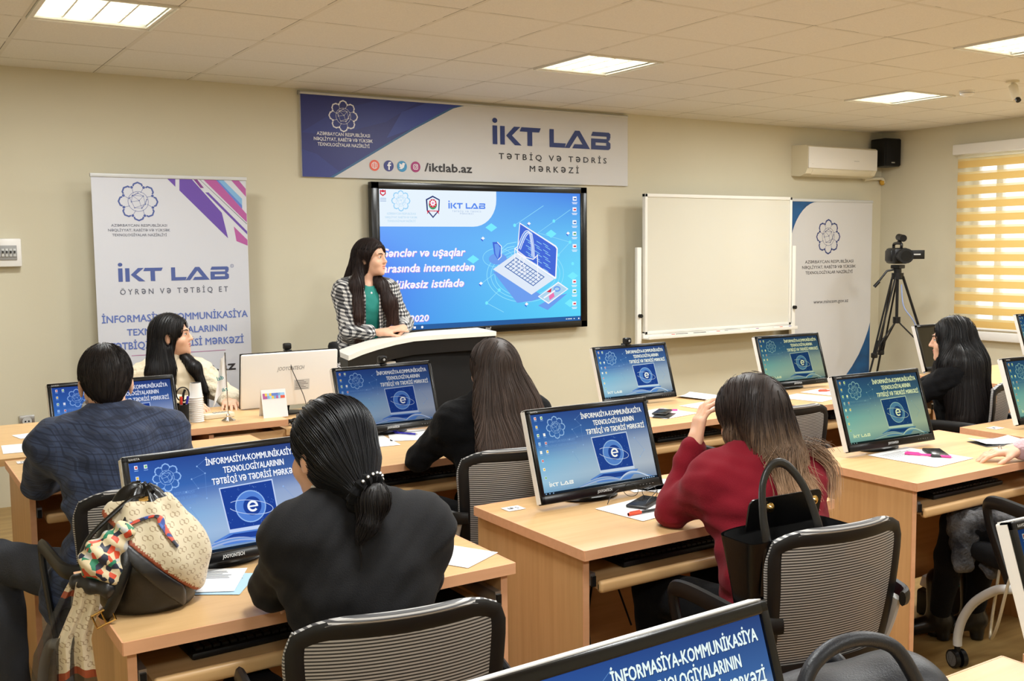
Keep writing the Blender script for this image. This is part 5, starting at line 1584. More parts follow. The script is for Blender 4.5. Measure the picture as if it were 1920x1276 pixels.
t = thing('pen_holder', 'black mesh pen holder full of pens beside the paper cups', 'pen holder', (1.268, 4.965, .7802))
m = MB(); m.lathe([(.036, 0), (.038, .002), (.040, .098), (.0385, .098), (.0365, .004), (.001, .004)], 'black_matte', 24); m.build('cup', t)
for (dx, dy, col, tl, lab) in ((-.018, .0, 'blue_pen', -.10, 'blue pen leaning left in the black pen holder'), (.0, -.012, 'red', .03, 'red pen in the middle of the black pen holder'), (.004, .015, 'yellow', .02, 'yellow pen at the back of the black pen holder'), (.018, -.004, 'blue_pen', .16, 'dark blue pen leaning right in the black pen holder')):
    t = thing('pen', lab, 'pen', (1.268+dx*.6, 4.965+dy*.6, .787), 0, 'pens in the pen holder')
    a = Vector((0, 0, 0)); b = Vector((tl*.11+dx*.4, dy*.3, .118)); m = MB(); m.tube([a, b], .0048, 'white_plastic', 8); m.build('barrel', t)
    m = MB(); m.tube([a+(b-a)*.76, b+(b-a)*.07], .0062, col, 8); m.build('cap', t)
t = thing('scissors', 'scissors with a large black ring handle in the pen holder', 'scissors', (1.275, 4.978, .79))
m = MB(); m.tube([(0, 0, 0), (.006, 0, .10)], .005, 'silver', 6); m.build('blade', t)
m = MB(); m.tube([(.010+.030*math.cos(2*PI*k/24), 0, .133+.033*math.sin(2*PI*k/24)) for k in range(24)], .0032, 'black_plastic', 8, closed=True); m.tube([(.008, 0, .1), (.014, 0, .135), (.022, .0, .155)], .006, 'black_plastic', 8); m.build('handle', t)
t = thing('table_flag', 'small white table flag with teal lettering on a chrome stand', 'flag', (1.487, 4.93, .7802))
m = MB(); m.lathe([(.034, 0), (.034, .004), (.020, .012), (.010, .020), (.011, .028), (.004, .034), (.001, .034)], 'chrome', 24); m.build('base', t)
m = MB(); m.cyl((0, 0, .03), (-.006, 0, .335), .003, 'chrome', n=8); m.build('pole', t)
m = MB()
def flag(u, v):
    z = .325-.155*v-.075*u*(.3+v); x = -.006-(.070*u)*(.30+.70*v)
    return (x, .012*math.sin(u*9+v*3)*u, z)
m.grid(flag, 10, 12, 'paper')
k0 = len(m.v); m.build('cloth', t)
s = Sheet((-.034, -.012, .205), (.92, -.25, .3), (-.3, -.1, .94)); mat('teal_ink', C(40, 140, 150), .6); s.text('lab', 0, 0, .020, 'teal_ink', 'c', None, .02); s.text('ikt', .004, -.062, .018, 'teal_ink', 'c', None, .02); s.build('lettering', t)
t = thing('desk_phone', 'flat cream desk telephone base on the reception desk behind the flag', 'telephone', (1.475, 5.055, .7802), R(6))
m = MB(); m.box((0, 0, .012), (.15, .055, .024), 'cream_plastic', .005); m.build('base', t)
m = MB()
for k in range(5): m.box((-.02+.016*k, .004, .0252), (.010, .024, .003), 'grey_plastic')
m.build('keypad', t)
t = thing('desk_calendar', 'small white tent calendar with a colourful top strip against the reception monitor', 'calendar', (1.715, 4.905, .7802), R(-4))
m = MB()
m.add([(-.062, -.012, 0), (.062, -.012, 0), (.062, .030, .135), (-.062, .030, .135)], [(0, 1, 2, 3)], 'paper'); m.add([(-.062, .075, 0), (.062, .075, 0), (.062, .032, .135), (-.062, .032, .135)], [(1, 0, 3, 2)], 'paper')
m.build('cards', t)
s = Sheet((0, -.0128, 0), (1, 0, 0), (0, .297, .955)); rn = random.Random(2)
for k in range(10):
    for j in range(2): s.rect(-.055+.011*k, .095+.014*j, -.044+.011*k, .109+.014*j, rn.choice(['ink_pink', 'ink_sky', 'yellow', 'orange_red', 'ink_mid', 'slide_pale']))
s.build('picture_strip', t)
t = thing('wall_frame' if False else 'cable_bundle', 'tangle of thin black cables at the end of the reception desk', 'cable', (1.80, 4.90, .7305))
m = MB(); rn = random.Random(8)
for q in range(5): m.tube([(rn.uniform(-.03, .05), rn.uniform(-.03, .04), .006+.022*abs(math.sin(k*1.3+q))) for k in range(9)], .003, 'black_plastic', 6)
m.build('cables', t)
def webcam(x, y, z, rz, lab, flip=False):
    t = thing('webcam', lab, 'webcam', (x, y, z), rz, 'webcams clipped on monitors')
    m = MB(); m.box((0, 0, .026), (.042, .034, .034), 'black_plastic', .008); m.build('housing', t)
    m = MB(); m.cyl((0, -.016, .027), (0, -.021, .027), .012, 'black_gloss', n=18); m.cyl((0, -.0205, .027), (0, -.022, .027), .006, 'grey_plastic', n=14); m.build('lens', t)
    m = MB(); m.box((0, .004, .004), (.03, .05, .008), 'black_plastic', .002); m.box((0, .034, -.02), (.026, .008, .06), 'black_plastic', .003); m.build('clip', t)
    return t
webcam(2.045, 4.355, 1.066, R(2), 'small webcam on the dim monitor in front of the lectern')
webcam(3.535, 4.395, 1.066, 0, 'small webcam on the second row monitor beside the whiteboard foot')
t = webcam(1.905, 5.232, 1.072, R(180), 'black webcam with a hanging cable on the white reception monitor')
m = MB(); m.tube([(0, .040, -.03), (-.004, .052, -.09), (-.03, .060, -.16), (-.06, .068, -.24), (-.08, .08, -.34)], .0022, 'black_plastic', 6); m.build('cable', t)
t = thing('microphone', 'black interview microphone standing between the reception monitor and the lectern', 'microphone', (2.265, 5.38, .731))
m = MB(); m.lathe([(.05, 0), (.05, .010), (.012, .016), (.007, .03), (.007, .12)], 'black_plastic', 20); m.build('desk_stand', t)
m = MB(); A = Matrix.Translation((0, 0, .10)) @ Euler((0, R(-9), 0)).to_matrix().to_4x4(); m.lathe([(.012, 0), (.018, .06), (.020, .17), (.0285, .175), (.031, .21), (.029, .245), (.020, .262), (.001, .266)], 'black_matte', 24, A); m.build('body', t)
s = Sheet(A @ Vector((0.012, -.0305, .06)), A.to_3x3() @ Vector((0, 0, 1)), A.to_3x3() @ Vector((-1, 0, 0))); s.text('RODE', 0, .002, .024, 'print_white', 'l', .085, .02); s.build('lettering', t)

# ------------------------------------------------------------------ video camera on its tripod
tx, ty = 8.38, 6.32
t = thing('tripod', 'tall black double-tube tripod in the corner beside the window', 'tripod', (tx, ty, 0))
Lv, Dv = Vector((.80, -.60, 0)), Vector((.536, .844, 0))
top = 1.30
feet = [Lv*-.36+Dv*-.10, Lv*.46+Dv*-.06, Lv*-.10+Dv*.36]
for ft in feet:
    m = MB(); up_ = Vector((0, 0, top)); side = ft.normalized().cross(Vector((0, 0, 1)))
    for q in (-1, 1): m.tube([up_+ft*.10+side*(q*.028), ft*.62+Vector((0, 0, top*.42))+side*(q*.022)], .009, 'black_plastic', 8)
    m.tube([ft*.52+Vector((0, 0, top*.53)), ft+Vector((0, 0, .02))], .010, 'black_plastic', 8)
    m.box(ft*.62+Vector((0, 0, top*.42)), (.05, .05, .05), 'black_plastic', .01); m.box(ft*.9+Vector((0, 0, .012)), (.05, .05, .024), 'black_plastic', .008)
    m.build('leg', t)
m = MB(); m.cyl((0, 0, .90), (0, 0, top+.02), .014, 'black_plastic'); m.build('centre_column', t)
m = MB()
for ft in feet: m.tube([(0, 0, .88), ft*.58+Vector((0, 0, .60))], .007, 'black_plastic', 8)
m.cyl((0, 0, .85), (0, 0, .91), .035, 'black_plastic'); m.build('spreader', t)
m = MB(); m.cyl((0, 0, top-.03), (0, 0, top+.03), .055, 'black_plastic'); m.cyl((0, 0, top+.03), (0, 0, top+.075), .035, 'black_plastic'); m.box((0, 0, top+.09), (.09, .10, .035), 'black_plastic', .008); m.build('fluid_head', t)
m = MB(); m.tube([Vector((0, 0, top+.07)), Lv*-.10+Vector((0, 0, top+.05)), Lv*-.19+Vector((0, 0, top-.07))], .010, 'black_plastic', 8); m.tube([Lv*-.17+Vector((0, 0, top-.05)), Lv*-.215+Vector((0, 0, top-.10))], .016, 'black_plastic', 10); m.build('pan_handle', t)
ang = math.atan2(-Dv.x*-1, 1)
t = thing('video_camera', 'black video camera with flip-out screen on the tall tripod', 'camera', (tx, ty, top+.108), R(-33))
m = MB(); m.box((0, .02, .085), (.15, .26, .15), 'black_plastic', .03); m.box((-.075, .03, .085), (.03, .16, .11), 'black_plastic', .014); m.build('body', t)
m = MB(); m.cyl((0, -.10, .085), (0, -.21, .085), .062, 'black_plastic'); m.cyl((0, -.205, .085), (0, -.215, .085), .070, 'black_plastic'); m.cyl((0, -.212, .085), (0, -.217, .085), .05, 'black_gloss'); m.build('lens', t)
m = MB(); m.tube([(0, -.08, .16), (0, -.07, .20), (0, .10, .20), (0, .12, .16)], .014, 'black_plastic', 10); m.build('carry_handle', t)
m = MB(); m.tube([(.02, .05, .20), (.03, .02, .245)], .02, 'black_plastic', 10); m.cyl((.03, -.05, .25), (.03, .07, .262), .033, 'black_plastic'); m.build('viewfinder', t)
m = MB(); m.box((.165, -.03, .095), (.15, .014, .085), 'black_plastic', .004); m.box((.08, -.03, .095), (.03, .02, .03), 'black_plastic', .004); m.box((.165, -.0375, .097), (.07, .002, .012), 'light_grey'); m.build('flip_screen', t)
t = thing('cable', 'thin pale blue cable hanging from the tripod down to the desk', 'cable', (tx, ty, 0))
mat('pale_blue', C(140, 160, 210), .5)
m = MB(); m.tube([(.02, -.03, 1.22), (.03, -.05, 1.02), (.09, -.10, .90), (.13, -.12, .82), (.16, -.15, .65), (.20, -.17, .45), (.18, -.17, .20), (.12, -.10, .006), (.1, .1, .006)], .006, 'pale_blue', 8); m.build('cord', t)

# ------------------------------------------------------------------ floor things under the right desk
t = thing('power_strip', 'white and black power socket block on the floor under the desk, plug inserted', 'power strip', (3.90, 2.69, 0), R(10))
m = MB(); m.box((0, 0, .055), (.17, .13, .11), 'black_plastic', .01); m.build('box', t)
m = MB(); m.box((0, 0, .135), (.15, .11, .05), 'white_plastic', .008, Euler((R(15), 0, 0))); m.build('socket_block', t)
m = MB(); m.cyl((.0, -.04, .145), (.0, -.085, .165), .022, 'black_plastic'); m.tube([(0, -.085, .165), (0, -.11, .20), (.03, -.07, .235), (.06, 0, .22), (.08, .06, .12), (.09, .1, .008)], .006, 'black_plastic', 8); m.build('plug', t)
mat('green_wire', C(40, 130, 110), .5)
m = MB(); m.tube([(.08, .0, .13), (.12, -.03, .10), (.13, -.06, .03), (.08, -.10, .008), (-.02, -.11, .006)], .005, 'green_wire', 8); m.build('green_wire', t)
t = thing('cable', 'black cable loop hanging under the desk of the woman in red', 'cable', (2.06, 2.60, 0))
m = MB(); m.tube([(0, .2, .60), (-.02, .12, .52), (-.10, .04, .38), (-.10, .0, .22), (0, .03, .10), (.08, .10, .008)], .004, 'black_plastic', 8); m.tube([(.09, .2, .60), (.10, .15, .45), (.13, .1, .30)], .0035, 'black_plastic', 8); m.build('cord', t)
# ------------------------------------------------------------------ clothing materials
mat('black_knit', C(29, 29, 31), .85, spec=.15, bump=(420, .2), sheen=.04)
mat('black_cloth', C(12, 12, 14), .9, spec=.15, bump=(120, .2), sheen=.03)
mat('red_knit', C(118, 20, 34), .9, spec=.15, bump=(420, .25), sheen=.05)
mat('teal_cloth', C(22, 128, 118), .7, bump=(60, .15))
mat('cream_knit', C(214, 202, 176), .9, bump=(70, .8), sheen=.3)
mat('cream_top', C(212, 196, 168), .8)
mat('pink_knit', C(206, 172, 178), .9, bump=(90, .7), sheen=.4)
mat('grey_trouser', C(58, 60, 66), .9, spec=.15, bump=(200, .3))
mat('dark_trouser', C(14, 14, 17), .9, spec=.15, bump=(200, .2))
mat('shirt_white', C(205, 212, 226), .8)
mat('grey_shawl', C(104, 104, 106), .95, spec=.15, bump=(90, 1.0), var=(14, C(36, 36, 40)), sheen=.05)
def woven(name, base, lines, rough=.9, chk=False):
    m = mat(name, base, rough, sheen=.05)
    n, l = nodes_of(m); b = n['Principled BSDF']
    tc = n.new('ShaderNodeTexCoord'); sp = n.new('ShaderNodeSeparateXYZ'); l.new(tc.outputs['Object'], sp.inputs[0])
    def M(op, a, k=None):
        q = n.new('ShaderNodeMath'); q.operation = op
        for i, x in enumerate((a, k)):
            if x is None: continue
            if isinstance(x, (int, float)): q.inputs[i].default_value = x
            else: l.new(x, q.inputs[i])
        return q.outputs[0]
    u = M('ADD', sp.outputs[0], M('MULTIPLY', sp.outputs[1], .8)); v = M('SUBTRACT', sp.outputs[2], M('MULTIPLY', sp.outputs[1], .35))
    cur = None
    if chk:
        per = lines[0][0]
        a = M('GREATER_THAN', M('FRACT', M('DIVIDE', M('ADD', u, 20), per)), .5); c = M('GREATER_THAN', M('FRACT', M('DIVIDE', M('ADD', v, 20), per)), .5)
        k = M('MULTIPLY', M('ADD', a, c), .5)
        r = n.new('ShaderNodeValToRGB'); r.color_ramp.interpolation = 'CONSTANT'
        e = r.color_ramp.elements; e[0].color = base; e[0].position = 0; e[1].position = .3; e[1].color = lines[0][1]; e2 = e.new(.75); e2.color = lines[0][2]
        l.new(k, r.inputs[0]); l.new(r.outputs[0], b.inputs['Base Color'])
    else:
        for (per, wd, col, amt) in lines:
            for ax in (u, v):
                f = M('LESS_THAN', M('FRACT', M('DIVIDE', M('ADD', ax, 20), per)), wd/per)
                mx = n.new('ShaderNodeMix'); mx.data_type = 'RGBA'; mx.inputs[7].default_value = col
                l.new(M('MULTIPLY', f, amt), mx.inputs[0])
                if cur is None: mx.inputs[6].default_value = base
                else: l.new(cur, mx.inputs[6])
                cur = mx.outputs[2]
        l.new(cur, b.inputs['Base Color'])
    return m
woven('plaid', C(40, 50, 74), [(.060, .022, C(54, 66, 94), .8), (.060, .0035, C(100, 110, 138), .6), (.015, .004, C(26, 34, 54), .7)])
woven('gingham', C(32, 32, 36), [(.024, C(120, 120, 122), C(214, 212, 208))], chk=True)

# ------------------------------------------------------------------ figure builder
UPV = np.array([0, 0, 1], np.float32)
class Person:
    """joints in room coordinates; org = point on the floor under the figure"""
    def __init__(self, label, org, J, head, size=1.0, w=1.0, male=False, belly=0.0, feet=(0, 1), shoe='black_leather', step=.005):
        self.o = V3((org[0], org[1], 0)); self.J = {k: V3(v)-self.o for k, v in J.items()}; J = self.J
        self.w, self.belly, self.male, self.label = w, belly, male, label
        self.h = Head(V3(head[0])-self.o, head[1], size, male)
        self.feet = np.array([feet[0], feet[1], 0], np.float32)/math.hypot(*feet)
        self.hands = []; self.step = step
    def bounds(self, extra=.16):
        P = np.array(list(self.J.values())+[self.h.H+V3((0, 0, .1))])
        lo, hi = P.min(0)-extra, P.max(0)+extra
        lo[2] = max(lo[2], -.005)
        return lo, hi
    def hand(self, side, dirv, palm, **k):
        self.hands.append((side, dirv, palm, k)); return self
    def body(self, bare_arms=True):
        J, h = self.J, self.h; F = Field()
        torso(F, J, -.014, self.w, self.belly-.01)
        F.add(cap(J['neck']-V3((0, 0, .02)), h.w((0, -.022, -.06)), .050 if not self.male else .060, .050 if not self.male else .058), .03)
        arm(F, J['sl'], J['el'], J['wl'], -.006, self.w); arm(F, J['sr'], J['er'], J['wr'], -.006, self.w)
        leg(F, J['hl'], J['kl'], J['al'], -.010, self.w); leg(F, J['hr'], J['kr'], J['ar'], -.010, self.w)
        for a in ('al', 'ar'):
            F.add(cap(J[a]-V3((0, 0, .03)), J[a]+self.feet*.13-V3((0, 0, .045)), .026, .020), .02)
        h.shape(F)
        for (side, dv, pm, k) in self.hands:
            hand(F, J['w'+side], dv, pm, 1 if side == 'l' else -1, **k) if 'flip' not in k else hand(F, J['w'+side], dv, pm, -1 if side == 'l' else 1, **{a: b for a, b in k.items() if a != 'flip'})
        lo, hi = self.bounds()
        o = soft(F, lo, hi, self.step, 'skin', 'person')
        o.location = self.o
        tag(o, self.label, 'person'); self.obj = o
        h.details(o)
        return o
    def top(self, name, m, g=.008, to=.96, wrinkle=.004, neck=None, hem=None, seed=0, arms=True, mod=None, loose=0.0, pick=None, step=.007):
        J = self.J; F = Field(); torso(F, J, g, self.w, self.belly+loose)
        if arms: arm(F, J['sl'], J['el'], J['wl'], g+.002, self.w, to); arm(F, J['sr'], J['er'], J['wr'], g+.002, self.w, to)
        if mod: mod(F, J)
        rn = np.random.default_rng(seed); K = rn.normal(0, 1, (7, 3)).astype(np.float32)*V3((42, 42, 78)); ph = rn.uniform(0, 6, 7)
        F.ripple(wrinkle, lambda p: sum(np.sin(p@K[i]+ph[i]+1.5*np.sin(p@K[(i+2) % 7]*.30)) for i in range(7))/2.6)
        for nf in ([] if neck is None else neck if isinstance(neck, list) else [neck]): F.cut(nf(self), .006)
        if hem is not None: F.keep(half_space(J['hip']+V3((0, 0, hem)), (0, 0, -1)), .01)
        lo, hi = self.bounds()
        return soft(F, lo, hi, step, m, name, self.obj, pick)
    def trousers(self, m, g=.006, name='trousers', to=1.0):
        J = self.J; F = Field(); hp = J['hip']; ac = J['sr']-J['sl']; ac = ac/np.linalg.norm(ac)
        F.add(cap(hp-ac*.05, hp+ac*.05, .112*self.w+g, .112*self.w+g), .03)
        leg(F, J['hl'], J['kl'], J['al']+(J['kl']-J['al'])*(1-to), g, self.w); leg(F, J['hr'], J['kr'], J['ar']+(J['kr']-J['ar'])*(1-to), g, self.w)
        F.ripple(.0025, lambda p: np.sin(p[:, 0]*60+p[:, 2]*45)*np.sin(p[:, 1]*38))
        lo, hi = self.bounds()
        return soft(F, lo, hi, .008, m, name, self.obj)
    def shoes(self, m='black_leather', heel=0.0, boot=0.0):
        for a in ('al', 'ar'):
            A = self.J[a]; F = Field(); t = A+self.feet*.145; t[2] = .028; b = A-self.feet*.02; b[2] = .035+heel
            F.add(cap(b, t, .037, .030), .02); F.add(cap(b, A+V3((0, 0, .02)), .038, .038), .02)
            if boot: F.add(cap(A, A+V3((0, 0, boot)), .044, .050), .02)
            if heel: F.add(cap((b[0], b[1], b[2]), (b[0], b[1], .012), .032, .026), .01)
            F.cut(half_space((0, 0, .002), (0, 0, 1)), .002)
            lo = np.minimum(b, t)-.08; hi = np.maximum(np.maximum(b, t), A+V3((0, 0, boot)))+.08; lo[2] = -.01
            soft(F, lo, hi, .007, m, 'shoe', self.obj)
    def hair(self, F, m, flow, lo, hi, n=1400, steps=16, step=.014, lift=.003, free=None, wave=.0, r=.0013, seed=3, h=.006, extra=None, name='hair', zsel=None):
        lo, hi = V3(lo)-self.o, V3(hi)-self.o
        V, Q = nets(F, lo, hi, h); rn = np.random.default_rng(seed)
        S_ = V if zsel is None else V[zsel(V)]
        L = [comb(F, S_[rn.integers(0, len(S_), n)], flow, steps, step, lift, free, rn, wave)]
        if extra: L += extra(F, V, rn)
        return hair_object(name, m, self.obj, (V, Q), L, r)
def scalp(h, t=.014, cut_face=True):
    """hair shell around the skull of head h"""
    F = Field(); s = h.s
    F.add(h.el((0, -.016, .034), (.0755+t, .094+t, .086+t)), .02)
    F.add(h.el((0, -.045, -.035), (.066+t*.6, .055+t, .070)), .03)
    if cut_face:
        F.cut(h.el((0, .105, -.045), (.064, .082, .118)), .012)
    return F
def side_of(h):
    X, Y, Z = h.M[:, 0], h.M[:, 1], h.M[:, 2]
    loc = lambda p: (p-h.H)@h.M
    return X, Y, Z, loc
def fall(h, spread=.9, back=.25, top=.055):
    """hair falling from a centre parting"""
    X, Y, Z, loc = side_of(h)
    def f(p, i):
        q = loc(p); a = np.clip((q[:, 2]-top)/.05, 0, 1)
        v = np.zeros_like(p); v[:, 2] = -1
        v += (a*spread*np.sign(q[:, 0]+1e-4))[:, None]*X - (a*back)[:, None]*Y
        return v
    return f

# ------------------------------------------------------------------ woman in black with a low bun, nearest
J = dict(hip=(.885, 1.965, .54), waist=(.89, 2.01, .70), chest=(.905, 2.06, .890), neck=(.880, 2.095, 1.055), sl=(.765, 2.075, .985), sr=(1.060, 2.07, .965),
         el=(.785, 2.300, .808), wl=(.93, 2.42, .800), er=(1.115, 2.185, .810), wr=(.975, 2.285, .805), hl=(.79, 1.98, .525), hr=(.95, 1.98, .525),
         kl=(.75, 2.40, .535), kr=(.97, 2.40, .535), al=(.75, 2.36, .085), ar=(.97, 2.36, .085))
P = Person('woman in black with black hair in a low bun, nearest, seen from behind', (.86, 1.965), J, ((.870, 2.130, 1.150), rot3(14, -10, 3)), .98, w=.98)
P.hand('l', (.9, .35, -.05), (0, 0, -1), curl=(15, 15, 18, 20)).hand('r', (-1, -.10, -.10), (0, 0, -1), curl=(15, 15, 18, 20))
P.body()
P.top('black_top', 'black_knit', .010, .97, .0035, seed=2, neck=lambda s: cap(s.J['neck']+V3((0, -.0, .025)), s.J['neck']+V3((0, .0, .13)), .066, .080))
P.trousers('dark_trouser'); P.shoes()
h_ = P.h
F = scalp(h_, .012)
bun = h_.w((.030, -.135, -.055))
F.add(h_.cp((-.005, -.080, -.03), (-.012, -.112, -.080), .060, .034), .03)
X_, Y_, Z_, loc_ = side_of(h_)
def flow_bun(p, i, tgt=h_.w((-.012, -.122, -.086))):
    v = tgt-p; v = v/np.maximum(np.linalg.norm(v, axis=1), .01)[:, None]; q = loc_(p)
    return v*1.0+np.outer(np.clip(q[:, 2]-.02, 0, .1)*6, -Y_)
P.hair(F, 'hair_bluish', flow_bun, (.72, 1.92, .94), (1.06, 2.30, 1.32), n=1800, steps=14, step=.014, r=.0012)
F = Field(); F.add(h_.el((-.005, -.146, -.104), (.036, .034, .036)), .01); F.add(h_.cp((-.010, -.148, -.12), (-.030, -.152, -.160), .022, .014), .02); F.add(h_.cp((-.030, -.152, -.160), (-.048, -.148, -.185), .014, .005), .02)
def flow_tail(p, i):
    v = np.zeros_like(p); v[:, 2] = -1; v[:, 0] = -.22; v += .35*np.stack([np.sin(p[:, 2]*60), 0*p[:, 0], 0*p[:, 0]], 1); return v
P.hair(F, 'hair_black', flow_tail, (.72, 1.86, .84), (1.06, 2.12, 1.20), n=460, steps=8, step=.011, lift=.006, r=.0011, free=lambda p: p[:, 2] < .985, name='ponytail')
m = MB(); c = h_.w((-.010, -.126, -.088)); ax_ = (h_.M@V3((.25, -.75, -.6))); xx, yy = frame_from(ax_)
pts = [Vector(c)+xx*(.036*math.cos(a))+yy*(.036*math.sin(a)) for a in [2*PI*k/40 for k in range(40)]]
m.tube(pts, [.013+.003*math.sin(k*2.1) for k in range(40)], 'black_cloth', 8, closed=True)
m.build('scrunchie', P.obj)
for k in range(7):
    m = MB(); m.ball(Vector(c)+xx*(.050*math.cos(.5+k*.30))+yy*(.050*math.sin(.5+k*.30))-Vector(ax_)*-.004, .0042, 'silver', 8); m.build('hair_bead', P.obj)
m = MB(); nk = Vector(P.J['neck']); pts = [nk+Vector((.058*math.cos(a)-.004, .056*math.sin(a)+.006, .030-.010*math.sin(a))) for a in [PI*.75+k*PI*1.0/16 for k in range(17)]]
m.tube(pts, .0055, 'print_white', 8); m.build('necklace', P.obj)

# ------------------------------------------------------------------ woman in the red sweater
J = dict(hip=(2.20, 1.99, .54), waist=(2.205, 2.04, .69), chest=(2.21, 2.105, .845), neck=(2.215, 2.19, .97), sl=(2.085, 2.185, .91), sr=(2.375, 2.12, .900),
         el=(2.065, 2.345, .800), wl=(2.150, 2.345, .985), er=(2.49, 2.24, .775), wr=(2.36, 2.42, .795), hl=(2.11, 2.0, .525), hr=(2.29, 2.0, .525),
         kl=(2.05, 2.42, .53), kr=(2.30, 2.42, .535), al=(2.05, 2.36, .085), ar=(2.30, 2.36, .085))
P = Person('woman in a red sweater with highlighted brown hair resting her head on her hand', (2.20, 1.99), J, ((2.250, 2.205, 1.082), rot3(8, -12, -7)), 1.0, w=1.05, belly=.02)
P.hand('l', (.25, .0, .95), (.85, -.35, -.1), curl=(25, 30, 32, 35), spread=3, thumb=20).hand('r', (-.9, .3, -.03), (0, 0, -1), curl=(15, 15, 18, 20))
P.body()
def red_mod(F, J):
    F.add(ecap(J['waist']-V3((.03, 0, .02)), J['waist']+V3((.05, 0, -.06)), .155, .165, .8, (0, 1, 0)), .05)
P.top('red_sweater', 'red_knit', .011, .97, .0035, seed=5, mod=red_mod, neck=lambda s: cap(s.J['neck']+V3((0, .01, .055)), s.J['neck']+V3((0, .03, .13)), .060, .075))
m = MB(); a, b = Vector(P.J['el']), Vector(P.J['wl']); d = (b-a).normalized(); xx, yy = frame_from(d); c = a+(b-a)*.975
m.tube([c+xx*(.036*math.cos(2*PI*k/20))+yy*(.036*math.sin(2*PI*k/20)) for k in range(20)], .0022, 'silver', 6, closed=True); m.build('bracelet', P.obj)
P.trousers('black_cloth'); P.shoes()
h_ = P.h; F = scalp(h_, .018)
F.add(ecap(h_.w((-.02, -.060, -.02)), h_.w((-.01, -.095, -.125)), .085, .075, .62, h_.M[:, 1]), .03)
F.add(ecap(h_.w((-.02, -.082, -.09)), h_.w((-.035, -.112, -.165)), .084, .074, .36, h_.M[:, 1]), .03)
F.add(h_.cp((-.074, .02, -.03), (-.062, -.0, -.135), .028, .022), .02); F.add(h_.cp((.074, .01, -.03), (.082, -.03, -.135), .030, .022), .02)
base_fall = fall(h_, 1.0, .5)
def flow_red(p, i):
    v = base_fall(p, i); lowp = np.clip((h_.H[2]-.07-p[:, 2])/.10, 0, 1)
    v[:, 0] += lowp*(.30*np.sin(p[:, 0]*45+1.0)-.45); v[:, 1] -= .25*lowp
    return v
Fs_ = Field(); torso(Fs_, P.J, .016, P.w, P.belly); red_mod(Fs_, P.J); arm(Fs_, P.J['sl'], P.J['el'], P.J['wl'], .016, P.w); arm(Fs_, P.J['sr'], P.J['er'], P.J['wr'], .016, P.w)
def outside(q):
    sh_ = q.shape; q = q.reshape(-1, 3).astype(np.float32); d_, g_ = grad(Fs_, q)
    return (q+g_*np.maximum(0, .004-d_)[:, None]).reshape(sh_)
def locks(F, V, rn):
    out = []
    for (x, y, z, dx, dz, sw, n) in ((-.120, -.105, -.120, -.03, -.19, .02, 230), (-.085, -.112, -.130, -.02, -.18, -.03, 230), (-.03, -.115, -.135, -.01, -.13, -.02, 150), (.075, -.11, -.16, .02, -.14, .04, 110), (.09, -.08, -.14, .06, -.06, .02, 60), (-.03, -.115, -.15, -.05, -.09, -.03, 60), (-.06, -.09, -.12, -.10, -.02, .0, 40)):
        a = np.array([x, y-.034, z+.03])+rn.normal(0, .013, (n, 3)); t = np.linspace(0, 1, 14)[None, :, None]; fan = rn.normal(0, 1, (n, 1, 1))*np.array([.020, .006, .012])
        q = a[:, None, :]+t*np.array([dx, -.022, dz])+np.sin(t*PI*1.2)*np.array([sw, 0, 0])*.8+fan*t**1.5
        out.append(outside((h_.H+(q.reshape(-1, 3)@h_.M.T)).reshape(n, 14, 3)).astype(np.float32))
    return out
P.hair(F, 'hair_ombre', flow_red, (2.06, 1.94, .76), (2.50, 2.42, 1.26), n=2000, steps=10, step=.013, lift=.004, r=.0012, extra=locks, wave=.12, free=None)

# ------------------------------------------------------------------ woman with long straight brown hair
J = dict(hip=(2.06, 3.335, .53), waist=(2.06, 3.365, .69), chest=(2.07, 3.41, .86), neck=(2.095, 3.455, 1.005), sl=(1.915, 3.44, .935), sr=(2.265, 3.42, .94),
         el=(1.84, 3.60, .775), wl=(1.98, 3.76, .80), er=(2.34, 3.56, .775), wr=(2.18, 3.76, .80), hl=(1.97, 3.345, .515), hr=(2.15, 3.345, .515),
         kl=(1.95, 3.77, .53), kr=(2.17, 3.77, .53), al=(1.95, 3.72, .085), ar=(2.17, 3.72, .085))
P = Person('woman in black with very long straight brown hair, seated before the lectern', (2.06, 3.335), J, ((2.105, 3.465, 1.118), rot3(-6, 2, 0)), .98)
P.hand('l', (.8, .5, -.04), (0, 0, -1)).hand('r', (-.8, .5, -.04), (0, 0, -1))
P.body()
P.top('black_blouse', 'black_cloth', .010, .97, .003, seed=8); P.trousers('dark_trouser'); P.shoes()
h_ = P.h; F = scalp(h_, .016)
F.add(ecap(h_.w((0, -.045, 0)), (2.10-P.o[0], 3.345-P.o[1], .985), .098, .128, .55, (0, 1, 0)), .03)
F.add(ecap((2.10-P.o[0], 3.345-P.o[1], .985), (2.085-P.o[0], 3.215-P.o[1], .84), .132, .190, .26, (0, 1, -.3)), .03)
F.keep(half_space((0, 0, .815), (0, 0, -1)), .02)
F.cut(half_space((0, 0, .815), (0, 0, 1)), .01)
bf_l = fall(h_, .8, .5)
P.hair(F, 'hair_dark', bf_l, (1.78, 3.06, .74), (2.40, 3.62, 1.27), n=2600, steps=18, step=.017, lift=.003, r=.0013, free=lambda p: p[:, 2] < .845, zsel=lambda V: V[:, 2] > .86)

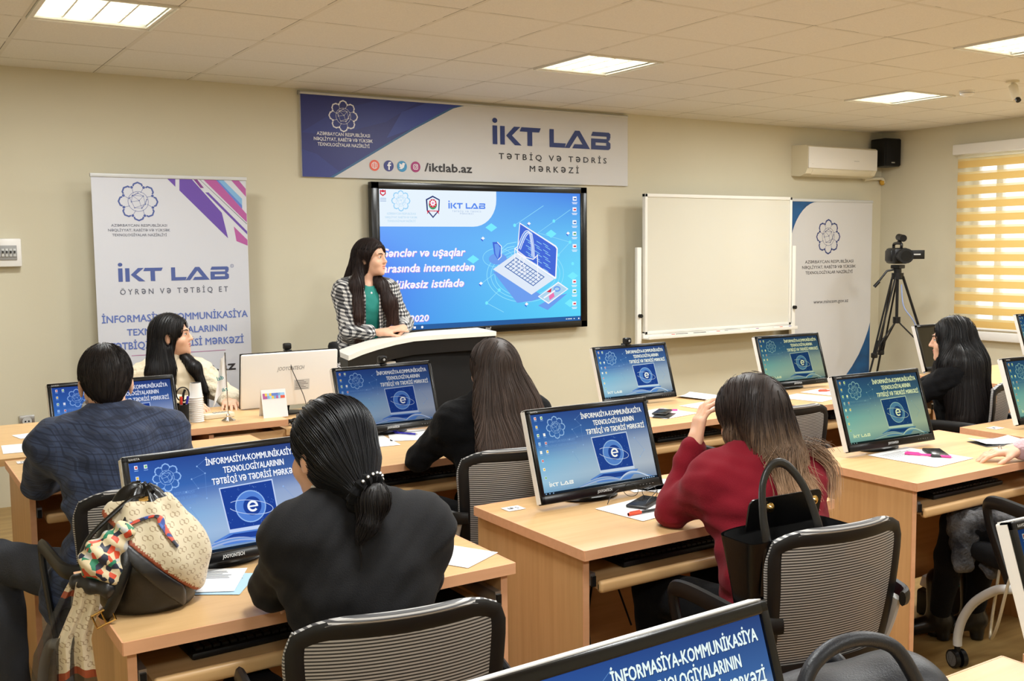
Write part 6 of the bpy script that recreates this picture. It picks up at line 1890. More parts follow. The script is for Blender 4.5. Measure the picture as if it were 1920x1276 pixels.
# ------------------------------------------------------------------ man in the plaid jacket
J = dict(hip=(.70, 3.47, .55), waist=(.70, 3.52, .72), chest=(.695, 3.585, .91), neck=(.69, 3.665, 1.05), sl=(.515, 3.635, .975), sr=(.875, 3.625, .970),
         el=(.495, 3.875, .805), wl=(.70, 4.13, .80), er=(.985, 3.86, .81), wr=(.80, 4.14, .80), hl=(.60, 3.50, .53), hr=(.80, 3.50, .53),
         kl=(.355, 3.90, .545), kr=(.86, 3.93, .53), al=(.375, 3.74, .09), ar=(.88, 3.86, .09))
P = Person('man with short dark hair in a blue plaid jacket, seen from behind at the left', (.70, 3.47), J, ((.698, 3.705, 1.155), rot3(-6, -10, 0)), 1.05, w=1.0, male=True, belly=.02)
P.hand('l', (.8, .5, -.04), (0, 0, -1)).hand('r', (-.8, .5, -.04), (0, 0, -1))
P.body()
def jacket_mod(F, J):
    F.add(ecap(J['hip']+V3((-.02, .03, .05)), J['hip']+V3((-.10, .06, -.06)), .150, .165, .85, (0, 1, 0)), .05)
    F.add(cap(J['neck']+V3((-.045, -.035, -.015)), J['neck']+V3((.045, -.035, -.015)), .040, .040), .03)
P.top('plaid_jacket', 'plaid', .016, .95, .004, seed=11, mod=jacket_mod, neck=lambda s: cap(s.J['neck']+V3((0, .015, .04)), s.J['neck']+V3((0, .02, .13)), .066, .08))
m = MB(); nk = Vector(P.J['neck']); m.tube([nk+Vector((.066*math.cos(a), .064*math.sin(a)+.008, .028+.012*math.sin(a))) for a in [2*PI*k/28 for k in range(28)]], .012, 'shirt_white', 8, closed=True, flat=1.6); m.build('shirt_collar', P.obj)
P.trousers('grey_trouser', .012); P.shoes()
h_ = P.h; F = Field()
F.add(h_.el((0, -.016, .036), (.082, .102, .094)), .02); F.add(h_.el((0, -.056, -.026), (.048, .048, .052)), .03)
F.cut(h_.el((0, .112, -.035), (.074, .095, .110)), .012)
for q in (-1, 1): F.cut(h_.el((q*.090, .006, -.045), (.028, .050, .056)), .010); F.cut(h_.el((q*.085, -.050, -.075), (.035, .050, .050)), .015)
F.cut(half_space(h_.w((0, -.06, -.075)), h_.M@V3((0, .2, -1))*-1), .01) if False else None
X_, Y_, Z_, lc_ = side_of(h_)
def flow_short(p, i):
    q = lc_(p); r = p-h_.w((.0, -.03, .115)); r = r/np.maximum(np.linalg.norm(r, axis=1), .01)[:, None]; r[:, 2] -= .5; return r
P.hair(F, 'hair_short', flow_short, (.56, 3.54, 1.04), (.84, 3.86, 1.33), n=3600, steps=5, step=.007, lift=.003, r=.0010, h=.005)

# ------------------------------------------------------------------ woman with long black hair at the right, in profile
fw_ = np.array([-.55, .83]); rt_ = np.array([.83, .55]); c0 = np.array([4.965, 3.34])
def rel(f, r, z): q = c0+fw_*f+rt_*r; return (q[0], q[1], z)
J = dict(hip=rel(-.02, 0, .53), waist=rel(0, 0, .68), chest=rel(.02, 0, .85), neck=rel(.03, 0, .985), sl=rel(.02, -.165, .915), sr=rel(.02, .165, .92),
         el=rel(.24, -.20, .775), wl=rel(.26, .02, .755), er=rel(.22, .22, .76), wr=rel(.24, -.02, .735), hl=rel(0, -.09, .52), hr=rel(0, .09, .52),
         kl=rel(.36, -.09, .54), kr=rel(.36, .10, .54), al=rel(.33, -.09, .09), ar=rel(.33, .10, .09))
P = Person('woman in black with long black hair shown in profile at the right, arms crossed', tuple(c0), J, (rel(.045, 0, 1.085), rot3(38, -2, 0)), .98, feet=tuple(fw_))
P.hand('l', tuple(rt_)+(0,), (fw_[0]*-1, fw_[1]*-1, 0), curl=(30, 30, 30, 30)).hand('r', (-rt_[0]*.95-fw_[0]*0, -rt_[1]*.95, .05), (-fw_[0]*.4, -fw_[1]*.4, -.8), curl=(40, 45, 50, 55))
P.body()
P.top('black_sweater', 'black_cloth', .011, .95, .003, seed=14); P.trousers('dark_trouser'); P.shoes()
h_ = P.h; F = scalp(h_, .017)
rl = lambda f, r, z: V3(rel(f, r, z))-P.o
F.add(ecap(h_.w((0, -.045, 0)), rl(-.075, 0, .95), .100, .118, .62, tuple(fw_)+(0,)), .03)
F.add(ecap(rl(-.075, 0, .95), rl(-.13, 0, .70), .118, .125, .45, tuple(fw_)+(0,)), .03)
F.add(ecap(h_.w((-.050, .0, .0)), rl(.0, -.15, .95), .060, .100, .75, tuple(rt_)+(0,)), .03); F.add(ecap(rl(.0, -.15, .95), rl(-.05, -.225, .70), .100, .095, .65, tuple(rt_)+(0,)), .03)
F.cut(half_space((0, 0, .66), (0, 0, 1)), .01)
P.hair(F, 'hair_long_black', fall(h_, .8, .45), (4.58, 2.90, .58), (5.34, 3.70, 1.25), n=2600, steps=18, step=.018, lift=.003, r=.0014, free=lambda p: p[:, 2] < .74, zsel=lambda V: V[:, 2] > .72)

# ------------------------------------------------------------------ the speaker at the lectern
J = dict(hip=(2.88, 6.43, .92), waist=(2.88, 6.42, 1.06), chest=(2.885, 6.395, 1.235), neck=(2.885, 6.40, 1.40), sl=(3.045, 6.39, 1.325), sr=(2.735, 6.38, 1.325),
         el=(3.165, 6.36, 1.095), wl=(3.075, 6.215, 1.075), er=(2.725, 6.30, 1.065), wr=(2.90, 6.175, 1.060), hl=(2.93, 6.43, .90), hr=(2.76, 6.43, .90),
         kl=(2.93, 6.42, .49), kr=(2.77, 6.42, .49), al=(2.93, 6.43, .09), ar=(2.77, 6.43, .09))
P = Person('woman in a black and white gingham blazer over a teal top speaking at the lectern', (2.845, 6.43), J, ((2.930, 6.375, 1.545), rot3(-146, 2, 0)), 1.04, feet=(.1, -1))
P.hand('l', (-.92, -.25, .02), (0, .25, -1), curl=(12, 14, 16, 18), spread=7).hand('r', (.97, -.12, .16), (0, .2, -.95), curl=(10, 12, 14, 16), spread=7)
P.body()
P.top('teal_top', 'teal_cloth', .006, .3, .002, seed=17, neck=lambda s: cap(s.J['neck']+V3((0, -.045, .005)), s.J['neck']+V3((0, -.03, .14)), .066, .09))
def blazer_mod(F, J):
    F.add(ecap(J['waist'], J['hip']-V3((0, 0, .10)), .150, .172, .78, (0, 1, 0)), .04)
def blazer_open(s):
    a, b = s.J['neck']+V3((.0, -.10, .06)), s.J['hip']+V3((.02, -.18, -.05))
    return ecap(a, b, .045, .085, .9, (0, 1, 0))
P.top('gingham_blazer', 'gingham', .017, .62, .003, seed=19, mod=blazer_mod, neck=[blazer_open, lambda s: cap(s.J['neck']+V3((0, -.03, .012)), s.J['neck']+V3((0, -.03, .14)), .072, .09)])
for q in (-1, 1):
    m = MB(); nk = Vector(P.J['neck']); ch = Vector(P.J['waist'])
    a = [nk+Vector((q*.052, .02, .022)), nk+Vector((q*.062, -.055, -.02)), nk+Vector((q*.075, -.112, -.10)), ch+Vector((q*.070, -.140, .10)), ch+Vector((q*.062, -.150, .0))]
    m.tube(a, [.014, .022, .030, .026, .012], 'gingham', 10, flat=.25, up=(q*.5, -1, 0)); m.build('lapel', P.obj)
P.trousers('dark_trouser'); P.shoes()
m = MB(); nk = Vector(P.J['neck']); m.tube([nk+Vector((-.055, .0, .03)), nk+Vector((-.04, -.075, -.02)), nk+Vector((.0, -.108, -.075)), nk+Vector((.04, -.075, -.02)), nk+Vector((.055, 0, .03))], .0016, 'silver', 6); m.ball(nk+Vector((0, -.112, -.083)), .008, 'print_white', 10); m.build('necklace', P.obj)
m = MB(); w_ = Vector(P.J['wl']); m.tube([w_+Vector((-.006+.0*a, .026*math.cos(a), .024*math.sin(a))) for a in [2*PI*k/18 for k in range(18)]], .003, 'black_plastic', 6, closed=True); m.build('bracelet', P.obj)
h_ = P.h; F = scalp(h_, .016)
q_ = lambda x, y, z: V3((x, y, z))-P.o
F.add(ecap(h_.w((0, -.05, -.01)), q_(2.845, 6.45, 1.34), .092, .095, .62, (.3, 1, 0)), .03)
F.cut(h_.el((.03, .095, -.05), (.072, .085, .12)), .012); F.add(ecap(h_.w((.058, -.050, -.03)), q_(2.785, 6.310, 1.37), .034, .044, .7, (0, 1, 0)), .03); F.add(ecap(q_(2.785, 6.310, 1.37), q_(2.775, 6.252, 1.17), .044, .034, .6, (0, 1, 0)), .03)
F.add(ecap(h_.w((-.060, -.045, -.06)), q_(2.965, 6.30, 1.365), .026, .036, .7, (0, 1, 0)), .03); F.add(ecap(q_(2.965, 6.30, 1.365), q_(3.005, 6.255, 1.25), .036, .044, .6, (0, 1, 0)), .03); F.add(ecap(q_(3.005, 6.255, 1.25), q_(3.025, 6.250, 1.12), .044, .036, .6, (0, 1, 0)), .03)
F.cut(half_space(q_(0, 0, 1.10), (0, 0, 1)), .01)
P.hair(F, 'hair_brown', fall(h_, .8, .45), (2.64, 6.12, 1.05), (3.16, 6.60, 1.70), n=2400, steps=18, step=.016, lift=.004, r=.0015, wave=.10, free=lambda p: p[:, 2] < 1.15, zsel=lambda V: V[:, 2] > 1.14)

# ------------------------------------------------------------------ the seated receptionist
J = dict(hip=(1.43, 5.86, .53), waist=(1.43, 5.83, .68), chest=(1.44, 5.80, .855), neck=(1.445, 5.80, 1.005), sl=(1.580, 5.745, .915), sr=(1.295, 5.83, .91),
         el=(1.69, 5.58, .80), wl=(1.635, 5.39, .81), er=(1.30, 5.66, .78), wr=(1.43, 5.40, .81), hl=(1.51, 5.83, .51), hr=(1.35, 5.87, .51),
         kl=(1.62, 5.48, .53), kr=(1.40, 5.47, .53), al=(1.62, 5.53, .09), ar=(1.40, 5.53, .09))
P = Person('woman with long black hair in a cream cardigan seated behind the reception desk, looking aside', (1.43, 5.86), J, ((1.445, 5.775, 1.140), rot3(-120, 6, 0)), .98, feet=(.1, -1))
P.hand('l', (-.3, -.9, -.06), (0, 0, -1)).hand('r', (.3, -.9, -.05), (0, 0, -1))
P.body()
P.top('cream_blouse', 'cream_top', .006, .3, .002, seed=21)
P.top('cream_cardigan', 'cream_knit', .018, .97, .004, seed=22, neck=lambda s: ecap(s.J['neck']+V3((.05, -.11, .06)), s.J['hip']+V3((.06, -.17, .0)), .050, .075, .9, (.3, -1, 0)))
P.trousers('dark_trouser'); P.shoes()
h_ = P.h; F = scalp(h_, .016); q_ = lambda x, y, z: V3((x, y, z))-P.o
F.add(ecap(h_.w((0, -.05, -.01)), q_(1.375, 5.80, .95), .088, .080, .62, (.5, -.8, 0)), .03)
F.add(ecap(h_.w((.070, -.01, -.0)), q_(1.385, 5.695, .96), .030, .045, .7, (0, 1, 0)), .03); F.add(ecap(q_(1.385, 5.695, .96), q_(1.39, 5.66, .80), .045, .034, .6, (0, 1, 0)), .03)
F.add(cap(h_.w((-.062, -.02, -.05)), q_(1.530, 5.655, .97), .030, .030), .03); F.add(cap(q_(1.530, 5.655, .97), q_(1.575, 5.615, .84), .030, .016), .03)
F.add(cap(h_.w((.05, -.06, -.06)), q_(1.335, 5.705, .95), .055, .050), .03); F.add(cap(q_(1.335, 5.705, .95), q_(1.345, 5.665, .82), .050, .036), .03)
F.cut(half_space(q_(0, 0, .79), (0, 0, 1)), .01)
for q in (1,): F.cut(h_.el((q*.085, .0, -.015), (.022, .022, .038)), .008)
P.hair(F, 'hair_long_black', fall(h_, .8, .45), (1.22, 5.52, .74), (1.68, 5.98, 1.28), n=2000, steps=16, step=.016, lift=.003, r=.0014, free=lambda p: p[:, 2] < .82, zsel=lambda V: V[:, 2] > .80)

# ------------------------------------------------------------------ person in pink, cut off by the right edge
J = dict(hip=(3.74, 1.92, .53), waist=(3.82, 1.94, .68), chest=(3.90, 1.98, .85), neck=(3.96, 2.03, 1.0), sl=(3.80, 2.06, .935), sr=(4.11, 1.95, .93),
         el=(3.93, 2.13, .785), wl=(3.80, 2.295, .795), er=(4.08, 2.03, .72), wr=(3.90, 2.12, .675), hl=(3.66, 1.97, .52), hr=(3.80, 1.90, .52),
         kl=(3.52, 2.36, .53), kr=(3.70, 2.34, .53), al=(3.62, 2.50, .09), ar=(3.74, 2.43, .09))
P = Person('person in a pale pink knit sleeve and black boots, mostly outside the right edge', (3.74, 1.92), J, ((3.98, 2.07, 1.12), rot3(-10, -6, 0)), .98, feet=(-.7, .7))
P.hand('l', (-.62, .45, -.10), (0, 0, -1), curl=(16, 20, 22, 24), spread=5).hand('r', (-.85, .25, -.35), (0, -.2, -.9), curl=(28, 32, 36, 40), spread=4)
P.body()
P.top('pink_knit_top', 'pink_knit', .013, .92, .004, seed=25); P.trousers('black_cloth', .004); P.shoes('black_leather', .05, .16)
m = MB(); w_ = P.J['wl']+V3((-.055, .040, .004)); m.tube([Vector(w_)+Vector((.006*math.cos(a), .0095*math.cos(a), .011*math.sin(a)+.0)) for a in [2*PI*k/14 for k in range(14)]], .002, 'silver', 6, closed=True); m.build('ring', P.obj)
h_ = P.h; F = scalp(h_, .016); F.add(ecap(h_.w((0, -.05, -.01)), h_.w((0, -.08, -.22)), .09, .10, .6, (0, 1, 0)), .03)
P.hair(F, 'hair_dark', fall(h_, .8, .45), (3.78, 1.85, .82), (4.18, 2.25, 1.26), n=700, steps=14, step=.016)
# ------------------------------------------------------------------ bags and scarves
def monogram(name, base, ink):
    m = mat(name, base, .55, spec=.4, sheen=.3, bump=(40, .15))
    n, l = nodes_of(m); b = n['Principled BSDF']
    tc = n.new('ShaderNodeTexCoord'); mp = n.new('ShaderNodeMapping'); mp.inputs['Scale'].default_value = (38, 38, 38); mp.inputs['Rotation'].default_value = (0, R(45), 0); l.new(tc.outputs['Object'], mp.inputs['Vector'])
    sp = n.new('ShaderNodeSeparateXYZ'); l.new(mp.outputs[0], sp.inputs[0])
    def M(op, a, k=None):
        q = n.new('ShaderNodeMath'); q.operation = op
        for i, x in enumerate((a, k)):
            if x is None: continue
            if isinstance(x, (int, float)): q.inputs[i].default_value = x
            else: l.new(x, q.inputs[i])
        return q.outputs[0]
    fx = M('SUBTRACT', M('FRACT', M('ADD', sp.outputs[0], 50)), .5); fz = M('SUBTRACT', M('FRACT', M('ADD', sp.outputs[2], 50)), .5)
    tot = None
    for s_ in (-1, 1):
        x = M('ADD', fx, .15*s_); z = M('ADD', fz, -.15*s_)
        d = M('SQRT', M('ADD', M('MULTIPLY', x, x), M('MULTIPLY', z, z)))
        r = M('LESS_THAN', M('ABSOLUTE', M('SUBTRACT', d, .20)), .040)
        r = M('MULTIPLY', r, M('GREATER_THAN', M('ABSOLUTE', M('SUBTRACT', M('MULTIPLY', x, s_), M('MULTIPLY', z, s_*.3))), .06))
        tot = r if tot is None else M('MAXIMUM', tot, r)
    mx = n.new('ShaderNodeMix'); mx.data_type = 'RGBA'; mx.inputs[6].default_value = base; mx.inputs[7].default_value = ink
    l.new(M('MULTIPLY', tot, .75), mx.inputs[0]); l.new(mx.outputs[2], b.inputs['Base Color'])
monogram('monogram_silk', C(208, 195, 166), C(142, 118, 86))
mat('black_silk', C(22, 22, 25), .4, spec=.6)
mat('sheer_silk', C(40, 38, 38), .5, alpha=.72)
mat('brown_silk', C(150, 74, 46), .5)
m_ = mat('print_silk', C(216, 200, 164), .5)
n_, l_ = nodes_of(m_); tc_ = n_.new('ShaderNodeTexCoord'); vo = n_.new('ShaderNodeTexVoronoi'); vo.inputs['Scale'].default_value = 75; l_.new(tc_.outputs['Object'], vo.inputs['Vector'])
rp = n_.new('ShaderNodeValToRGB'); rp.color_ramp.interpolation = 'CONSTANT'; sx_ = n_.new('ShaderNodeSeparateColor'); l_.new(vo.outputs['Color'], sx_.inputs[0]); l_.new(sx_.outputs[0], rp.inputs[0])
cs_ = [C(216, 200, 164), C(206, 74, 44), C(216, 200, 164), C(40, 128, 96), C(190, 190, 186), C(216, 200, 164), C(34, 40, 60)]
while len(rp.color_ramp.elements) < len(cs_): rp.color_ramp.elements.new(.5)
for i, (e, c) in enumerate(zip(rp.color_ramp.elements, cs_)): e.position = i/len(cs_); e.color = c
l_.new(rp.outputs[0], n_['Principled BSDF'].inputs['Base Color'])
m_ = mat('band_silk', C(40, 56, 120), .5); n_, l_ = nodes_of(m_); tc_ = n_.new('ShaderNodeTexCoord'); vo = n_.new('ShaderNodeTexVoronoi'); vo.inputs['Scale'].default_value = 60; l_.new(tc_.outputs['Object'], vo.inputs['Vector'])
rp = n_.new('ShaderNodeValToRGB'); rp.color_ramp.interpolation = 'CONSTANT'; sx_ = n_.new('ShaderNodeSeparateColor'); l_.new(vo.outputs['Color'], sx_.inputs[0]); l_.new(sx_.outputs[0], rp.inputs[0])
cs_ = [C(40, 70, 150), C(28, 32, 50), C(60, 100, 180), C(190, 70, 50), C(40, 60, 130)]
while len(rp.color_ramp.elements) < len(cs_): rp.color_ramp.elements.new(.5)
for i, (e, c) in enumerate(zip(rp.color_ramp.elements, cs_)): e.position = i/len(cs_); e.color = c
l_.new(rp.outputs[0], n_['Principled BSDF'].inputs['Base Color'])

BX, BY = .556, 2.545
Lt, Dp = np.array([.976, -.218, 0], np.float32), np.array([.218, .976, 0], np.float32)      # across and away, seen from the door side
bp = lambda a, d, z: Lt*a+Dp*d+V3((0, 0, z))
t = thing('bucket_bag', 'black leather bucket bag with a gold buckle, tied with a patterned scarf', 'handbag', (BX, BY, .7505))
def bag_field(g=0.0):
    F = Field()
    F.add(cap((0, 0, .055), (0, 0, .11), .112+g, .122+g), .02)
    F.cut(half_space((0, 0, .002), (0, 0, 1)), .012) if g == 0 else None
    F.add(ecap(bp(0, 0, .11), bp(-.005, 0, .215), .118+g, .070+g, .8, Dp), .05)
    F.add(cap(bp(-.010, .0, .20), bp(-.018, .01, .250), .060+g, .040+g), .03)
    F.ripple(.004, lambda p: np.sin(np.arctan2(p[:, 1], p[:, 0])*7+p[:, 2]*9)*np.clip((p[:, 2]-.05)*9, 0, 1.4))
    return F
soft(bag_field(), (-.18, -.18, -.02), (.18, .18, .32), .005, 'black_leather', 'bag_body', t)
m = MB(); m.tube([bp(-.03, -.065, .235), bp(-.05, -.10, .19), bp(-.045, -.125, .14), bp(-.065, -.135, .08), bp(-.085, -.130, .035), bp(-.100, -.120, .012)], .013, 'black_leather', 10, flat=.25, up=tuple(-Dp)); m.build('hanging_strap', t)
m = MB(); c = Vector(bp(-.098, -.128, .018)); ux, uz = Vector(Lt)*.8+Vector((0, 0, .35)), Vector((0, 0, 1))-Vector(Lt)*.35
ux.normalize(); uz.normalize()
m.tube([c+ux*a+uz*b for a, b in ((-.022, -.016), (.022, -.016), (.022, .016), (-.022, .016))], .0032, 'gold', 8, closed=True); m.tube([c-uz*.016, c+uz*.014], .0022, 'gold', 6); m.build('buckle', t)
m = MB(); m.tube([bp(.0, -.03, .272), bp(-.03, -.04, .268), bp(-.075, -.05, .235), bp(-.120, -.06, .195), bp(-.142, -.06, .155), bp(-.143, -.06, .125), bp(-.130, -.07, .10)], .0075, 'black_leather', 10, flat=.7); m.build('shoulder_strap', t)
m = MB(); m.tube([bp(-.005, -.02, .268), bp(.012, -.02, .283), bp(.02, .0, .272)], .012, 'black_leather', 10); m.tube([bp(-.012, -.036, .262), bp(.010, -.042, .266)], .006, 'gold', 8); m.build('top_loop', t)
t = thing('scarf', 'beige monogram scarf with dark border and floral knot draped over the black bucket bag', 'scarf', (BX, BY, .7505))
F = bag_field(.009); F.add(ell(bp(.060, -.01, .115), (.080, .08, .095)), .03)
F.keep(lambda p: -((p@Lt+.070)*.70+(p[:, 2]-.205)*.72), .006); F.keep(half_space(bp(0, .05, 0), Dp), .03)
F.keep(lambda p: (p[:, 2]-.262), .01); F.keep(lambda p: -(p[:, 2]-.028), .01)
F.ripple(.002, lambda p: np.sin((p@Lt)*70+p[:, 2]*50))
edge = lambda P: ((P@Lt+.070)*.70+(P[:, 2]-.205)*.72)
soft(F, (-.2, -.2, 0), (.2, .2, .3), .005, ['monogram_silk', 'brown_silk'], 'drape', t, pick=lambda c: (edge(c) < .011).astype(int))
F = bag_field(.011); F.keep(lambda p: np.maximum(edge(p)-.004, -(edge(p)+.034-.10*np.clip(.02-(p@Lt), -.2, .2))), .006); F.keep(half_space(bp(0, -.02, 0), Dp), .02); F.keep(lambda p: np.abs(p@Lt-.0)-.085, .01)
F.keep(lambda p: (p[:, 2]-.235), .01)
soft(F, (-.2, -.2, 0), (.2, .2, .3), .005, 'black_silk', 'dark_fold', t)
Fs = bag_field(.012); Fs.add(ell(bp(.060, -.01, .115), (.083, .083, .098)), .03)
pts = np.array([bp(a, -.16, z) for a, z in ((-.070, .200), (-.045, .222), (-.01, .238), (.03, .238), (.062, .220), (.088, .190), (.105, .165))], np.float32)
for _ in range(8):
    d_, g_ = grad(Fs, pts); g_[:, 2] *= .2; pts = pts-g_*d_[:, None]
m = MB(); m.tube([Vector(p) for p in pts], .009, 'band_silk', 10, flat=.35, up=(0, 0, 1)); m.build('printed_band', t)
F = Field(); F.add(ell(bp(-.098, -.105, .150), (.048, .040, .048)), .02); F.add(cap(bp(-.07, -.09, .175), bp(-.05, -.10, .205), .035, .025), .02); F.add(cap(bp(-.118, -.115, .135), bp(-.075, -.125, .115), .026, .022), .015)
F.ripple(.004, lambda p: np.sin(p[:, 2]*130+(p@Lt)*110))
soft(F, (-.22, -.25, .02), (.05, .05, .3), .004, 'print_silk', 'knot', t)
F = Field(); F.add(cap(bp(-.145, -.10, .100), bp(-.085, -.13, .085), .022, .020), .02); F.ripple(.003, lambda p: np.sin((p@Lt)*160)); soft(F, (-.22, -.25, .0), (.05, .05, .25), .004, 'black_silk', 'knot_wrap', t)
def ribbon(path, width, mats_fn, name, folds=3, amp=.010, parent=None, ph=0.0):
    m = MB(); P = [Vector(p) for p in path]; N = 36
    def at(v):
        s_ = v*(len(P)-1); i = min(int(s_), len(P)-2); f = s_-i; f2 = f*f*(3-2*f)*.5+f*.5
        return P[i].lerp(P[i+1], f2), width[i]+(width[i+1]-width[i])*f
    def fn(u, v):
        c, w_ = at(v); a = (u-.5)*w_
        return c+Vector(Lt)*a+Vector(Dp)*(amp*math.sin(u*folds*2*PI+ph+v*2)*(.3+.7*v))+Vector((0, 0, -.012*math.sin(u*PI*2+v*3)*v))
    for k, (v0, v1, q) in enumerate(mats_fn):
        m.grid(lambda u, v: fn(u, v0+(v1-v0)*v), 18, max(2, int(N*(v1-v0))), q)
    return m.build(name, parent)
ribbon([bp(-.128, -.12, .105), bp(-.135, -.12, .05), bp(-.165, -.12, -.03), bp(-.162, -.115, -.12), bp(-.150, -.11, -.22), bp(-.150, -.11, -.30)], [.050, .060, .075, .085, .085, .06],
       [(0, .55, 'monogram_silk'), (.55, .60, 'brown_silk'), (.60, 1, 'sheer_silk')], 'cream_tail', 2.2, .012, t)
ribbon([bp(-.150, -.10, .10), bp(-.180, -.10, .03), bp(-.208, -.11, -.05), bp(-.215, -.11, -.14), bp(-.205, -.11, -.20)], [.040, .06, .085, .095, .085],
       [(0, .08, 'monogram_silk'), (.08, .12, 'brown_silk'), (.12, 1, 'sheer_silk')], 'dark_tail', 2.6, .014, t, 1.0)

# black tote on the chair behind the woman in red
t = thing('tote_bag', 'black leather tote bag with gold studs on the chair behind the woman in red', 'handbag', (1.985, 1.812, .497), R(-3))
def tote_pt(u, v, g=0.0):
    z = .0+.385*v; hw = .125+.055*v; hd = .052+.012*v-.010*math.sin(PI*v); a = 2*PI*u
    ca, sa = math.cos(a), math.sin(a); e = .28
    x = math.copysign(abs(ca)**e, ca)*hw; y = math.copysign(abs(sa)**e, sa)*hd
    return (x, y*(1+.12*math.sin(3*x/hw+z*10)), z-.010*v*(x/hw)**2+.0)
m = MB(); m.grid(lambda u, v: tote_pt(u, v), 60, 20, 'black_leather', closed_u=True); m.add([tote_pt(k/60, 0) for k in range(60)], [tuple(range(59, -1, -1))], 'black_leather')
m.grid(lambda u, v: tuple(np.array(tote_pt(u, 1-v*.5))*np.array((.965, .92, 1))), 60, 10, 'black_matte', closed_u=True); m.build('bag_body', t)
m = MB(); s_ = Sheet((0, 0, 0)); s_.rrect(-.098, 0, .157, .085, .020, 'black_leather', (0, 0, 1, 1)); vs = [Vector((v[0], .048-.02*(v[2]/.115), v[2]+.372)) for v in s_.v]; m.add(vs, s_.f, 'black_leather'); m.add([v+Vector((0, .005, 0)) for v in vs], [f[::-1] for f in s_.f], 'black_leather')
k_ = len(vs)
for i in range(k_): m.add([vs[i], vs[(i+1) % k_], vs[(i+1) % k_]+Vector((0, .005, 0)), vs[i]+Vector((0, .005, 0))], [(0, 3, 2, 1)], 'black_leather')
p = m.build('flap', t)
for x in (-.030, .126):
    m = MB(); m.lathe([(.0135, 0), (.0125, .003), (.008, .004), (.006, .008), (.001, .009)], 'gold', 18, Matrix.Translation((x, .0335, .430)) @ Matrix.Rotation(R(90), 4, 'X')); m.build('stud', p)
m = MB(); m.tube([(-.130, -.055, .24), (-.130, -.064, .36), (-.132, -.05, .44), (-.115, -.03, .515), (-.07, -.015, .555), (-.02, -.015, .548), (.025, -.03, .49), (.045, -.05, .42), (.052, -.062, .36), (.055, -.055, .24)], [.013, .015, .013, .012, .0115, .0115, .012, .013, .015, .013], 'black_leather', 10, flat=.35, up=(0, -1, .1)); m.build('handle', t)
m = MB(); m.tube([(-.06, -.066, .275), (.165, -.066, .275)], .003, 'black_leather', 6); m.tube([(.02, -.068, .24), (.045, -.075, .20), (.05, -.076, .15), (.04, -.072, .10)], .013, 'black_leather', 10, flat=.3, up=(0, -1, 0)); m.build('front_strap', t)

# dark zipped handbag on the nearest desk
t = thing('handbag', 'dark navy zipped handbag with rolled handles and gold rings, bottom right foreground', 'handbag', (1.275, 1.085, .7505), R(-7))
F = Field(); F.add(rbox((0, 0, .07), (.235, .085, .075), .055), .01); F.add(ecap((-.17, 0, .095), (.17, 0, .095), .066, .066, .85, (0, 1, 0)), .05)
F.cut(half_space((0, 0, .002), (0, 0, 1)), .006)
F.ripple(.0016, lambda p: np.sin(p[:, 0]*40+p[:, 2]*30))
soft(F, (-.30, -.14, -.02), (.30, .14, .26), .005, 'navy_leather', 'bag_body', t)
m = MB(); m.tube([(-.232, 0, .115), (-.20, 0, .151), (-.1, 0, .1615), (.1, 0, .1615), (.20, 0, .151), (.232, 0, .115)], .011, 'charcoal', 8, flat=.25, up=(0, 0, 1)); m.tube([(-.21, -.013, .143), (-.17, -.015, .1585), (.17, -.015, .1585), (.21, -.013, .143)], .0022, 'gold', 6); m.build('zipper', t)
m = MB(); m.tube([(-.185, -.01, .158), (-.178, -.035, .165)], .006, 'gold', 8); m.box((-.168, -.060, .150), (.010, .045, .008), 'gold', .003, Euler((R(-30), 0, R(20)))); m.build('zip_pull', t)
for sy in (-1, 1):
    m = MB(); m.tube([(-.125, .085, .115), (-.120, .105, .128), (-.09, .128, .105), (-.045, .138, .080), (0, .140, .074), (.045, .138, .080), (.09, .128, .105), (.120, .105, .128), (.125, .085, .115)] if sy > 0 else [(-.125, sy*.080, .115), (-.123, sy*.080, .145), (-.112, sy*.074, .175), (-.085, sy*.066, .214), (-.045, sy*.060, .233), (.0, sy*.058, .239), (.045, sy*.060, .233), (.085, sy*.066, .214), (.112, sy*.074, .175), (.123, sy*.080, .145), (.125, sy*.080, .115)], .012, 'navy_leather', 12); m.build('handle', t)
    for x in (-.125, .125):
        m = MB(); c = Vector((x, sy*.0895, .100)); m.tube([c+Vector((a, sy*.002*b*0, b)) for a, b in ((-.017, -.018), (.017, -.018), (.017, .018), (-.017, .018))], .0032, 'gold', 8, closed=True); m.build('ring', t)
        m = MB(); m.box((x, sy*.0845, .112), (.026, .006, .04), 'navy_leather', .003); m.box((x, sy*.0845, .060), (.030, .008, .06), 'navy_leather', .003); m.build('handle_tab', t)

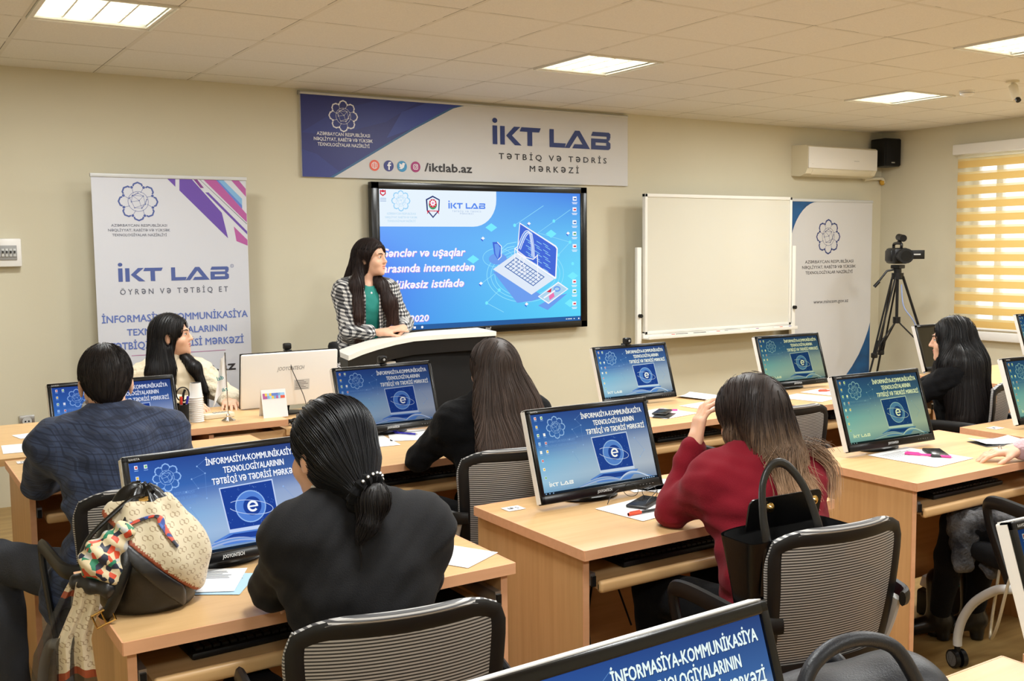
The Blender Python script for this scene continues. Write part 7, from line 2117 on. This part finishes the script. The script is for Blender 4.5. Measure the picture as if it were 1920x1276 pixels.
# silver bag and grey shawl beside the person in pink
t = thing('handbag', 'small pale metallic handbag beside the person in pink at the right edge', 'handbag', (3.475, 1.985, .497), R(-24))
mat('pale_metal', C(186, 180, 160), .35, metal=.5, bump=(90, .1))
F = Field(); F.add(rbox((0, 0, .08), (.045, .095, .08), .018), .01); F.add(ecap((0, -.06, .12), (0, .06, .12), .05, .05, .7, (1, 0, 0)), .03); F.cut(half_space((0, 0, .002), (0, 0, 1)), .004)
soft(F, (-.1, -.15, -.02), (.1, .15, .22), .005, 'pale_metal', 'bag_body', t)
m = MB(); m.tube([(-.045, -.06, .13), (-.10, -.06, .10), (-.15, -.03, -.05), (-.17, .0, -.22), (-.16, .05, -.30), (-.14, .09, -.30), (-.12, .10, -.18), (-.09, .10, .0), (-.047, .07, .12)], .0055, 'pale_metal', 8); m.build('strap', t)
t = thing('shawl', 'fuzzy grey checked shawl over the knees of the person in pink', 'shawl', (3.56, 2.25, 0))
F = Field(); o_ = V3((3.56, 2.25, 0))
F.add(ecap(V3((3.66, 2.06, .545))-o_, V3((3.535, 2.33, .555))-o_, .095, .075, .9, (0, 0, 1)), .03); F.add(cap(V3((3.49, 2.32, .53))-o_, V3((3.47, 2.30, .40))-o_, .050, .040), .03); F.add(cap(V3((3.56, 2.20, .50))-o_, V3((3.50, 2.20, .40))-o_, .05, .04), .03)
F.cut(half_space((0, 0, .598), (0, 0, -1)), .01)
F.ripple(.006, lambda p: np.sin(p[:, 0]*90+p[:, 2]*40)*np.sin(p[:, 1]*80+p[:, 2]*60))
soft(F, (-.25, -.35, .25), (.25, .25, .72), .007, 'grey_shawl', 'shawl_cloth', t)

t = thing('folded_cloth', 'grey patterned knit cloth beside the left hip of the woman in black with the bun', 'cloth', (.70, 2.0, .4935))
F = Field(); F.add(ell((0, 0, .06), (.045, .10, .062)), .02); F.add(cap((-.02, -.08, .10), (.0, -.02, .15), .028, .02), .02); F.cut(half_space((0, 0, .001), (0, 0, 1)), .004); F.ripple(.006, lambda p: np.sin(p[:, 0]*120+p[:, 2]*90)*np.sin(p[:, 1]*100))
soft(F, (-.1, -.16, -.02), (.1, .16, .22), .006, 'grey_shawl', 'cloth', t)
t = thing('cable', 'black cables hanging under the second row desk left of the woman in red', 'cable', (3.32, 4.20, 0))
m = MB(); m.tube([(0, .1, .62), (.02, .02, .52), (.06, -.02, .44), (.10, .0, .40), (.08, .04, .50), (.04, .10, .60)], .006, 'black_plastic', 8); m.build('cord', t)
